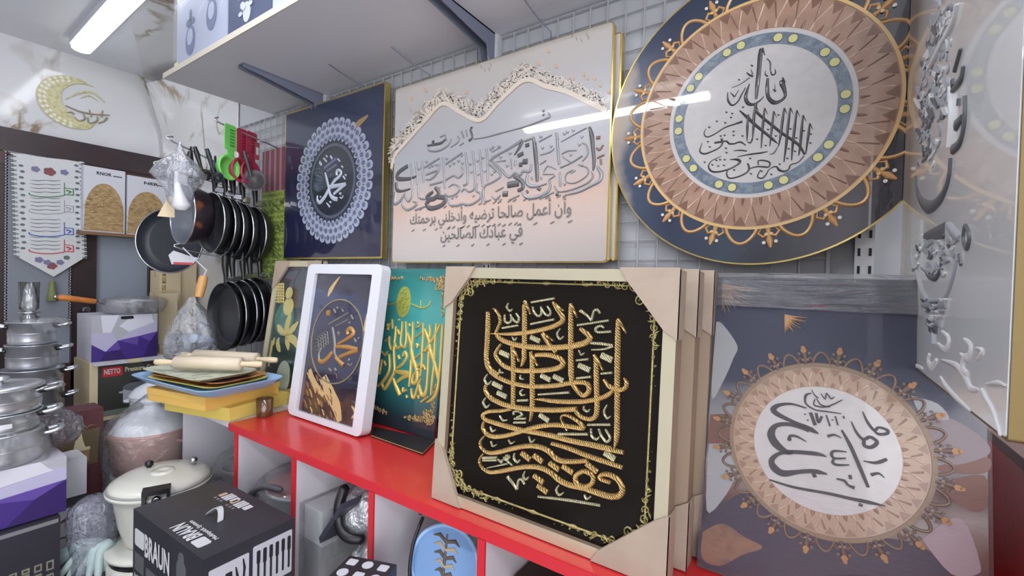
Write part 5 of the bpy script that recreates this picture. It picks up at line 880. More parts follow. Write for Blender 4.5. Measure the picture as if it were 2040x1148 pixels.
    for (x, y, dx, dy) in ((150, 50, 1, 0.75), (385, 165, 1, 0.2)):
        q = MB()
        for k in range(22):
            a_ = math.radians(10+80*k/21); l = rnd.uniform(70, 150) if x < 300 else rnd.uniform(40, 90); q.strokes(pl, G7, [((5, 4, 1), [(x, y), (x+l*0.5*math.cos(a_), y+l*0.5*math.sin(a_)), (x+l*math.cos(a_)*1.05, y+l*math.sin(a_)*0.8)])], 0, 0.002, 0)
        q.build('gold_feather', M_orn, t)
    FW_ = film('bubble_film', milk=0.045, gloss=0.07, scale=1.0, strength=0.9, stretch=((60, 60, 260), (0.0, 0.9, 0.0)))
    q = MB(); q.slab(pl, u0-0.003, u1+0.003, v0+0.001, v1+0.006, -0.026, 0.0045, 0.003); q.build('film_wrap', FW_, t)
    q = MB(); q.grid(lambda a, b: pl.P(u0+(u1-u0)*a, v1-0.05+0.056*b, 0.0075+0.003*math.sin(9*a+5*b)+0.002*math.sin(31*a)), 40, 6, thick=tuple(-pl.n*0.001)); q.build('folded_film', film('folded_film', tint=(150, 156, 166), milk=0.13, gloss=0.25, scale=1.0, strength=0.9, stretch=((14, 14, 120), (0.0, 0.25, 0.0))), t)
wrapped_picture()
# ------------------------------------------------------------------ the corner full of kitchen goods
M_alu = mat('brushed_aluminium', (206, 210, 216), 0.30, 0.8); M_alud = mat('aluminium_shade', (176, 180, 188), 0.36, 0.8); M_blackp = mat('black_plastic', (26, 26, 30), 0.35); M_nonstick = mat('nonstick_black', (30, 31, 35), 0.34, spec=0.6); M_nsin = mat('nonstick_grey', (40, 43, 50), 0.45)
M_rim = mat('bright_rim', (190, 192, 196), 0.2, 1.0); M_tbl = mat('table_dark', (58, 52, 54), 0.6); M_cardb = mat('cardboard', (214, 198, 164), 0.7, noise=(12, (202, 186, 152), 0.3, 0.7)); M_bw = mat('box_white', (204, 206, 214), 0.45); M_bk = mat('box_black', (40, 40, 46), 0.42)
def table(x0, x1, y0, y1, z, label):
    t = thing('display_table', label, 'table', ((x0+x1)/2, (y0+y1)/2, H-1.4))
    q = MB(); q.box(x0, x1, y0, y1, z-0.03, z); q.build('table_top', M_tbl, t)
    for x in (x0+0.02, x1-0.06):
        for y in (y0+0.02, y1-0.06): q = MB(); q.box(x, x+0.04, y, y+0.04, -1.4, z-0.03); q.build('leg', M_tbl, t)
table(-3.02, -2.12, -0.35, 1.03, -0.62, 'dark table in the corner under the stacked pots and cookware boxes')
table(-2.09, -0.84, -0.45, 0.635, -0.86, 'low dark table in front of the counter under the goods')
# --- stacked pots
def pot_stack(cx, cy, tiers, label, name='stock_pot', lid=None, handles=(1, -1), film_=None, group='stacked aluminium pots'):
    """tiers: (z bottom, z top, radius, label)"""
    for k, (z0, z1, r, lb) in enumerate(tiers):
        t = thing(name, lb, 'pot', (cx, cy, z0+H), group)
        q = MB(); c = Vector((cx, cy, z0+H)); h = z1-z0
        q.lathe([(r*0.93, 0.001), (r*0.985, 0.006), (r, 0.018), (r, h-0.004), (r+0.003, h-0.003), (r+0.004, h), (r-0.003, h), (r-0.004, 0.02), (r*0.9, 0.006), (0.0, 0.005)], c, n=48); q.build('body', M_alu, t)
        q = MB(); q.lathe([(r+0.0005, h*0.48), (r+0.0012, h*0.5), (r+0.0005, h*0.52)], c, n=48, cap=False); q.build('band', M_alud, t)
        for sg in handles:
            q = MB(); a = Vector((0.25*sg, sg, 0)).normalized(); b = Vector((-a.y, a.x, 0)); zc = c+Vector((0, 0, h*0.78))
            pth = spath([zc+a*(r-0.002)+b*0.022, zc+a*(r+0.018)+b*0.024+Vector((0, 0, .004)), zc+a*(r+0.034)+b*0.018+Vector((0, 0, .008)), zc+a*(r+0.034)-b*0.018+Vector((0, 0, .008)), zc+a*(r+0.018)-b*0.024+Vector((0, 0, .004)), zc+a*(r-0.002)-b*0.022], 4)
            q.tube(pth, 0.0055, 8); hd = q.build('handle', M_alu, t)
            for s2 in (-1, 1): q = MB(); q.lathe([(0.008, 0), (0.006, 0.012)], zc+a*(r-0.003)+b*0.022*s2, a, 10); q.build('bracket', M_blackp, hd)
        if lid and k == len(tiers)-1: lid(t, Vector((cx, cy, z1+H)), r)
XA, YA = -2.42, 0.395
zA = lambda y: -0.2075-(y-645)*0.001886
pot_stack(XA, YA, [(-0.62, zA(772), 0.0866, 'aluminium pot at the bottom of the tall stack by the door'), (zA(772), zA(733), 0.084, 'aluminium pot second from the bottom of the tall stack by the door'), (zA(733), zA(685), 0.069, 'aluminium pot second from the top of the tall stack by the door'), (zA(685), zA(640), 0.0645, 'open aluminium pot topmost of the tall stack by the door')], '')
q = MB(); c = Vector((XA, YA, zA(645)+H))
def crumple(q, c, prof, amp, n=36, seed=0, squash=1.0, m=14):
    rnd = random.Random(seed); ph = [(rnd.uniform(0, 6.28), rnd.randint(2, 7), rnd.uniform(3, 30)) for _ in range(5)]
    K = len(prof)
    def fn(a, b):
        r, h = lerp2(prof, b); t = 2*math.pi*a
        k = 1+amp*sum(math.sin(f*t+p+h*g) for p, f, g in ph)/3
        return Vector(c)+Vector((r*k*math.cos(t), r*k*math.sin(t)*squash, h))
    q.grid(fn, n, m)
def lerp2(P, t):
    x = t*(len(P)-1); i = min(int(x), len(P)-2); f = x-i
    return tuple(P[i][j]+(P[i+1][j]-P[i][j])*f for j in range(len(P[0])))
tag((lambda q: (crumple(q, Vector((XA+0.01, YA+0.03, zA(640)+H)), [(0.06, -0.03), (0.068, 0.0), (0.06, 0.012), (0.03, 0.016), (0.004, 0.012)], 0.16, seed=4), q.build('plastic_bag', FILM))[1])(MB()), 'clear plastic film crumpled over the topmost pot by the door', 'plastic film')
def glass_jar():
    p = PX(58, 626, XA); t = thing('glass_press_jar', 'clear glass jar with a steel collar standing in the topmost pot', 'jar', (p.x, p.y, zA(685)+0.006+H))
    M_gl = film('jar_glass', tint=(210, 220, 225), milk=0.05, gloss=0.5, scale=4, strength=0.05); z0 = zA(685)+0.0065+H; zc = p.z; zt = PX(55, 562, XA).z
    q = MB(); q.lathe([(0.020, z0-zc), (0.026, z0-zc+0.01), (0.024, -0.01), (0.016, 0), (0.016, 0.012), (0.026, 0.02), (0.028, zt-zc), (0.0265, zt-zc), (0.024, 0.022)], (p.x, p.y, zc), n=28, cap=True); q.build('glass', M_gl, t)
    q = MB(); q.lathe([(0.017, 0.0), (0.030, 0.003), (0.031, 0.008), (0.017, 0.012)], (p.x, p.y, zc), n=28); q.build('steel_collar', M_chrome, t)
glass_jar()
def flat_lid(t, c, r):
    q = MB(); q.lathe([(r+0.004, 0.0), (r+0.006, 0.003), (r+0.004, 0.006), (r*0.86, 0.009), (r*0.80, 0.006), (0.0, 0.007)], c, n=48); l = q.build('lid', M_alu, t)
    q = MB(); q.lathe([(0.006, 0.006), (0.006, 0.016), (0.016, 0.018), (0.017, 0.024), (0.012, 0.028)], c, n=20); q.build('lid_knob', M_alu, l)
    a = Vector((0.5, 0.85, 0)).normalized(); b = Vector((-a.y, a.x, 0))
    q = MB(); q.tube([c+a*r+b*0.02+Vector((0, 0, -.01)), c+a*(r+0.035)+b*0.004, c+a*(r+0.035)-b*0.004, c+a*r-b*0.02+Vector((0, 0, -.01))], 0.003, 8); q.build('wire_handle', M_chrome, l)
XB, YB = -1.735, 0.226
zB = lambda y: -0.305-(y-765)*0.00135
ZP2 = -0.505
pot_stack(XB, YB, [(ZP2, zB(852), 0.078, 'film wrapped aluminium pot at the bottom of the near stack'), (zB(852), zB(815), 0.075, 'aluminium pot with a white label in the middle of the near stack'), (zB(815), zB(768), 0.076, 'lidded aluminium pot on top of the near stack')], '', lid=flat_lid, handles=(1,))
t = [o for o in COL.objects if o.get('label', '').startswith('aluminium pot with a white label')][0]
q = MB(); zz = (zB(852)+zB(815))/2+H
def lab(a, b):
    th = math.radians(-14+22*a); return Vector((XB+0.0765*math.cos(th), YB+0.0765*math.sin(th), zz-0.006+0.012*b))
q.grid(lab, 6, 1); q.build('label', M_bw, t)
q = MB(); crumple(q, (XB, YB, ZP2+0.002+H), [(0.088, 0), (0.096, 0.02), (0.092, 0.05), (0.084, 0.075), (0.079, 0.085)], 0.10, seed=9); tag(q.build('plastic_bag', FILM), 'clear plastic film wrapped round the bottom of the near pot stack', 'plastic film')
q = MB(); crumple(q, (XB-0.06, YB+0.12, ZP2+0.002+H), [(0.036, 0), (0.05, 0.03), (0.045, 0.07), (0.02, 0.095), (0.004, 0.1)], 0.2, seed=12); tag(q.build('plastic_bag', film('dark_film', tint=(110, 108, 124), milk=0.35, gloss=0.5, scale=40, strength=1.0)), 'dark shiny crumpled plastic bag beside the near pot stack', 'plastic bag')
# --- faceted white and purple cookware boxes
M_pw = [mat('facet_white', (206, 206, 218), 0.4), mat('facet_grey', (168, 170, 178), 0.4), mat('facet_lilac', (176, 172, 200), 0.4), mat('facet_violet', (92, 70, 150), 0.4), mat('facet_purple', (64, 42, 122), 0.4), mat('facet_deep', (48, 30, 92), 0.4)]
FAC = [(1, [(0, 1), (0.13, 1), (0.16, 0.62), (0.04, 0.58), (0, 0.62)]), (0, [(0.13, 1), (0.40, 1), (0.28, 0.62), (0.16, 0.62)]), (2, [(0, 0.62), (0.16, 0.62), (0.28, 0.62), (0.38, 0.43), (0.20, 0.20), (0, 0.38)]), (1, [(0.40, 1), (0.62, 1), (0.40, 0.75), (0.28, 0.62)]), (1, [(0.28, 0.62), (0.40, 0.75), (0.55, 0.60), (0.38, 0.43)]), (0, [(0.62, 1), (0.90, 1), (0.95, 0.80), (0.55, 0.62), (0.40, 0.75)]), (2, [(0.55, 0.60), (0.95, 0.80), (1, 0.58), (0.70, 0.50), (0.38, 0.43)]), (1, [(0.90, 1), (1, 1), (1, 0.80), (0.93, 0.86)]), (2, [(0.93, 0.86), (1, 0.80), (1, 0.58), (0.95, 0.80)]), (4, [(0, 0.38), (0.20, 0.20), (0.12, 0), (0, 0)]), (3, [(0.20, 0.20), (0.38, 0.43), (0.42, 0.22)]), (4, [(0.38, 0.43), (0.70, 0.50), (0.72, 0.30), (0.42, 0.36)]), (3, [(0.38, 0.43), (0.70, 0.50), (0.68, 0.30)]), (4, [(0.38, 0.43), (0.42, 0.22), (0.50, 0.02), (0.78, 0.02), (0.68, 0.30)]), (3, [(0.70, 0.50), (1, 0.58), (0.88, 0.36)]), (4, [(0.70, 0.50), (0.88, 0.36), (0.78, 0.02), (0.68, 0.30)]), (5, [(0.12, 0), (0.20, 0.20), (0.42, 0.22), (0.50, 0.02), (0.50, 0)]), (5, [(1, 0.58), (0.88, 0.36), (0.78, 0.02), (0.50, 0.02), (0.50, 0), (1, 0)])]
def facet_box(x, y0, y1, z0, z1, dp, label, handle=True):
    t = thing('cookware_box', label, 'box', (x-dp/2, (y0+y1)/2, z0+H), 'white and purple cookware boxes')
    q = MB(); q.box(x-dp, x, y0, y1, z0, z1, 0); q.build('carton', [M_pw[0]], t)
    pl = Plane(Vector((x, y0, z0+H)), (0, 1, 0), Z1); W_, h_ = y1-y0, z1-z0
    q = MB()
    for k, (mi, pts) in enumerate(FAC): q.poly(pl, [(a*W_, b*h_) for a, b in pts], 0.0012+0.00012*k, mi, 0.001)
    q.build('faceted_print', M_pw, t)
    if handle: q = MB(); q.slab(pl, W_*0.42, W_*0.62, h_*0.90, h_*0.97, 0.0014, 0.002, h_*0.03); q.build('hand_slot', M_blackp, t)
xN = -2.42; y0 = PX(182, 660, xN).y; y1 = PX(313, 660, xN).y; zt = PX(181, 630, xN).z-H; zn = PX(183, 722, xN).z-H
facet_box(xN, y0, y1, zn, zt, 0.20, 'white and purple faceted cookware box on the boxed pressure cooker')
facet_box(-1.66, -0.16, 0.336, -0.652, ZP2, 0.26, 'white and purple faceted cookware box under the near pot stack')
# --- boxed pressure cooker
def cooker_box():
    x = xN+0.012; y0 = PX(178, 780, x).y; y1 = PX(332, 760, x).y; z0, z1 = -0.62, zn-0.002; W_, h_ = y1-y0, z1-z0
    t = thing('cookware_box', 'black cookware box with a red logo and a printed pressure cooker', 'box', (x-0.11, (y0+y1)/2, z0+H))
    q = MB(); q.box(x-0.22, x, y0, y1, z0, z1); q.build('carton', M_cardb, t)
    pl = Plane(Vector((x, y0, z0+H)), (0, 1, 0), Z1); q = MB(); fw = 0.016
    q.slab(pl, fw*1.6, W_-0.002, fw, h_-fw, 0, 0.0008, 0, 0)
    q.slab(pl, fw*1.6, W_*0.8, fw, h_*0.16, 0.0008, 0.0012, 0, 1)
    q.build('black_print', [mat('box_print_black', (58, 58, 54), 0.4), mat('print_grey_green', (112, 120, 112), 0.45)], t)
    q = MB(); q.slab(pl, W_*0.15, W_*0.40, h_*0.74, h_*0.90, 0.0008, 0.0014, 0.004, 0); q.text(pl, 'NETTO', W_*0.17, h_*0.78, height=h_*0.09, width=W_*0.20, h1=0.002, mi=1, bold=0.03); q.build('red_logo', [mat('logo_red', (190, 44, 48), 0.4), M_bw], t)
    q = MB(); q.text(pl, 'Pressure Cooker', W_*0.43, h_*0.79, height=h_*0.085, width=W_*0.52, h1=0.0014, bold=0.03); q.build('title', mat('print_khaki', (196, 192, 160), 0.45), t)
    q = MB(); cx = W_*0.58; cz = h_*0.40
    q.slab(pl, cx-0.045, cx+0.045, cz-0.04, cz+0.028, 0.0008, 0.0014, 0.010, 0); q.disc(pl, (cx, cz+0.028), 0.046, 0.0018, 1, 28, 0.0006, 0.018); q.slab(pl, cx-0.012, cx+0.012, cz-0.035, cz+0.022, 0.0014, 0.002, 0.003, 1)
    q.slab(pl, cx-0.058, cx-0.044, cz+0.006, cz+0.014, 0.0008, 0.002, 0.002, 0); q.slab(pl, cx+0.044, cx+0.058, cz+0.006, cz+0.014, 0.0008, 0.002, 0.002, 0); q.slab(pl, cx-0.02, cx+0.02, cz+0.046, cz+0.054, 0.0008, 0.0022, 0.003, 2)
    q.build('printed_cooker', [mat('print_steel', (170, 174, 180), 0.4), mat('print_steel_dark', (96, 100, 106), 0.4), M_bk], t)
    q = MB()
    for a, b in ((0.02, 0.44), (0.62, 0.98)): q.obox(Vector((x-0.02, y0+W_*a, z1+H)), Vector((0.06, 0, -0.008)), Vector((0, W_*(b-a), 0)), Vector((0.0, 0, 0.002)))
    q.build('open_flap', M_bw, t)
cooker_box()
def handled_pan():
    c = PX(262, 604, -2.50); r = 0.098; z0 = zt+H+0.0005; h = 0.055
    t = thing('saucepan', 'steel saucepan with an orange wooden handle on the faceted box', 'pan', (c.x, c.y, z0))
    q = MB(); o = Vector((c.x, c.y, z0)); q.lathe([(r*0.80, 0), (r*0.9, 0.006), (r*0.95, h-0.003), (r, h), (r*0.985, h+0.001), (r*0.93, h-0.004), (r*0.86, 0.008), (0, 0.007)], o, n=40); q.build('bowl', M_chrome, t)
    a = PX(192, 601, -2.47); b = PX(113, 592, -2.47); d = (b-a)
    q = MB(); q.tube([a+d*k for k in (0, 0.05, 0.3, 0.8, 0.95, 1.0)], [0.007, 0.0105, 0.011, 0.0125, 0.011, 0.004], 14); q.build('handle', mat('orange_wood', (196, 122, 52), 0.4, noise=(30, (176, 104, 44), 0.3, 0.7)), t)
    q = MB(); q.tube([Vector((c.x, c.y-r*0.93, z0+h-0.012)), a.lerp(Vector((c.x, c.y-r, z0+h-0.01)), .4), a], 0.006, 10); q.lathe([(0.005, 0), (0.007, 0.006), (0.002, 0.010)], b, d.normalized(), 10); q.build('ferrule', M_chrome, t)
    q = MB(); crumple(q, o+Vector((0, 0.01, 0.001)), [(0.10, 0), (0.112, 0.02), (0.118, 0.05), (0.10, 0.066), (0.06, 0.074), (0.004, 0.07)], 0.07, seed=21); q.build('film_wrap', FILM, t)
handled_pan()
# --- banner, second banner, straw baskets, cartons
def banner():
    M_b = mat('banner_white', (206, 208, 210), 0.55, noise=(90, (196, 200, 200), 0.3, 0.8)); x = -3.095
    pl = Plane(Vector((x, 0, H)), (0, 1, 0), Z1); C_ = lambda a, b: pl.uv(a/4.25, 290+b/4.25)
    out = [C_(*p) for p in ((112, 66), (205, 72), (310, 92), (420, 106), (560, 120), (690, 142), (716, 950), (455, 1112), (140, 938))]
    t = thing('pennant_banner', 'white pennant banner with coloured lettering panels hanging on the door', 'banner', pl.P((out[0][0]+out[5][0])/2, out[7][1]))
    q = MB(); q.poly(pl, out, 0, 0, 0.003); q.build('cloth', M_b, t)
    q = MB(); p0 = pl.P(out[0][0]-0.02, out[0][1]-0.004, -0.008); p1 = pl.P(out[5][0]+0.02, out[5][1]-0.004, -0.008); q.tube([p0, p1], 0.006, 8); q.tube([p0.lerp(p1, .5), p0.lerp(p1, .5)+Vector((-0.018, 0, 0.02)), p0.lerp(p1, .5)+Vector((-0.03, 0, 0.024))], 0.002, 6); q.build('rod', M_redwood, t)
    q = MB()
    L = [C_(112, 70), C_(140, 938)]; R = [C_(690, 142), C_(716, 950)]
    for (a, b) in (L, R):
        for i in range(46):
            f = i/45; x_, y_ = a[0]+(b[0]-a[0])*f, a[1]+(b[1]-a[1])*f; q.slab(pl, x_-0.009, x_+0.009, y_-0.0035, y_+0.0025, 0, 0.002, 0, i % 2)
    q.build('fringe', [M_b, mat('fringe_grey', (120, 124, 128), 0.6)], t)
    cols = [mat('banner_green', (70, 128, 84), 0.5), mat('banner_grey', (120, 124, 132), 0.5), mat('banner_blue', (62, 92, 172), 0.5), mat('banner_red', (186, 56, 62), 0.5), mat('banner_script', (110, 112, 118), 0.55), mat('banner_maroon', (128, 72, 78), 0.55), mat('banner_violet', (118, 116, 150), 0.55), mat('banner_leaf', (92, 104, 108), 0.55)]
    TB = (0, 290, 4.25); q = MB()
    for (y, c, yb) in ((350, 0, 440), (500, 1, 600), (680, 2, 765), (830, 3, 915)):
        for k in range(4): q.strokes(pl, TB, [((3, 8, 5, 8, 4), [(255, y-60+k*32+k*0), (320, y-52+k*33), (390, y-56+k*33), (450, y-50+k*33), (512, y-54+k*33)])], 0, 0.0014, 4, True)
    q.build('script', cols, t)
    q = MB()
    for (y, c) in ((400, 0), (545, 1), (735, 2), (880, 3)):
        w_ = 9 if c != 1 else 4
        q.strokes(pl, TB, [((w_, w_), [(245, y+0), (258, y+18), (330, y+32), (420, y+36), (500, y+30), (545, y+22)]), (w_*0.7, [(545, y+24), (545, y-84)]), (w_*0.7, [(545, y-40), (620, y-32)]), (w_*0.9, [(620, y-32), (622, y+22)]), (w_*0.9, [(545, y+16), (622, y+22)]), ((w_*1.5, w_), [(560, y-20), (600, y-8), (575, y+8)])], 0, 0.002, c, True)
    q.build('panel_mark', cols, t)
    q = MB()
    for i in range(15):
        y = 170+i*50
        for xx in (178+10*(i % 2)+i*1.2, 646+8*(i % 2)+i*0.8): c = pl.uv(xx/4.25, 290+y/4.25); q.disc(pl, c, 0.0085, 0.0014, 7, 8, 0.0012, 0.006)
    for (xx, y, r, m_) in ((300, 200, 0.014, 6), (420, 222, 0.02, 5), (545, 228, 0.014, 6), (330, 968, 0.014, 6), (400, 990, 0.013, 6), (440, 1020, 0.017, 5), (510, 990, 0.013, 6), (565, 950, 0.011, 7)):
        c = pl.uv(xx/4.25, 290+y/4.25)
        for k in range(5): q.disc(pl, (c[0]+r*0.6*math.cos(k*1.257), c[1]+r*0.5*math.sin(k*1.257)), r*0.55, 0.0014+0.0002*k, m_, 8, 0.0012)
    q.build('flower_border', cols, t)
    tp = PX(104, 556, x); q = MB(); q.tube([tp+Vector((0, 0, .004)), tp-Vector((0, 0, 0.012))], 0.002, 6); q.lathe([(0.009, -0.012), (0.011, -0.02), (0.009, -0.03), (0.010, -0.034), (0.016, -0.075), (0.021, -0.108), (0.0, -0.11)], tp, n=12); q.build('tassel', mat('olive_tassel', (124, 132, 84), 0.7), t)
    # grey scalloped banner behind
    x2 = -3.122; pl2 = Plane(Vector((x2, 0, H)), (0, 1, 0), Z1); a = pl2.uv(13, 300); b = pl2.uv(138, 645)
    q = MB(); q.slab(pl2, a[0], b[0], b[1], a[1], 0, 0.002)
    n = 60
    for i in range(n):
        y = b[1]+(a[1]-b[1])*(i+.5)/n
        for u in (a[0], b[0]): q.disc(pl2, (u, y), 0.0055, 0.002, 1, 8, 0.002)
    q.tube([pl2.P(a[0]-0.01, a[1], -0.004), pl2.P(b[0]+0.01, a[1], -0.004)], 0.004, 6, 1)
    tag(q.build('pennant_banner', [mat('grey_cloth', (126, 132, 142), 0.6), mat('grey_scallop', (160, 164, 168), 0.6)]), 'plain grey banner with scalloped edges behind the white pennant', 'banner')
banner()
def straw_boxes():
    x = -3.05; zl = PX(200, 463, x).z-H
    t = thing('door_ledge', 'narrow brown wooden ledge on the door carrying two straw printed boxes', 'ledge', (-3.08, 0.84, zl-0.02+H)); q = MB(); q.box(-3.12, -3.03, 0.655, 1.03, zl-0.016, zl); q.build('board', mat('ledge_wood', (124, 92, 66), 0.5), t)
    for px0, px1, py, lb, txt in ((165, 249, 328, 'white box with a printed straw basket beside the white pennant', 'RNOR'), (252, 334, 348, 'white box with a printed straw basket behind the hanging frying pans', 'NER')):
        y0 = PX(px0, 400, x).y+0.002; y1 = PX(px1, 400, x).y; z1 = PX(px0, py, x).z-H; W_, h_ = y1-y0, z1-zl
        t = thing('straw_basket_box', lb, 'box', (x-0.04, (y0+y1)/2, zl+H), 'straw basket boxes on the door')
        q = MB(); q.box(x-0.065, x, y0, y1, zl+0.0005, z1); q.build('carton', M_bw, t)
        pl = Plane(Vector((x, y0, zl+H)), (0, 1, 0), Z1); q = MB(); n = 24
        arc = [(W_*0.01, h_*0.02), (W_*0.97, h_*0.02)]+[(W_*(0.5+0.47*math.cos(math.pi*i/n)), h_*(0.30+0.46*math.sin(math.pi*i/n))) for i in range(n+1)]
        q.poly(pl, arc, 0.001, 0, 0.0009); rnd = random.Random(px0)
        for k in range(170):
            f = rnd.random(); g_ = rnd.random(); xx = W_*(0.04+0.9*f); top = 0.30+0.44*math.sqrt(max(0, 1-((f-0.49)/0.5)**2)); yy = h_*(0.03+(top-0.06)*g_); an = rnd.uniform(-0.7, 0.5); l = 0.012
            q.ribbon(pl, [(xx-l*math.cos(an), yy-l*math.sin(an)), (xx, yy+0.002), (xx+l*math.cos(an), yy+l*math.sin(an))], [0.001, 0.0022, 0.001], 0.001, 0.0018, 1 if k % 3 else 2, True)
        q.build('straw_print', [mat('straw', (176, 148, 104), 0.6, noise=(60, (150, 122, 82), 0.4, 0.6)), mat('straw_light', (200, 174, 126), 0.6), mat('straw_dark', (128, 100, 66), 0.6)], t)
        q = MB(); q.text(pl, txt, W_*0.30 if txt == 'RNOR' else W_*0.4, h_*0.885, height=h_*0.05, width=W_*0.36, h1=0.0012, bold=0.03); q.slab(pl, W_*0.70, W_*0.92, h_*0.89, h_*0.905, 0, 0.001); q.build('brand_text', M_bk, t)
straw_boxes()
def cartons():
    xs = -2.66; g = 'plain cardboard cartons in the corner'
    def cart(x, dp, ya, yb, z0, z1, lb, txt=False):
        t = thing('cardboard_carton', lb, 'carton', (x-dp/2, (ya+yb)/2, z0+H), g); q = MB(); q.box(x-dp, x, ya, yb, z0, z1); q.build('carton', M_cardb, t)
        q = MB(); q.box(x-dp*0.5-0.012, x-dp*0.5+0.012, ya-0.0006, yb+0.0006, z1-0.03, z1+0.0006); q.build('tape', mat('carton_tape', (182, 168, 136), 0.35), t)
        if txt:
            pl = Plane(Vector((x, ya, z0+H)), (0, 1, 0), Z1); q = MB(); q.text(pl, 'ISEI', 0.026, (z1-z0)-0.115, width=0.10, height=0.016, h1=0.001, ang=math.pi/2, bold=0.02); q.build('printed_letters', mat('print_mustard', (128, 112, 60), 0.5), t)
    yA, yB, yC, yD = PX(318, 560, xs).y, PX(360, 560, xs).y, PX(362, 560, xs).y, 1.03
    cart(xs, 0.12, yA, yB, -0.62, PX(340, 540, xs).z-H, 'tall cardboard carton with printed letters behind the hanging film bag', True)
    cart(xs-0.02, 0.12, yC, yD, -0.62, PX(370, 520, xs).z-H, 'tall plain cardboard carton against the marble corner')
    xf = -2.53; a, b = PX(316, 640, xf).y, PX(352, 640, xf).y; zm = PX(330, 686, xf).z-H; z1 = PX(330, 585, xf).z-H
    cart(xf, 0.11, a+0.004, b, -0.62, zm, 'small cardboard carton on the table under another of its kind'); cart(xf, 0.115, a, b+0.002, zm+0.0012, z1, 'cardboard carton stacked on a smaller one in front of the tall ones')
cartons()
# --- hanging pans
def hook_arm(x, y0, z0, y1, z1, label, tip=0.02):
    q = MB(); q.tube(spath([(x, y1, z1-0.03+H), (x, y1-0.004, z1+H), (x, y0, z0+H), (x, y0-0.004, z0+tip+H)], 4), 0.003, 8)
    q.box(x-0.02, x+0.02, 1.0335, 1.0385, z1-0.04, z1+0.01); tag(q.build('display_hook', M_chrome), label, 'hook', 'display hooks on the wire grid')
hook_arm(-1.97, 0.68, 0.476, 1.036, 0.375, 'long steel display hook carrying the row of frying pans')
hook_arm(-1.90, 0.80, 0.572, 1.036, 0.532, 'steel display hook carrying the green and red strainers')
hook_arm(-1.95, 0.70, 0.085, 1.036, 0.03, 'steel display hook carrying the lower row of black pans')
hook_arm(-2.29, 0.74, 0.44, 1.036, 0.40, 'steel display hook carrying the broad dark pan')
def make_pan(r, dp, label, name='frying_pan', inner=M_nsin, outer=M_nonstick, rim=M_rim, hl=0.17, group=None, hm=None):
    """built hanging by its handle: opening towards -y, centre at the origin of the thing"""
    t = thing(name, label, 'pan', (0, 0, 0), group); ax = (0, 1, 0); ref = (0, 0, 1)
    q = MB(); q.lathe([(r, 0.0), (r+0.001, 0.002), (r*0.97, dp*0.4), (r*0.86, dp*0.9), (r*0.80, dp), (0.0, dp)], (0, 0, 0), ax, 44, 0, ref, cap=False); q.build('outside', outer, t)
    q = MB(); q.lathe([(r-0.003, 0.001), (r*0.93, dp*0.4), (r*0.82, dp*0.85), (r*0.76, dp-0.004), (0.0, dp-0.004)], (0, 0, 0), ax, 44, 0, ref, cap=False); q.build('inside', inner, t)
    q = MB(); q.lathe([(r-0.0035, 0.001), (r-0.002, -0.0015), (r+0.0015, -0.0015), (r+0.002, 0.002)], (0, 0, 0), ax, 44, 0, ref, cap=False); q.build('rim', rim, t)
    q = MB(); y = dp*0.35
    q.tube([Vector((0, y, r*0.94)), Vector((0, y, r+0.03)), Vector((0, y-0.004, r+0.07)), Vector((0, y-0.004, r+hl-0.03)), Vector((0, y-0.002, r+hl))], [0.007, 0.009, 0.012, 0.013, 0.008], 12); hd = q.build('handle', hm or M_blackp, t)
    q = MB(); q.tube([Vector((0.006*math.cos(k*math.pi/4), y, r+hl+0.010+0.010*math.sin(k*math.pi/4))) for k in range(8)], 0.0025, 8, closed=True); q.build('hanging_ring', hm or M_blackp, hd)
    q = MB(); q.slab(Plane(Vector((0, y+0.012, r+0.015)), (1, 0, 0), Z1), -0.008, 0.008, -0.012, 0.012, -0.016, 0.014, 0.004); q.build('bracket', M_chrome, hd)
    return t
armz = lambda y: 0.476+(0.375-0.476)*(y-0.68)/(1.036-0.68)
M_red_ns = mat('flame_print', (38, 30, 38), 0.35, noise=(16, (128, 78, 44), 0.56, 0.72))
p = make_pan(0.112, 0.075, 'deep pan with a grey inside and flame print, foremost in the hanging row', inner=mat('pan_grey', (96, 102, 112), 0.4), outer=M_red_ns, group='frying pans hanging on the upper hook', hl=0.125)
p.location = Vector((-1.965, 0.705, 0.216+H))
base = make_pan(0.118, 0.040, 'black frying pan hanging second in the upper row, next to the flame pan', group='frying pans hanging on the upper hook', hl=0.125)
base.location = Vector((-1.965, 0.80, 0.195+H)); ORI[base.name] = base.location.copy()
ordn = ['third', 'fourth', 'fifth', 'sixth']
for k, y in enumerate((0.838, 0.868, 0.905, 0.955)):
    dup(base, (0.0, y-0.80, -0.008*(k+1)), 'black frying pan hanging %s in the upper row counted from the flame pan' % ordn[k])
big = make_pan(0.138, 0.042, 'broad dark pan turned towards the aisle, lowest of the hanging pans', hl=0.15, inner=mat('pan_dark_inside', (44, 47, 56), 0.42))
big.location = PX(337, 480, -2.30); big.rotation_euler = (0, 0, math.radians(38))
low = make_pan(0.134, 0.030, 'black pan foremost in the lower hanging row beside the film bag', group='black pans hanging on the lower hook', hl=0.13, inner=M_nonstick, rim=M_nonstick)
low.location = Vector((-1.95, 0.842, -0.175+H)); ORI[low.name] = low.location.copy()
for k, (y, lb) in enumerate(((0.868, 'black pan second in the lower hanging row behind the foremost one'), (0.908, 'black pan third in the lower hanging row counted from the film bag'), (0.935, 'black pan fourth in the lower hanging row, just before the wall'), (0.975, 'black pan nearest the wall in the lower hanging row'))):
    o = dup(low, (0, y-0.842, 0.006*(k+1)), lb)
for o in [low]+[x for x in COL.objects if x.name.startswith('frying_pan')]: pass
M_lowrim = mat('thin_bright_rim', (150, 152, 156), 0.25, 0.9)
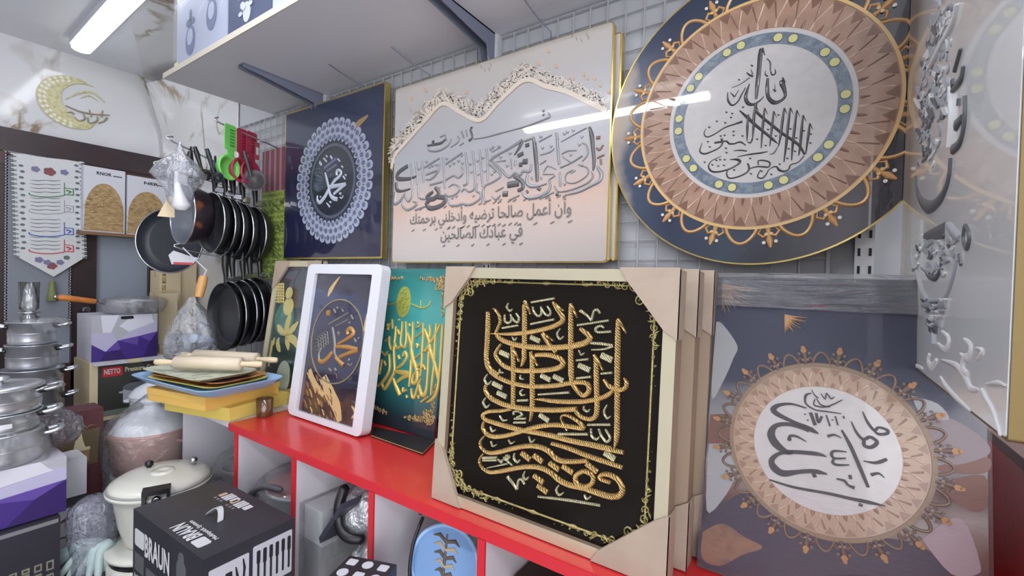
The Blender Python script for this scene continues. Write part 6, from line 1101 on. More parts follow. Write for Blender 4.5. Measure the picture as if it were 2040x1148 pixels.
for o in [x for x in COL.objects if x.name.startswith('rim') and x.parent and x.parent.get('group') == 'black pans hanging on the lower hook']:
    if o.parent.location.y > 0.86 and o.parent.location.y < 0.95: o.data = o.data.copy(); o.data.materials.clear(); o.data.materials.append(M_lowrim)
q = MB(); c = PX(365, 516, -2.0); pl = Plane(c, (0.3, 0.95, 0), Z1); q.poly(pl, [(-0.045, 0.012), (-0.035, -0.022), (0.03, -0.016), (0.05, 0.006), (0.02, 0.012), (-0.03, 0.03)], 0, 0, 0.002); q.slab(pl, -0.03, 0.03, -0.022, -0.013, 0.0, 0.001, 0, 1)
tag(q.build('paper_tag', [M_bw, mat('tag_red', (190, 60, 70), 0.5)]), 'white and red paper tag below the flame print pan', 'tag')
# strainers and ladle
def strainer(px, mats, label, x=-1.90, dx=0.0, s=1.0, k=0):
    pT = PX(457, 252, -1.90); yb = pT.y+dx; top = PX(457, 252, -1.90).z+0.004
    t = thing('slotted_strainer', label, 'strainer', (x, yb, top-0.24), 'plastic strainers hanging on the hook')
    pl = Plane(Vector((x+0.012+k*0.0, yb, top)), (-0.35, 0.94, 0), Z1); w_ = 0.026
    q = MB(); q.slab(pl, -w_, w_, -0.098, 0, -0.004, 0, 0.008)
    for i in range(6): q.slab(pl, -0.004, w_*0.7, -0.022-0.012*i, -0.016-0.012*i, 0, 0.0012, 0, 1)
    q.slab(pl, -0.014, 0.018, -0.122, -0.096, -0.004, 0, 0.004); q.build('handle', mats, t)
    cc = (-0.006, -0.165); q = MB(); q.lathe([(0.032, -0.03), (0.045, -0.008), (0.051, 0.004), (0.045, 0.007), (0.034, -0.004), (0.030, -0.022), (0, -0.023)], pl.P(cc[0], cc[1]), pl.n, 32); q.build('bowl', mats[0], t)
    q = MB()
    for i in range(8): q.disc(pl, (cc[0]+0.018*math.cos(i*.785), cc[1]+0.018*math.sin(i*.785)), 0.004, -0.0262, 0, 8, 0.0008)
    q.build('holes', mats[1], t)
M_gr = [mat('green_plastic', (124, 218, 108), 0.35), mat('green_shade', (70, 160, 70), 0.4)]; M_rp = [mat('red_plastic', (170, 52, 78), 0.35), mat('red_shade', (120, 34, 56), 0.4)]
strainer(457, M_gr, 'bright green plastic strainer hanging in front of the red ones')
strainer(475, M_rp, 'red plastic strainer hanging right behind the green one', x=-1.912, dx=0.05); strainer(490, M_rp, 'red plastic strainer hanging nearest the wall grid', x=-1.918, dx=0.088)
def ladle(px, py0, py1, x, label, mt, rb=0.03, kind='ladle'):
    a = PX(px, py0, x); b = PX(px+14, py1, x); t = thing(kind, label, 'utensil', b)
    q = MB(); q.tube([a, a.lerp(b, .3), a.lerp(b, .8), b], [0.006, 0.009, 0.006, 0.006], 10); q.build('handle', mt, t)
    q = MB(); q.lathe([(0.004, -0.022), (rb*0.7, -0.018), (rb, 0.0), (rb*0.96, 0.001), (rb*0.66, -0.014), (0, -0.018)], b+Vector((0, 0.012, -0.012)), (0.75, -0.6, 0.2), 24); q.build('bowl', mt, t)
ladle(486, 300, 352, -1.87, 'dark grey nylon ladle below the red strainers', mat('grey_nylon', (70, 66, 70), 0.4), 0.045)
M_dg = mat('dark_green_nylon', (36, 46, 50), 0.4)
for px, py0, py1, x, lb in ((388, 292, 340, -1.86, 'black nylon turner hanging between the film bag and the green strainer'), (412, 296, 345, -1.86, 'dark green nylon spoon hanging just before the green strainer')): ladle(px, py0, py1, x, lb, M_dg if 'green nylon' in lb else M_blackp, 0.022, 'cooking_spoon')
q = MB(); a = PX(513, 284, -1.88); pl = Plane(a, (-0.3, 0.95, 0), Z1); q.slab(pl, -0.010, 0.010, -0.07, 0, -0.002, 0, 0.003, 0); q.slab(pl, -0.006, 0.006, -0.05, -0.02, 0, 0.0008, 0, 1); q.tube([a+Vector((0, 0, 0.0)), a+Vector((0, 0.01, 0.012)), a+Vector((0, 0.03, 0.012))], 0.0015, 6, 1)
tag(q.build('price_tag', [mat('tag_dull_red', (150, 80, 84), 0.4), M_bw]), 'small dull red tag on the wall grid beside the red strainers', 'tag')
def film_bag():
    c = PX(358, 345, -1.77); t = thing('utensil_bag', 'clear film bag with a white scoop hung on the tip of the pan hook', 'bag', c-Vector((0, 0, 0.12)))
    q = MB(); crumple(q, c, [(0.004, 0.105), (0.012, 0.08), (0.022, 0.06), (0.055, 0.03), (0.07, -0.01), (0.055, -0.03), (0.035, -0.06), (0.03, -0.11), (0.004, -0.115)], 0.16, seed=31, m=20); q.build('film', FILMB, t)
    q = MB(); s = PX(352, 360, -1.745); e = PX(362, 412, -1.725); q.tube([s+Vector((0, 0, .03)), s, s.lerp(e, .5), e, e-Vector((0, 0, 0.012))], [0.006, 0.008, 0.014, 0.027, 0.012], 14); q.build('scoop', mat('white_plastic', (206, 208, 214), 0.35), t)
    q = MB(); a = PX(330, 425, -1.80); pl = Plane(a, (0.3, 0.95, 0), Z1); q.poly(pl, [(-0.022, -0.012), (0.024, -0.012), (0.024, 0.05), (0.008, 0.06)], 0, 0, 0.004); q.build('wooden_spatula', mat('pale_wood', (206, 190, 156), 0.5), t)
    q = MB(); q.tube([c+Vector((0, 0, .09)), Vector((-1.955, 0.69, 0.47+H))], 0.002, 6); q.build('string', M_bw, t)
film_bag()
def bagged_pan():
    a = PX(406, 550, -1.88); b = PX(396, 592, -1.88); c = PX(382, 660, -1.88)
    t = thing('bagged_saucepan', 'saucepan in a clear bag with a pale wooden handle, hanging over the trays', 'pan', c-Vector((0, 0, 0.09)))
    q = MB(); q.tube([a, a.lerp(b, .1), a.lerp(b, .5), b], [0.012, 0.015, 0.016, 0.013], 14); q.build('handle', mat('pale_orange_wood', (206, 156, 96), 0.45), t)
    q = MB(); q.lathe([(0.06, -0.035), (0.066, -0.03), (0.07, 0.02), (0.074, 0.022), (0.068, 0.018), (0.062, -0.028), (0, -0.03)], c-Vector((0, 0, 0.045)), (0.15, 0.1, 1), 32); q.build('pan', mat('steel_blue', (120, 132, 150), 0.3, 0.7), t)
    q = MB(); crumple(q, c, [(0.010, 0.125), (0.020, 0.105), (0.045, 0.07), (0.07, 0.02), (0.082, -0.04), (0.078, -0.085), (0.05, -0.1), (0.004, -0.1)], 0.10, seed=41, m=22); q.build('film', FILMB, t)
    q = MB(); q.tube([a, a+Vector((0, 0.01, 0.02)), Vector((-1.945, 0.702, 0.09+H))], 0.0025, 6); q.build('string', M_bw, t)
bagged_pan()
# --- trays, boxes and rolling pins on the end of the counter
def rot_box(p1, ang, lx, ly, z0, z1, over=0.0):
    u = Vector((math.cos(ang), math.sin(ang), 0)); v = Vector((-math.sin(ang), math.cos(ang), 0)); o = Vector((p1[0], p1[1], z0+H))-u*lx
    return o, u*lx, v*ly, Vector((0, 0, z1-z0))
M_y1 = mat('yellow_card', (228, 186, 98), 0.5); M_y2 = mat('bright_yellow_card', (230, 206, 108), 0.5); M_y3 = mat('amber_card', (198, 148, 66), 0.5)
def yellow_box(p1, ang, lx, ly, z0, z1, mt, label):
    t = thing('gift_box', label, 'box', (p1[0]-lx/2, p1[1]+ly/2, z0+H), 'yellow boxes on the counter end'); o, a, b, c = rot_box(p1, ang, lx, ly, z0, z1)
    q = MB(); q.obox(o, a, b, c*0.52); q.build('base', mt, t); e = 0.0022
    q = MB(); u, v = a.normalized(), b.normalized(); q.obox(o-u*e-v*e+c*0.52, a+u*2*e, b+v*2*e, c*0.48); q.build('lid', mt, t)
yellow_box((-1.45, 0.650), math.radians(14), 0.29, 0.22, -0.448, -0.407, M_y2, 'bright yellow card box resting on the end of the red counter')
yellow_box((-1.468, 0.592), math.radians(12), 0.27, 0.25, -0.4068, -0.366, M_y1, 'amber yellow card box stacked under the pale blue tray')
def tray(p1, ang, lx, ly, z, h, mats, label, grp='serving trays on the counter end', tilt=0.0, lift=(0, 0)):
    u = Vector((math.cos(ang), math.sin(ang), tilt)); v = Vector((-math.sin(ang), math.cos(ang), 0)); o = Vector((p1[0], p1[1], z+H))-u*lx
    t = thing('serving_tray', label, 'tray', o+u*lx/2+v*ly/2, grp); pl = Plane(o, u, v); q = MB(); R = 0.04
    out = rrect(0, lx, 0, ly, R, 6); n = len(out); ci = (lx/2, ly/2)
    def sc_(d, hh): return [pl.P(ci[0]+(a-ci[0])*(1-d/lx*2), ci[1]+(b-ci[1])*(1-d/ly*2), hh) for a, b in out]
    rings = [sc_(0.03, 0.0), sc_(0.02, h*0.3), sc_(0.004, h*0.85), sc_(0.0, h), sc_(0.004, h), sc_(0.012, h*0.75), sc_(0.03, h*0.45), sc_(0.036, h*0.35)]
    vs = [p for r in rings for p in r]; fs = [(k*n+i, k*n+(i+1) % n, (k+1)*n+(i+1) % n, (k+1)*n+i) for k in range(len(rings)-1) for i in range(n)]
    q.add(vs, fs, 0, True); q.add(rings[-1], [list(range(n))], 1 if len(mats) > 1 else 0); q.add(rings[0], [list(range(n-1, -1, -1))], 0); q.build('tray', mats, t); return t, pl
M_tw = mat('tray_white', (196, 202, 216), 0.35); M_tb = mat('tray_blue', (150, 186, 222), 0.35)
tray((-1.40, 0.575), math.radians(8), 0.36, 0.24, -0.3658, 0.018, [M_tw], 'bluish white tray lying on the yellow boxes')
tray((-1.372, 0.545), math.radians(6), 0.43, 0.26, -0.354, 0.026, [M_tb], 'pale blue tray with raised rim under the printed trays')
M_floral = mat('floral_tray', (200, 204, 186), 0.4, noise=(34, (128, 140, 118), 0.56, 0.68)); M_amb = mat('amber_tray', (196, 142, 84), 0.4, noise=(22, (120, 64, 44), 0.5, 0.62)); M_dk = mat('wine_tray', (86, 46, 50), 0.4); M_yel = mat('yellow_rim_tray', (206, 196, 110), 0.4)
tray((-1.40, 0.575), math.radians(10), 0.33, 0.20, -0.3415, 0.014, [M_yel, M_amb], 'yellow rimmed tray lying inside the pale blue one')
tray((-1.42, 0.60), math.radians(13), 0.32, 0.19, -0.334, 0.012, [M_amb, M_dk], 'amber and wine coloured tray second from the top')
tray((-1.46, 0.565), math.radians(7), 0.33, 0.20, -0.3275, 0.016, [M_floral, M_floral], 'pale floral printed tray topmost under the rolling pins')
def rolling_pin(a, b, r, label):
    t = thing('rolling_pin', label, 'rolling pin', (a+b)/2-Vector((0, 0, r)), 'rolling pins on the trays'); d = b-a; L = d.length; d.normalize(); M_pn = mat('pin_wood', (216, 202, 180), 0.42, noise=(8, (206, 190, 166), 0.3, 0.7)); M_ph = mat('pin_handle', (222, 202, 170), 0.42)
    hL = L*0.19; q = MB(); q.lathe([(r*0.6, hL), (r, hL+0.004), (r, L-hL-0.004), (r*0.6, L-hL)], a, d, 28); q.build('barrel', M_pn, t)
    for s_ in (0, 1):
        o, dd = (a, d) if s_ == 0 else (b, -d); q = MB(); q.lathe([(0.002, 0), (r*0.42, 0.003), (r*0.50, hL*0.35), (r*0.36, hL*0.8), (r*0.40, hL)], o, dd, 18); q.build('handle', M_ph, t)
zp = -0.2905
A1, B1 = PZ(308, 721, zp), PZ(523, 726, zp); A2, B2 = PZ(352, 706, zp), PZ(553, 718, zp)
rolling_pin(A1, B1, 0.021, 'pale wooden rolling pin in front on the stacked trays'); rolling_pin(A2, B2, 0.021, 'pale wooden rolling pin behind the front one on the trays')
def brown_glass():
    p = PZ(527, 829, -0.448); M_bg = film('amber_glass', tint=(120, 86, 46), milk=0.55, gloss=0.35, scale=5, strength=0.1)
    t = thing('glass_tumbler', 'small brown glass tumbler on the red counter beside the yellow boxes', 'glass', p)
    q = MB(); q.lathe([(0.021, 0.0005), (0.023, 0.004), (0.0245, 0.056), (0.023, 0.056), (0.0212, 0.008), (0, 0.007)], p, n=24); q.build('glass', M_bg, t)
    q = MB(); q.lathe([(0.010, 0.0075), (0.011, 0.012), (0.006, 0.016), (0, 0.016)], p+Vector((0.002, 0, 0)), n=14); q.build('stopper', mat('dark_amber', (70, 48, 28), 0.3), t)
brown_glass()
# --- pots and appliances on the low table
M_wht = mat('white_enamel', (222, 228, 236), 0.25, coat=0.4); M_pk = mat('pink_enamel', (206, 164, 154), 0.35, noise=(10, (194, 150, 142), 0.3, 0.7)); M_pkr = mat('pink_rim', (196, 140, 130), 0.4); M_crm = mat('cream_enamel', (206, 206, 196), 0.28, coat=0.4)
def casserole(c, r, zb, zr, zk, label, body, rim, film_=True, seed=0):
    t = thing('casserole_pot', label, 'pot', (c[0], c[1], zb+H)); h = zr-zb
    q = MB(); q.lathe([(r*0.80, 0.0005), (r*0.90, 0.008), (r*0.98, h*0.35), (r, h-0.006), (r*1.02, h), (r*0.95, h), (r*0.93, 0.02), (0, 0.01)], (c[0], c[1], zb+H), n=44); q.build('body', body, t)
    q = MB(); q.lathe([(r*1.02, h), (r*1.045, h+0.004), (r*1.02, h+0.010), (r*0.9, h+0.011)], (c[0], c[1], zb+H), n=44, cap=False); q.build('rim', rim, t)
    k = zk-zr; q = MB(); q.lathe([(r*1.0, h+0.009), (r*0.97, h+0.016), (r*0.80, h+k*0.42), (r*0.5, h+k*0.60), (r*0.22, h+k*0.70), (r*0.20, h+k*0.80), (0, h+k*0.8)], (c[0], c[1], zb+H), n=44); l = q.build('lid', M_wht, t)
    q = MB(); q.lathe([(r*0.16, h+k*0.78), (r*0.26, h+k*0.86), (r*0.30, h+k*0.93), (r*0.22, h+k*0.99), (0, h+k)], (c[0], c[1], zb+H), n=28); q.build('lid_knob', M_wht, l)
    for a in (0.6, 3.74):
        d = Vector((math.cos(a), math.sin(a), 0)); b = Vector((-d.y, d.x, 0)); o = Vector((c[0], c[1], zb+h*0.8+H)); q = MB()
        q.tube(spath([o+d*r*0.97+b*0.03, o+d*(r+0.022)+b*0.026, o+d*(r+0.026), o+d*(r+0.022)-b*0.026, o+d*r*0.97-b*0.03], 4), 0.006, 8); q.build('handle', body, t)
    return t
t = casserole((-1.93, 0.61), 0.114, -0.692, -0.560, -0.447, 'pink pot with a white domed lid and knob in a clear film bag', M_pk, M_pkr)
q = MB(); crumple(q, (-1.93, 0.61, -0.86+H), [(0.118, 0.0), (0.124, 0.06), (0.127, 0.16), (0.134, 0.24), (0.136, 0.31), (0.120, 0.345), (0.08, 0.375), (0.05, 0.40), (0.02, 0.425)], 0.04, n=60, seed=51, m=40); q.build('film_wrap', FILM2, t)
t = thing('casserole_pot', 'white pot under the pink one in the same clear film', 'pot', (-1.93, 0.61, -0.86+H)); q = MB(); q.lathe([(0.09, 0.001), (0.105, 0.01), (0.109, 0.12), (0.113, 0.155), (0.112, 0.1665), (0.10, 0.1665), (0.098, 0.15), (0, 0.145)], (-1.93, 0.61, -0.86+H), n=44); q.build('body', M_wht, t); q = MB(); q.lathe([(0.1125, 0.140), (0.1155, 0.148), (0.1135, 0.156)], (-1.93, 0.61, -0.86+H), n=44, cap=False); q.build('rim', mat('pale_blue_rim', (176, 188, 214), 0.35), t)
casserole((-2.22, 0.715), 0.085, -0.62, -0.505, -0.425, 'white pot with a flat domed lid behind the pink pot', M_wht, M_wht)
def cream_cooker():
    c = (-1.545, 0.512); r = 0.123; zr = -0.605; o = Vector((c[0], c[1], zr+H)); t = thing('pressure_cooker', 'cream pressure cooker with a broad shallow lid behind the black appliance box', 'cooker', (c[0], c[1], -0.765+H))
    q = MB(); q.lathe([(0.072, -0.16), (0.082, -0.15), (0.095, -0.10), (0.106, -0.03), (0.112, -0.012), (r, -0.008), (r+0.001, 0.0), (r*0.95, 0.002)], o, n=48); q.build('body', M_crm, t)
    q = MB(); q.lathe([(r*0.955, 0.0005), (r*0.97, 0.006), (r*0.94, 0.014), (r*0.80, 0.024), (r*0.4, 0.031), (0, 0.033)], o, n=48); q.build('lid', M_crm, t)
    q = MB(); q.lathe([(r*0.95, -0.001), (r*0.992, 0.001), (r*0.985, 0.006), (r*0.955, 0.008)], o, n=48, cap=False); q.build('seal', mat('grey_seal', (150, 152, 148), 0.4), t)
    q = MB(); q.lathe([(0.030, 0.030), (0.028, 0.035), (0.014, 0.036), (0.010, 0.033), (0, 0.033)], o+Vector((0.01, 0.0, 0)), n=28); q.build('lid_boss', M_crm, t)
    for off, mt, lb in (((-0.055, -0.012), M_blackp, 'black valve'), ((0.015, 0.075), M_chrome, 'clear valve')):
        q = MB(); q.lathe([(0.006, 0.022), (0.006, 0.034), (0.010, 0.036), (0.010, 0.046), (0.004, 0.05)], o+Vector((off[0], off[1], 0)), n=14); q.build('valve', mt, t)
    d = Vector((0.92, -0.39, 0)).normalized(); b = Vector((-d.y, d.x, 0)); q = MB()
    for s_ in (-1, 1): q.prism([o+d*(r*0.80)+b*0.03*s_+Vector((0, 0, .018)), o+d*(r+0.012)+b*0.03*s_+Vector((0, 0, .016)), o+d*(r+0.016)+b*0.03*s_+Vector((0, 0, -.05)), o+d*(r-0.004)+b*0.03*s_+Vector((0, 0, -.05))], b*0.008*(-s_))
    q.prism([o+d*(r*0.86)+b*0.03+Vector((0, 0, .030)), o+d*(r+0.014)+b*0.03+Vector((0, 0, .028)), o+d*(r+0.014)+b*0.03+Vector((0, 0, .016)), o+d*(r*0.86)+b*0.03+Vector((0, 0, .016))], -b*0.06); h_ = q.build('side_handle', M_blackp, t)
    q = MB(); q.lathe([(0.010, 0), (0.010, 0.006), (0.006, 0.009)], o+d*(r+0.004)+Vector((0, 0, 0.0)), d, 16); q.build('latch', M_chrome, h_)
    t = thing('kitchen_appliance', 'cream appliance body with a dark slot below the cream cooker', 'appliance', (c[0], c[1], -0.86+H)); o = Vector((c[0], c[1], -0.86+H))
    q = MB(); q.lathe([(0.112, 0.0005), (0.118, 0.01), (0.118, 0.058), (0.112, 0.064), (0.112, 0.076), (0.122, 0.082), (0.122, 0.090), (0.10, 0.0945), (0, 0.0945)], o, n=44); q.build('body', M_crm, t)
    q = MB(); q.lathe([(0.1135, 0.062), (0.1145, 0.070), (0.1135, 0.079)], o, n=44, cap=False); q.build('slot', M_blackp, t)
    q = MB(); q.slab(Plane(o+Vector((0.04, -0.113, 0.045)), (0.94, 0.34, 0), Z1), -0.01, 0.012, -0.01, 0.012, -0.004, 0.006, 0.004); q.build('button', M_wht, t)
cream_cooker()
def braun_box():
    p1 = Vector((-0.954, 0.384, 0)); u = Vector((-0.334, -0.0095, 0)).normalized(); v = Vector((0.03, 1.0, 0)).normalized(); v = (v-u*v.dot(u)).normalized(); LX, LY, z0, z1 = 0.336, 0.186, -0.86, -0.55
    t = thing('appliance_box', 'black box of a kitchen machine with white lettering and printed tools', 'box', p1+u*LX/2+v*LY/2+Vector((0, 0, z0+H))); o = p1+Vector((0, 0, z0+H)); h_ = z1-z0
    q = MB(); q.obox(o+u*LX, -u*LX, v*LY, Vector((0, 0, h_))); q.build('carton', mat('braun_black', (46, 46, 54), 0.38, noise=(9, (54, 54, 62), 0.3, 0.75)), t)
    M_t = mat('print_offwhite', (206, 206, 210), 0.4); M_tg = mat('print_grey', (130, 132, 136), 0.45); M_tan2 = mat('print_tan', (196, 170, 140), 0.45)
    # front side (towards the aisle): letters
    pf = Plane(o+u*LX+Vector((0, 0, h_)), -u, Z1); q = MB()
    q.slab(pf, 0.012, 0.062, -0.078, -0.040, 0, 0.0008, 0.006, 0); q.text(pf, 'BRAUN', 0.068, -0.088, height=0.052, width=0.125, h1=0.001, bold=0.035); q.build('logo', M_t, t); q = MB()
    q.text(pf, 'MULTI QUICK', 0.012, -0.165, height=0.022, width=0.17, h1=0.001, bold=0.02); q.build('lettering', M_t, t)
    q = MB(); q.slab(pf, 0.012, 0.060, -0.135, -0.095, 0, 0.0007, 0.002, 0); q.slab(pf, 0.075, 0.135, -0.150, -0.110, 0, 0.0007, 0.002, 0); 
    q.build('printed_picture', [mat('print_dark_grey', (92, 94, 100), 0.45), M_tg], t); q = MB()
    for k in range(3): q.slab(pf, 0.012, 0.16-0.02*k, -0.185-0.013*k, -0.180-0.013*k, 0, 0.0008, 0, 1)
    q.build('printed_lines', [mat('print_dark_grey', (92, 94, 100), 0.45), M_tg], t); q = MB()
    q.slab(pf, 0.225, 0.265, -0.10, -0.035, 0, 0.0008, 0.015, 0); q.disc(pf, (0.245, -0.030), 0.012, 0.001, 0, 16); q.slab(pf, 0.27, 0.30, -0.12, -0.06, 0, 0.0008, 0.006, 1); q.slab(pf, 0.302, 0.33, -0.12, -0.045, 0, 0.001, 0.004, 0)
    q.build('printed_picture', [mat('print_dark_grey', (92, 94, 100), 0.45), M_tg], t)
    # right side: white panels with tools
    pr = Plane(o+Vector((0, 0, h_)), v, Z1); q = MB()
    P_ = [(0.010, 0.086, -0.150, -0.028), (0.094, 0.180, -0.118, -0.022), (0.094, 0.180, -0.225, -0.128), (0.010, 0.086, -0.26, -0.160)]
    for a, b, c_, d in P_: q.slab(pr, a, b, c_, d, 0, 0.0008, 0.003)
    q.build('white_panel', mat('panel_white', (190, 190, 200), 0.4), t)
    q = MB()
    for i in range(6):
        x = 0.103+0.0135*i; q.slab(pr, x, x+0.0045, -0.105, -0.040, 0.0008, 0.0014, 0.002); q.slab(pr, x-0.0015, x+0.006, -0.062-0.004*(i % 2), -0.034, 0.0008, 0.0016, 0.003)
    for (x, y) in ((0.022, -0.055), (0.040, -0.055), (0.022, -0.082), (0.040, -0.082)): q.slab(pr, x, x+0.013, y-0.014, y+0.006, 0.0008, 0.0014, 0.002)
    for (x, y) in ((0.060, -0.065), (0.074, -0.055)): q.ribbon(pr, [(x, y+0.02), (x+0.003, y), (x, y-0.04)], [0.002, 0.005, 0.003], 0.0008, 0.0014, 0, True)
    q.disc(pr, (0.155, -0.150), 0.014, 0.0014, 0, 20, 0.0006); q.ribbon(pr, [(0.12, -0.14), (0.118, -0.17), (0.122, -0.2)], [0.002, 0.008, 0.004], 0.0008, 0.0014, 0, True)
    q.build('printed_tools', M_bk, t)
    # top: logo upside down from the aisle, specification blocks and the carrying strap
    pt = Plane(o+u*LX+Vector((0, 0, h_)), -u, v); q = MB()
    q.text(pt, 'BRAUN', 0.245, 0.040, height=0.030, width=0.085, h1=0.0008, ang=math.pi, bold=0.035); q.slab(pt, 0.252, 0.288, 0.012, 0.038, 0, 0.0008, 0.005); q.text(pt, 'Multiquick System', 0.285, 0.055, height=0.012, width=0.12, h1=0.0008, ang=math.pi, bold=0.03)
    q.build('top_logo', M_t, t)
    q = MB()
    for (a, b) in ((0.075, 0.150), (0.135, 0.148)):
        q.slab(pt, a+0.062, a+0.078, b-0.008, b+0.012, 0, 0.0008, 0.002, 0)
        for k in range(3): q.slab(pt, a+0.030+0.010*k, a+0.037+0.010*k, b-0.012, b+0.014, 0, 0.0008, 0.001, 0)
        q.slab(pt, a+0.012, a+0.024, b-0.010, b+0.008, 0, 0.0008, 0.001, 2)
        for k in range(3): q.slab(pt, a+0.016+0.014*k, a+0.022+0.014*k, b-0.022, b-0.016, 0, 0.0008, 0.001, 1)
    q.build('specification_print', [M_t, M_tg, M_tan2], t)
    q = MB()
    def strap(a, b): return pt.P(0.165+0.055*a, 0.078+0.012*b+0.010*math.sin(math.pi*a), 0.001+0.018*math.sin(math.pi*a))
    q.grid(strap, 14, 2, thick=(0, 0, 0.002)); q.build('carry_strap', mat('strap_white', (186, 190, 192), 0.4), t)
braun_box()
# --- small boxes and soft goods left of the black appliance box
def left_goods():
    x = -1.64; y1 = PX(120, 1080, x).y; pz = -0.655; t = thing('product_box', 'dark box printed with pale squares under the faceted box', 'box', (x-0.12, y1-0.2, -0.86+H)); q = MB(); q.box(x-0.26, x, -0.15, y1, -0.86, pz); q.build('carton', mat('dark_box', (44, 42, 52), 0.4), t)
    pl = Plane(Vector((x, y1, -0.86+H)), (0, 1, 0), Z1); q = MB()
    for i in range(9):
        a = -0.012-0.022*i; hh = 0.055-0.004*(8-i)*0
        q.slab(pl, a-0.014, a, 0.03, 0.06+0.03*((i*7) % 3)/3, 0, 0.0012, 0.002, hole=(a-0.012, a-0.002, 0.033, 0.055+0.03*((i*7) % 3)/3)); q.slab(pl, a-0.014, a, 0.07+0.006*(i % 3), 0.095, 0, 0.0012, 0, hole=(a-0.011, a-0.003, 0.074+0.006*(i % 3), 0.091))
    q.build('square_print', mat('square_tan', (128, 126, 108), 0.5), t)
    q = MB(); q.slab(pl, -0.30, -0.004, 0.19, 0.2, 0, 0.001); q.build('edge_print', mat('edge_grey', (120, 120, 124), 0.5), t)
    xb = -1.845; a, b = PX(133, 940, xb).y, PX(176, 940, xb).y-0.004
    t = thing('product_box', 'white box with brown printed shapes beside the film wrapped pots', 'box', (xb-0.08, (a+b)/2, -0.86+H)); q = MB(); q.box(xb-0.10, xb, a-0.02, b, -0.86, -0.722); q.build('carton', M_bw, t)
    pl = Plane(Vector((xb, a-0.02, -0.86+H)), (0, 1, 0), Z1); W_ = b-a+0.02; q = MB(); q.ribbon(pl, [(0.004, 0.10), (0.02, 0.107), (0.04, 0.112)], [0.004, 0.010, 0.003], 0, 0.001, 0, True); q.ribbon(pl, [(0.05, 0.10), (0.06, 0.112), (W_-0.004, 0.118)], [0.004, 0.014, 0.008], 0, 0.001, 0, True); q.slab(pl, 0.004, W_-0.004, 0.052, 0.056, 0, 0.001, 0, 0); q.build('brown_print', mat('print_brown', (110, 84, 74), 0.5), t)
    q = MB(); q.box(xb-0.10, xb-0.004, a-0.02, b, -0.7215, -0.690, 0); o = q.build('product_box', mat('dark_grey_box', (70, 70, 76), 0.45)); tag(o, 'flat dark grey box between two white boxes', 'box')
    q = MB(); q.box(xb-0.10, xb+0.002, a-0.006, b, -0.6895, -0.577, 0); tag(q.build('product_box', M_bw), 'plain white box beside the purple faceted box, over the dark flat one', 'box')
    xm = -1.985; a, b = PX(86, 830, xm).y, PX(206, 830, xm).y; z1 = PX(207, 812, xm).z-H
    t = thing('velvet_box', 'maroon box printed with a golden spire behind the near pot stack', 'box', (xm-0.05, (a+b)/2, -0.86+H)); q = MB(); q.box(xm-0.10, xm, a, b, -0.86, z1); q.build('carton', mat('maroon_card', (96, 52, 56), 0.6, noise=(14, (84, 44, 50), 0.3, 0.7), bump=(60, 0.2)), t)
    pl = Plane(Vector((xm, a, z1+H)), (0, 1, 0), Z1); W_ = b-a; T = (0, 760, 6.375); q = MB()
    gx = pl.uv(155, 870); q.poly(pl, [(gx[0]-0.045, gx[1]-0.10), (gx[0]+0.05, gx[1]-0.10), (gx[0]+0.055, gx[1]+0.02), (gx[0]+0.025, gx[1]+0.015), (gx[0]+0.012, gx[1]+0.03), (gx[0]-0.03, gx[1]+0.0), (gx[0]-0.05, gx[1]-0.03)], 0.001, 0, 0.0008)
    q.poly(pl, [(gx[0]-0.012, gx[1]-0.045), (gx[0]+0.02, gx[1]-0.045), (gx[0]+0.012, gx[1]-0.015), (gx[0]+0.006, gx[1]+0.03), (gx[0]+0.0, gx[1]+0.03), (gx[0]-0.006, gx[1]-0.015)], 0.0018, 1, 0.0008); q.slab(pl, gx[0]-0.022, gx[0]+0.03, gx[1]-0.05, gx[1]-0.04, 0.001, 0.002, 0, 1); q.slab(pl, gx[0]-0.018, gx[0]+0.028, gx[1]-0.09, gx[1]-0.05, 0.001, 0.0016, 0, 2)
    q.strokes(pl, T, [((4, 14, 14, 12, 4), [(1020, 490), (1060, 550), (1100, 585), (1150, 555), (1220, 555)]), ((4, 12, 10), [(860, 670), (910, 690), (930, 740)]), ((8, 18, 10), [(860, 970), (960, 950), (1060, 960)])], 0.001, 0.003, 2)
    q.build('golden_print', [mat('print_olive', (96, 82, 60), 0.5), mat('print_cream', (206, 196, 160), 0.45), mat('print_bronze', (150, 122, 84), 0.5)], t)
    c = (-1.66, 0.395, -0.86+H); q = MB(); crumple(q, c, [(0.045, 0.0), (0.052, 0.03), (0.05, 0.07), (0.056, 0.12), (0.058, 0.17), (0.05, 0.205), (0.02, 0.225), (0.004, 0.228)], 0.10, seed=61, m=26); t = q.build('plastic_sack', film('milky_film', tint=(186, 192, 216), milk=0.22, gloss=0.4, scale=34, strength=1.0)); tag(t, 'milky blue plastic sack standing between the white box and cream cooker', 'plastic bag')
    # teal rubber glove bundle
    g = PZ(168, 1105, -0.80); t = thing('rubber_gloves', 'bundle of pale teal ribbed rubber gloves at the table edge', 'gloves', (g.x, g.y, -0.86+H)); M_gv = mat('teal_rubber', (166, 184, 184), 0.5, bump=(120, 0.15)); q = MB()
    cuff = PZ(205, 1080, -0.755)
    for i in range(8):
        e = PZ(62+19*i, 1142-3*(i % 3)+2*i, -0.835+0.004*(i % 2)); mid = cuff.lerp(e, .55)+Vector((0, 0, 0.020))
        s = cuff+Vector((0.004*(i-3), 0.003*(i-3), 0)); pth = spath([s, s.lerp(mid, .5)+Vector((0, 0, 0.006)), mid, e], 4); n = len(pth); q.tube(pth, [0.007+0.007*math.sin(math.pi*min(1, 0.25+0.75*k/(n-1))) for k in range(n)], 10)
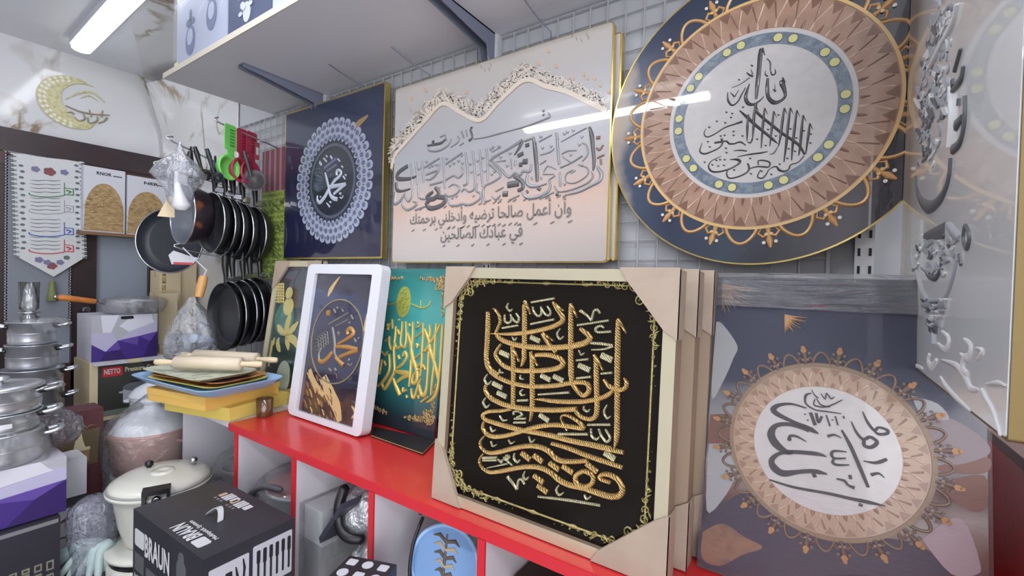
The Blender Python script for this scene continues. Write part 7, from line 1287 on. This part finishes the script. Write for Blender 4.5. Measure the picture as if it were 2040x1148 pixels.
    q.build('fingers', M_gv, t); q = MB(); crumple(q, cuff-Vector((0, 0, 0.02)), [(0.03, -0.05), (0.036, -0.02), (0.032, 0.0), (0.026, 0.018), (0.004, 0.02)], 0.14, seed=71); q.build('cuff', M_gv, t)
left_goods()
# --- goods in the cubbyholes
def cubby_goods():
    zs = -0.784
    # left bay: nested steel bowls in film
    c = (-1.585, 0.80); 
    for k, (r, lb) in enumerate(((0.125, 'large steel bowl in clear film in the endmost cubbyhole'), (0.105, 'smaller steel bowl nested in the large one in film'))):
        q = MB(); o = Vector((c[0], c[1], zs+0.001+0.035*k+H)); q.lathe([(r*0.45, 0), (r*0.75, 0.03), (r*0.96, 0.085), (r+0.004, 0.10), (r, 0.101), (r*0.93, 0.085), (r*0.72, 0.034), (0, 0.005)], o, n=36); tag(q.build('steel_bowl', M_chrome), lb, 'bowl', 'steel bowls in the cubbyhole')
    q = MB(); crumple(q, (c[0], c[1], zs+0.001+H), [(0.13, 0), (0.142, 0.06), (0.138, 0.12), (0.11, 0.17), (0.05, 0.20), (0.004, 0.205)], 0.05, seed=81, m=20); tag(q.build('plastic_bag', FILM), 'clear film bag round the steel bowls in the cubbyhole', 'plastic film')
    # food boxes with pink lids
    c = (-1.26, 0.79); z = zs+0.0005
    for k, (r, h_, lb) in enumerate(((0.125, 0.05, 'white round food box at the bottom of the pink lidded stack'), (0.122, 0.045, 'white round food box in the middle of the pink lidded stack'), (0.115, 0.06, 'round food box with a pink lid on top of its stack'))):
        t = thing('food_box', lb, 'food box', (c[0], c[1], z+H), 'round food boxes in the cubbyhole'); o = Vector((c[0], c[1], z+H))
        q = MB(); q.lathe([(r*0.84, 0), (r*0.90, 0.006), (r*0.95, h_-0.014), (r, h_-0.012), (r, h_-0.004), (r*0.9, h_-0.003)], o, n=36); q.build('body', mat('milky_white', (206, 208, 214), 0.35), t)
        q = MB(); q.lathe([(r*0.97, h_-0.003), (r*0.985, h_), (r*0.9, h_+0.002 if k == 2 else h_), (r*0.82, h_-0.001), (0, h_-0.001)], o, n=36); q.build('lid', mat('pink_lid', (176, 116, 120), 0.35) if k == 2 else mat('milky_lid', (196, 200, 206), 0.35), t); z += h_+0.0025
    q = MB(); crumple(q, (c[0]-0.005, c[1]-0.01, zs+0.06+H), [(0.128, 0), (0.132, 0.06), (0.128, 0.11), (0.09, 0.135), (0.03, 0.145), (0.004, 0.148)], 0.035, seed=91, m=18); tag(q.build('plastic_bag', FILM), 'clear film over the pink lidded food boxes', 'plastic film')
    q = MB(); q.tube(spath([(-1.375, 0.70, zs+0.11+H), (-1.34, 0.66, zs+0.145+H), (-1.27, 0.66, zs+0.185+H), (-1.19, 0.67, zs+0.195+H)], 5), [0.004]+[0.008]*14+[0.004], 8); tag(q.build('cable', mat('grey_cable', (92, 92, 98), 0.5)), 'grey curved cable lying over the pink lidded stack', 'cable')
    # tall white box in film
    x1 = -1.064; t = thing('product_box', 'tall white box in a clear film sleeve standing in the cubbyhole', 'box', (x1-0.04, 0.8, zs+H)); q = MB(); q.box(-1.078, -1.0, 0.668, 0.95, zs, -0.592); q.build('carton', mat('box_pale_grey', (214, 216, 222), 0.45), t)
    q = MB(); q.box(-1.0782, -0.9998, 0.6675, 0.80, zs, -0.68); q.build('grey_shading', mat('box_grey_shading', (166, 167, 174), 0.5), t)  # greyer lower part, shading put into the colour
    q = MB(); q.box(-1.0815, -0.996, 0.655, 0.955, zs, -0.585); q.build('film_sleeve', FILM, t)
    # foil wrapped parcel
    rnd = random.Random(17); M_foil = mat('crumpled_foil', (214, 217, 222), 0.35, 0.55, bump=(60, 1.0)); 
    for k, (cx, cy, cz, r, lb) in enumerate(((-0.915, 0.755, -0.595, 0.068, 'crumpled silver foil parcel beside the tall white box'), (-0.868, 0.765, -0.500 - 0.012, 0.040, 'foil wrapped lump on top of the larger foil parcel'), (-0.86, 0.735, -0.70, 0.060, 'foil wrapped bowl at the bottom of the foil heap'))):
        q = MB(); ph = [(rnd.uniform(0, 6.28), rnd.randint(3, 9), rnd.randint(2, 7)) for _ in range(6)]
        def fn(a, b):
            th, f = 2*math.pi*a, math.pi*(b*0.998+0.001); s_ = 1+0.10*sum(math.sin(i*th+p_+j*f) for p_, i, j in ph)/2.5
            return Vector((cx+r*s_*math.sin(f)*math.cos(th), cy+r*1.1*s_*math.sin(f)*math.sin(th), cz+H-r*(1.3 if k == 2 else 1.0)*s_*math.cos(f)))
        q.grid(fn, 30, 16); tag(q.build('foil_parcel', M_foil), lb, 'foil parcel', 'foil parcels in the cubbyhole')
    q = MB(); q.tube(spath([(-0.955, 0.70, -0.52+H), (-0.945, 0.675, -0.56+H), (-0.925, 0.665, -0.60+H), (-0.895, 0.668, -0.618+H), (-0.865, 0.69, -0.622+H)], 5), [0.004]+[0.013]*19+[0.006], 10); tag(q.build('pan_handle', M_blackp), 'curved black pan handle sticking out of the foil heap', 'handle')
    q = MB(); q.box(-0.985, -0.81, 0.668, 0.90, zs, zs+0.022, 0); tag(q.build('cardboard_sheet', M_cardb), 'folded cardboard sheet under the foil heap', 'cardboard')
    q = MB(); q.obox(Vector((-0.99, 0.655, -0.66+H)), Vector((0.085, 0.0, 0.11)), Vector((0.004, 0.12, 0)), Vector((-0.006, 0, 0.012))); tag(q.build('dark_strap', mat('strap_navy', (64, 62, 76), 0.5)), 'dark slanting strap between white box and foil heap', 'strap')
    # third bay
    a, b = PY(768, 1062, 0.72), PY(838, 1006, 0.80); t = thing('wrapped_roll', 'brown paper roll leaning in the cubbyhole beside the blue tray', 'roll', (a+b)/2-Vector((0, 0, 0.02))); q = MB(); q.tube([a, a.lerp(b, .1), a.lerp(b, .9), b], [0.018, 0.022, 0.022, 0.02], 16); q.build('paper', mat('brown_paper', (150, 134, 116), 0.6, noise=(30, (124, 108, 92), 0.4, 0.6)), t); q = MB(); dd = (b-a).normalized(); q.lathe([(0.019, -0.001), (0.010, -0.002), (0.009, 0.006), (0, 0.006)], a, dd, 16); q.build('core', mat('roll_core', (104, 92, 80), 0.6), t)
    c = PY(885, 1122, 0.70); pl = Plane(c, (0.96, 0.1, -0.1), (-0.02, 0.55, 0.83)); t = thing('blue_tray', 'light blue oval tray with a dark fishbone print in the cubbyhole', 'tray', c-Vector((0, 0, 0.08))); q = MB()
    n = 40; o1 = [(0.078*math.cos(6.2832*i/n), 0.066*math.sin(6.2832*i/n)) for i in range(n)]; q.poly(pl, o1, 0, 0, 0.006); q.build('plate', mat('sky_blue', (120, 158, 206), 0.4), t)
    q = MB(); q.tube([pl.P(0.080*math.cos(6.2832*i/n), 0.068*math.sin(6.2832*i/n), 0.002) for i in range(n)], 0.005, 8, closed=True); q.build('rim', mat('sky_blue_light', (150, 186, 226), 0.4), t)
    q = MB(); q.ribbon(pl, [(-0.015, 0.05), (0.0, 0.0), (0.02, -0.06)], [0.004, 0.008, 0.003], 0, 0.002, 0)
    for k in range(7):
        f = k/6; x, y = -0.012+0.030*f, 0.036-0.085*f; l = 0.034*(1-0.5*f)
        for s_ in (-1, 1): q.ribbon(pl, [(x, y), (x+s_*l*0.6, y+0.008), (x+s_*l, y+0.002)], [0.007, 0.008, 0.002], 0, 0.0022, k % 2)
    q.build('fishbone_print', [mat('print_umber', (92, 84, 76), 0.5), mat('print_sand', (170, 160, 140), 0.5)], t)
    q = MB(); q.tube(spath([pl.P(-0.085, 0.06, 0.004), pl.P(-0.078, 0.0, 0.012), pl.P(-0.05, -0.06, 0.012), pl.P(0.02, -0.1, 0.01)], 5), 0.004, 8); q.build('cord', M_blackp, t)
    c = Vector((-0.50-0.05, 0.78, -0.65+H)); q = MB(); q.box(-0.60, -0.50, 0.80, 1.0, zs, -0.56); tag(q.build('product_box', mat('navy_grey_box', (64, 62, 80), 0.5)), 'dark blue grey box at the back of the blue tray cubbyhole', 'box')
    q = MB(); crumple(q, (-0.535, 0.70, zs+H), [(0.035, 0), (0.04, 0.04), (0.03, 0.08), (0.004, 0.1)], 0.2, seed=5); tag(q.build('vegetable_bag', mat('mixed_print', (96, 130, 70), 0.5, noise=(30, (150, 96, 70), 0.45, 0.55))), 'small green and red printed bag beside the blue tray', 'bag')
    z1 = -0.566; t = thing('spice_box', 'black box with white dots standing before the counter divider', 'box', (-0.70, 0.55, -0.86+H)); o, a_, b_, c_ = rot_box((-0.632, 0.515), math.radians(20), 0.105, 0.10, -0.86, z1); q = MB(); q.obox(o, a_, b_, c_); q.build('carton', M_bk, t)
    pl = Plane(o+c_, a_, b_); q = MB()
    for i in range(3):
        for j in range(3):
            x, y = 0.018+0.034*i, 0.018+0.032*j
            if (i+j) % 2: q.disc(pl, (x, y), 0.011, 0.0008, 0, 18)
            else: q.slab(pl, x-0.010, x+0.010, y-0.009, y+0.009, 0, 0.0008, 0.003)
    q.build('white_dots', M_bw, t)
    q = MB(); q.box(-0.79, -0.58, 0.44, 0.643, -0.89, -0.8605); q.box(-0.70, -0.66, 0.5, 0.54, -1.4, -0.89); tag(q.build('stool', M_tbl), 'small dark stool under the black box with white dots', 'stool')
    q = MB(); q.box(-0.47, -0.22, 0.70, 1.0, zs, -0.58); tag(q.build('product_box', mat('brown_dark_box', (66, 54, 50), 0.6)), 'dark brown box deep in the cubbyhole under the black calligraphy picture', 'box')
cubby_goods()
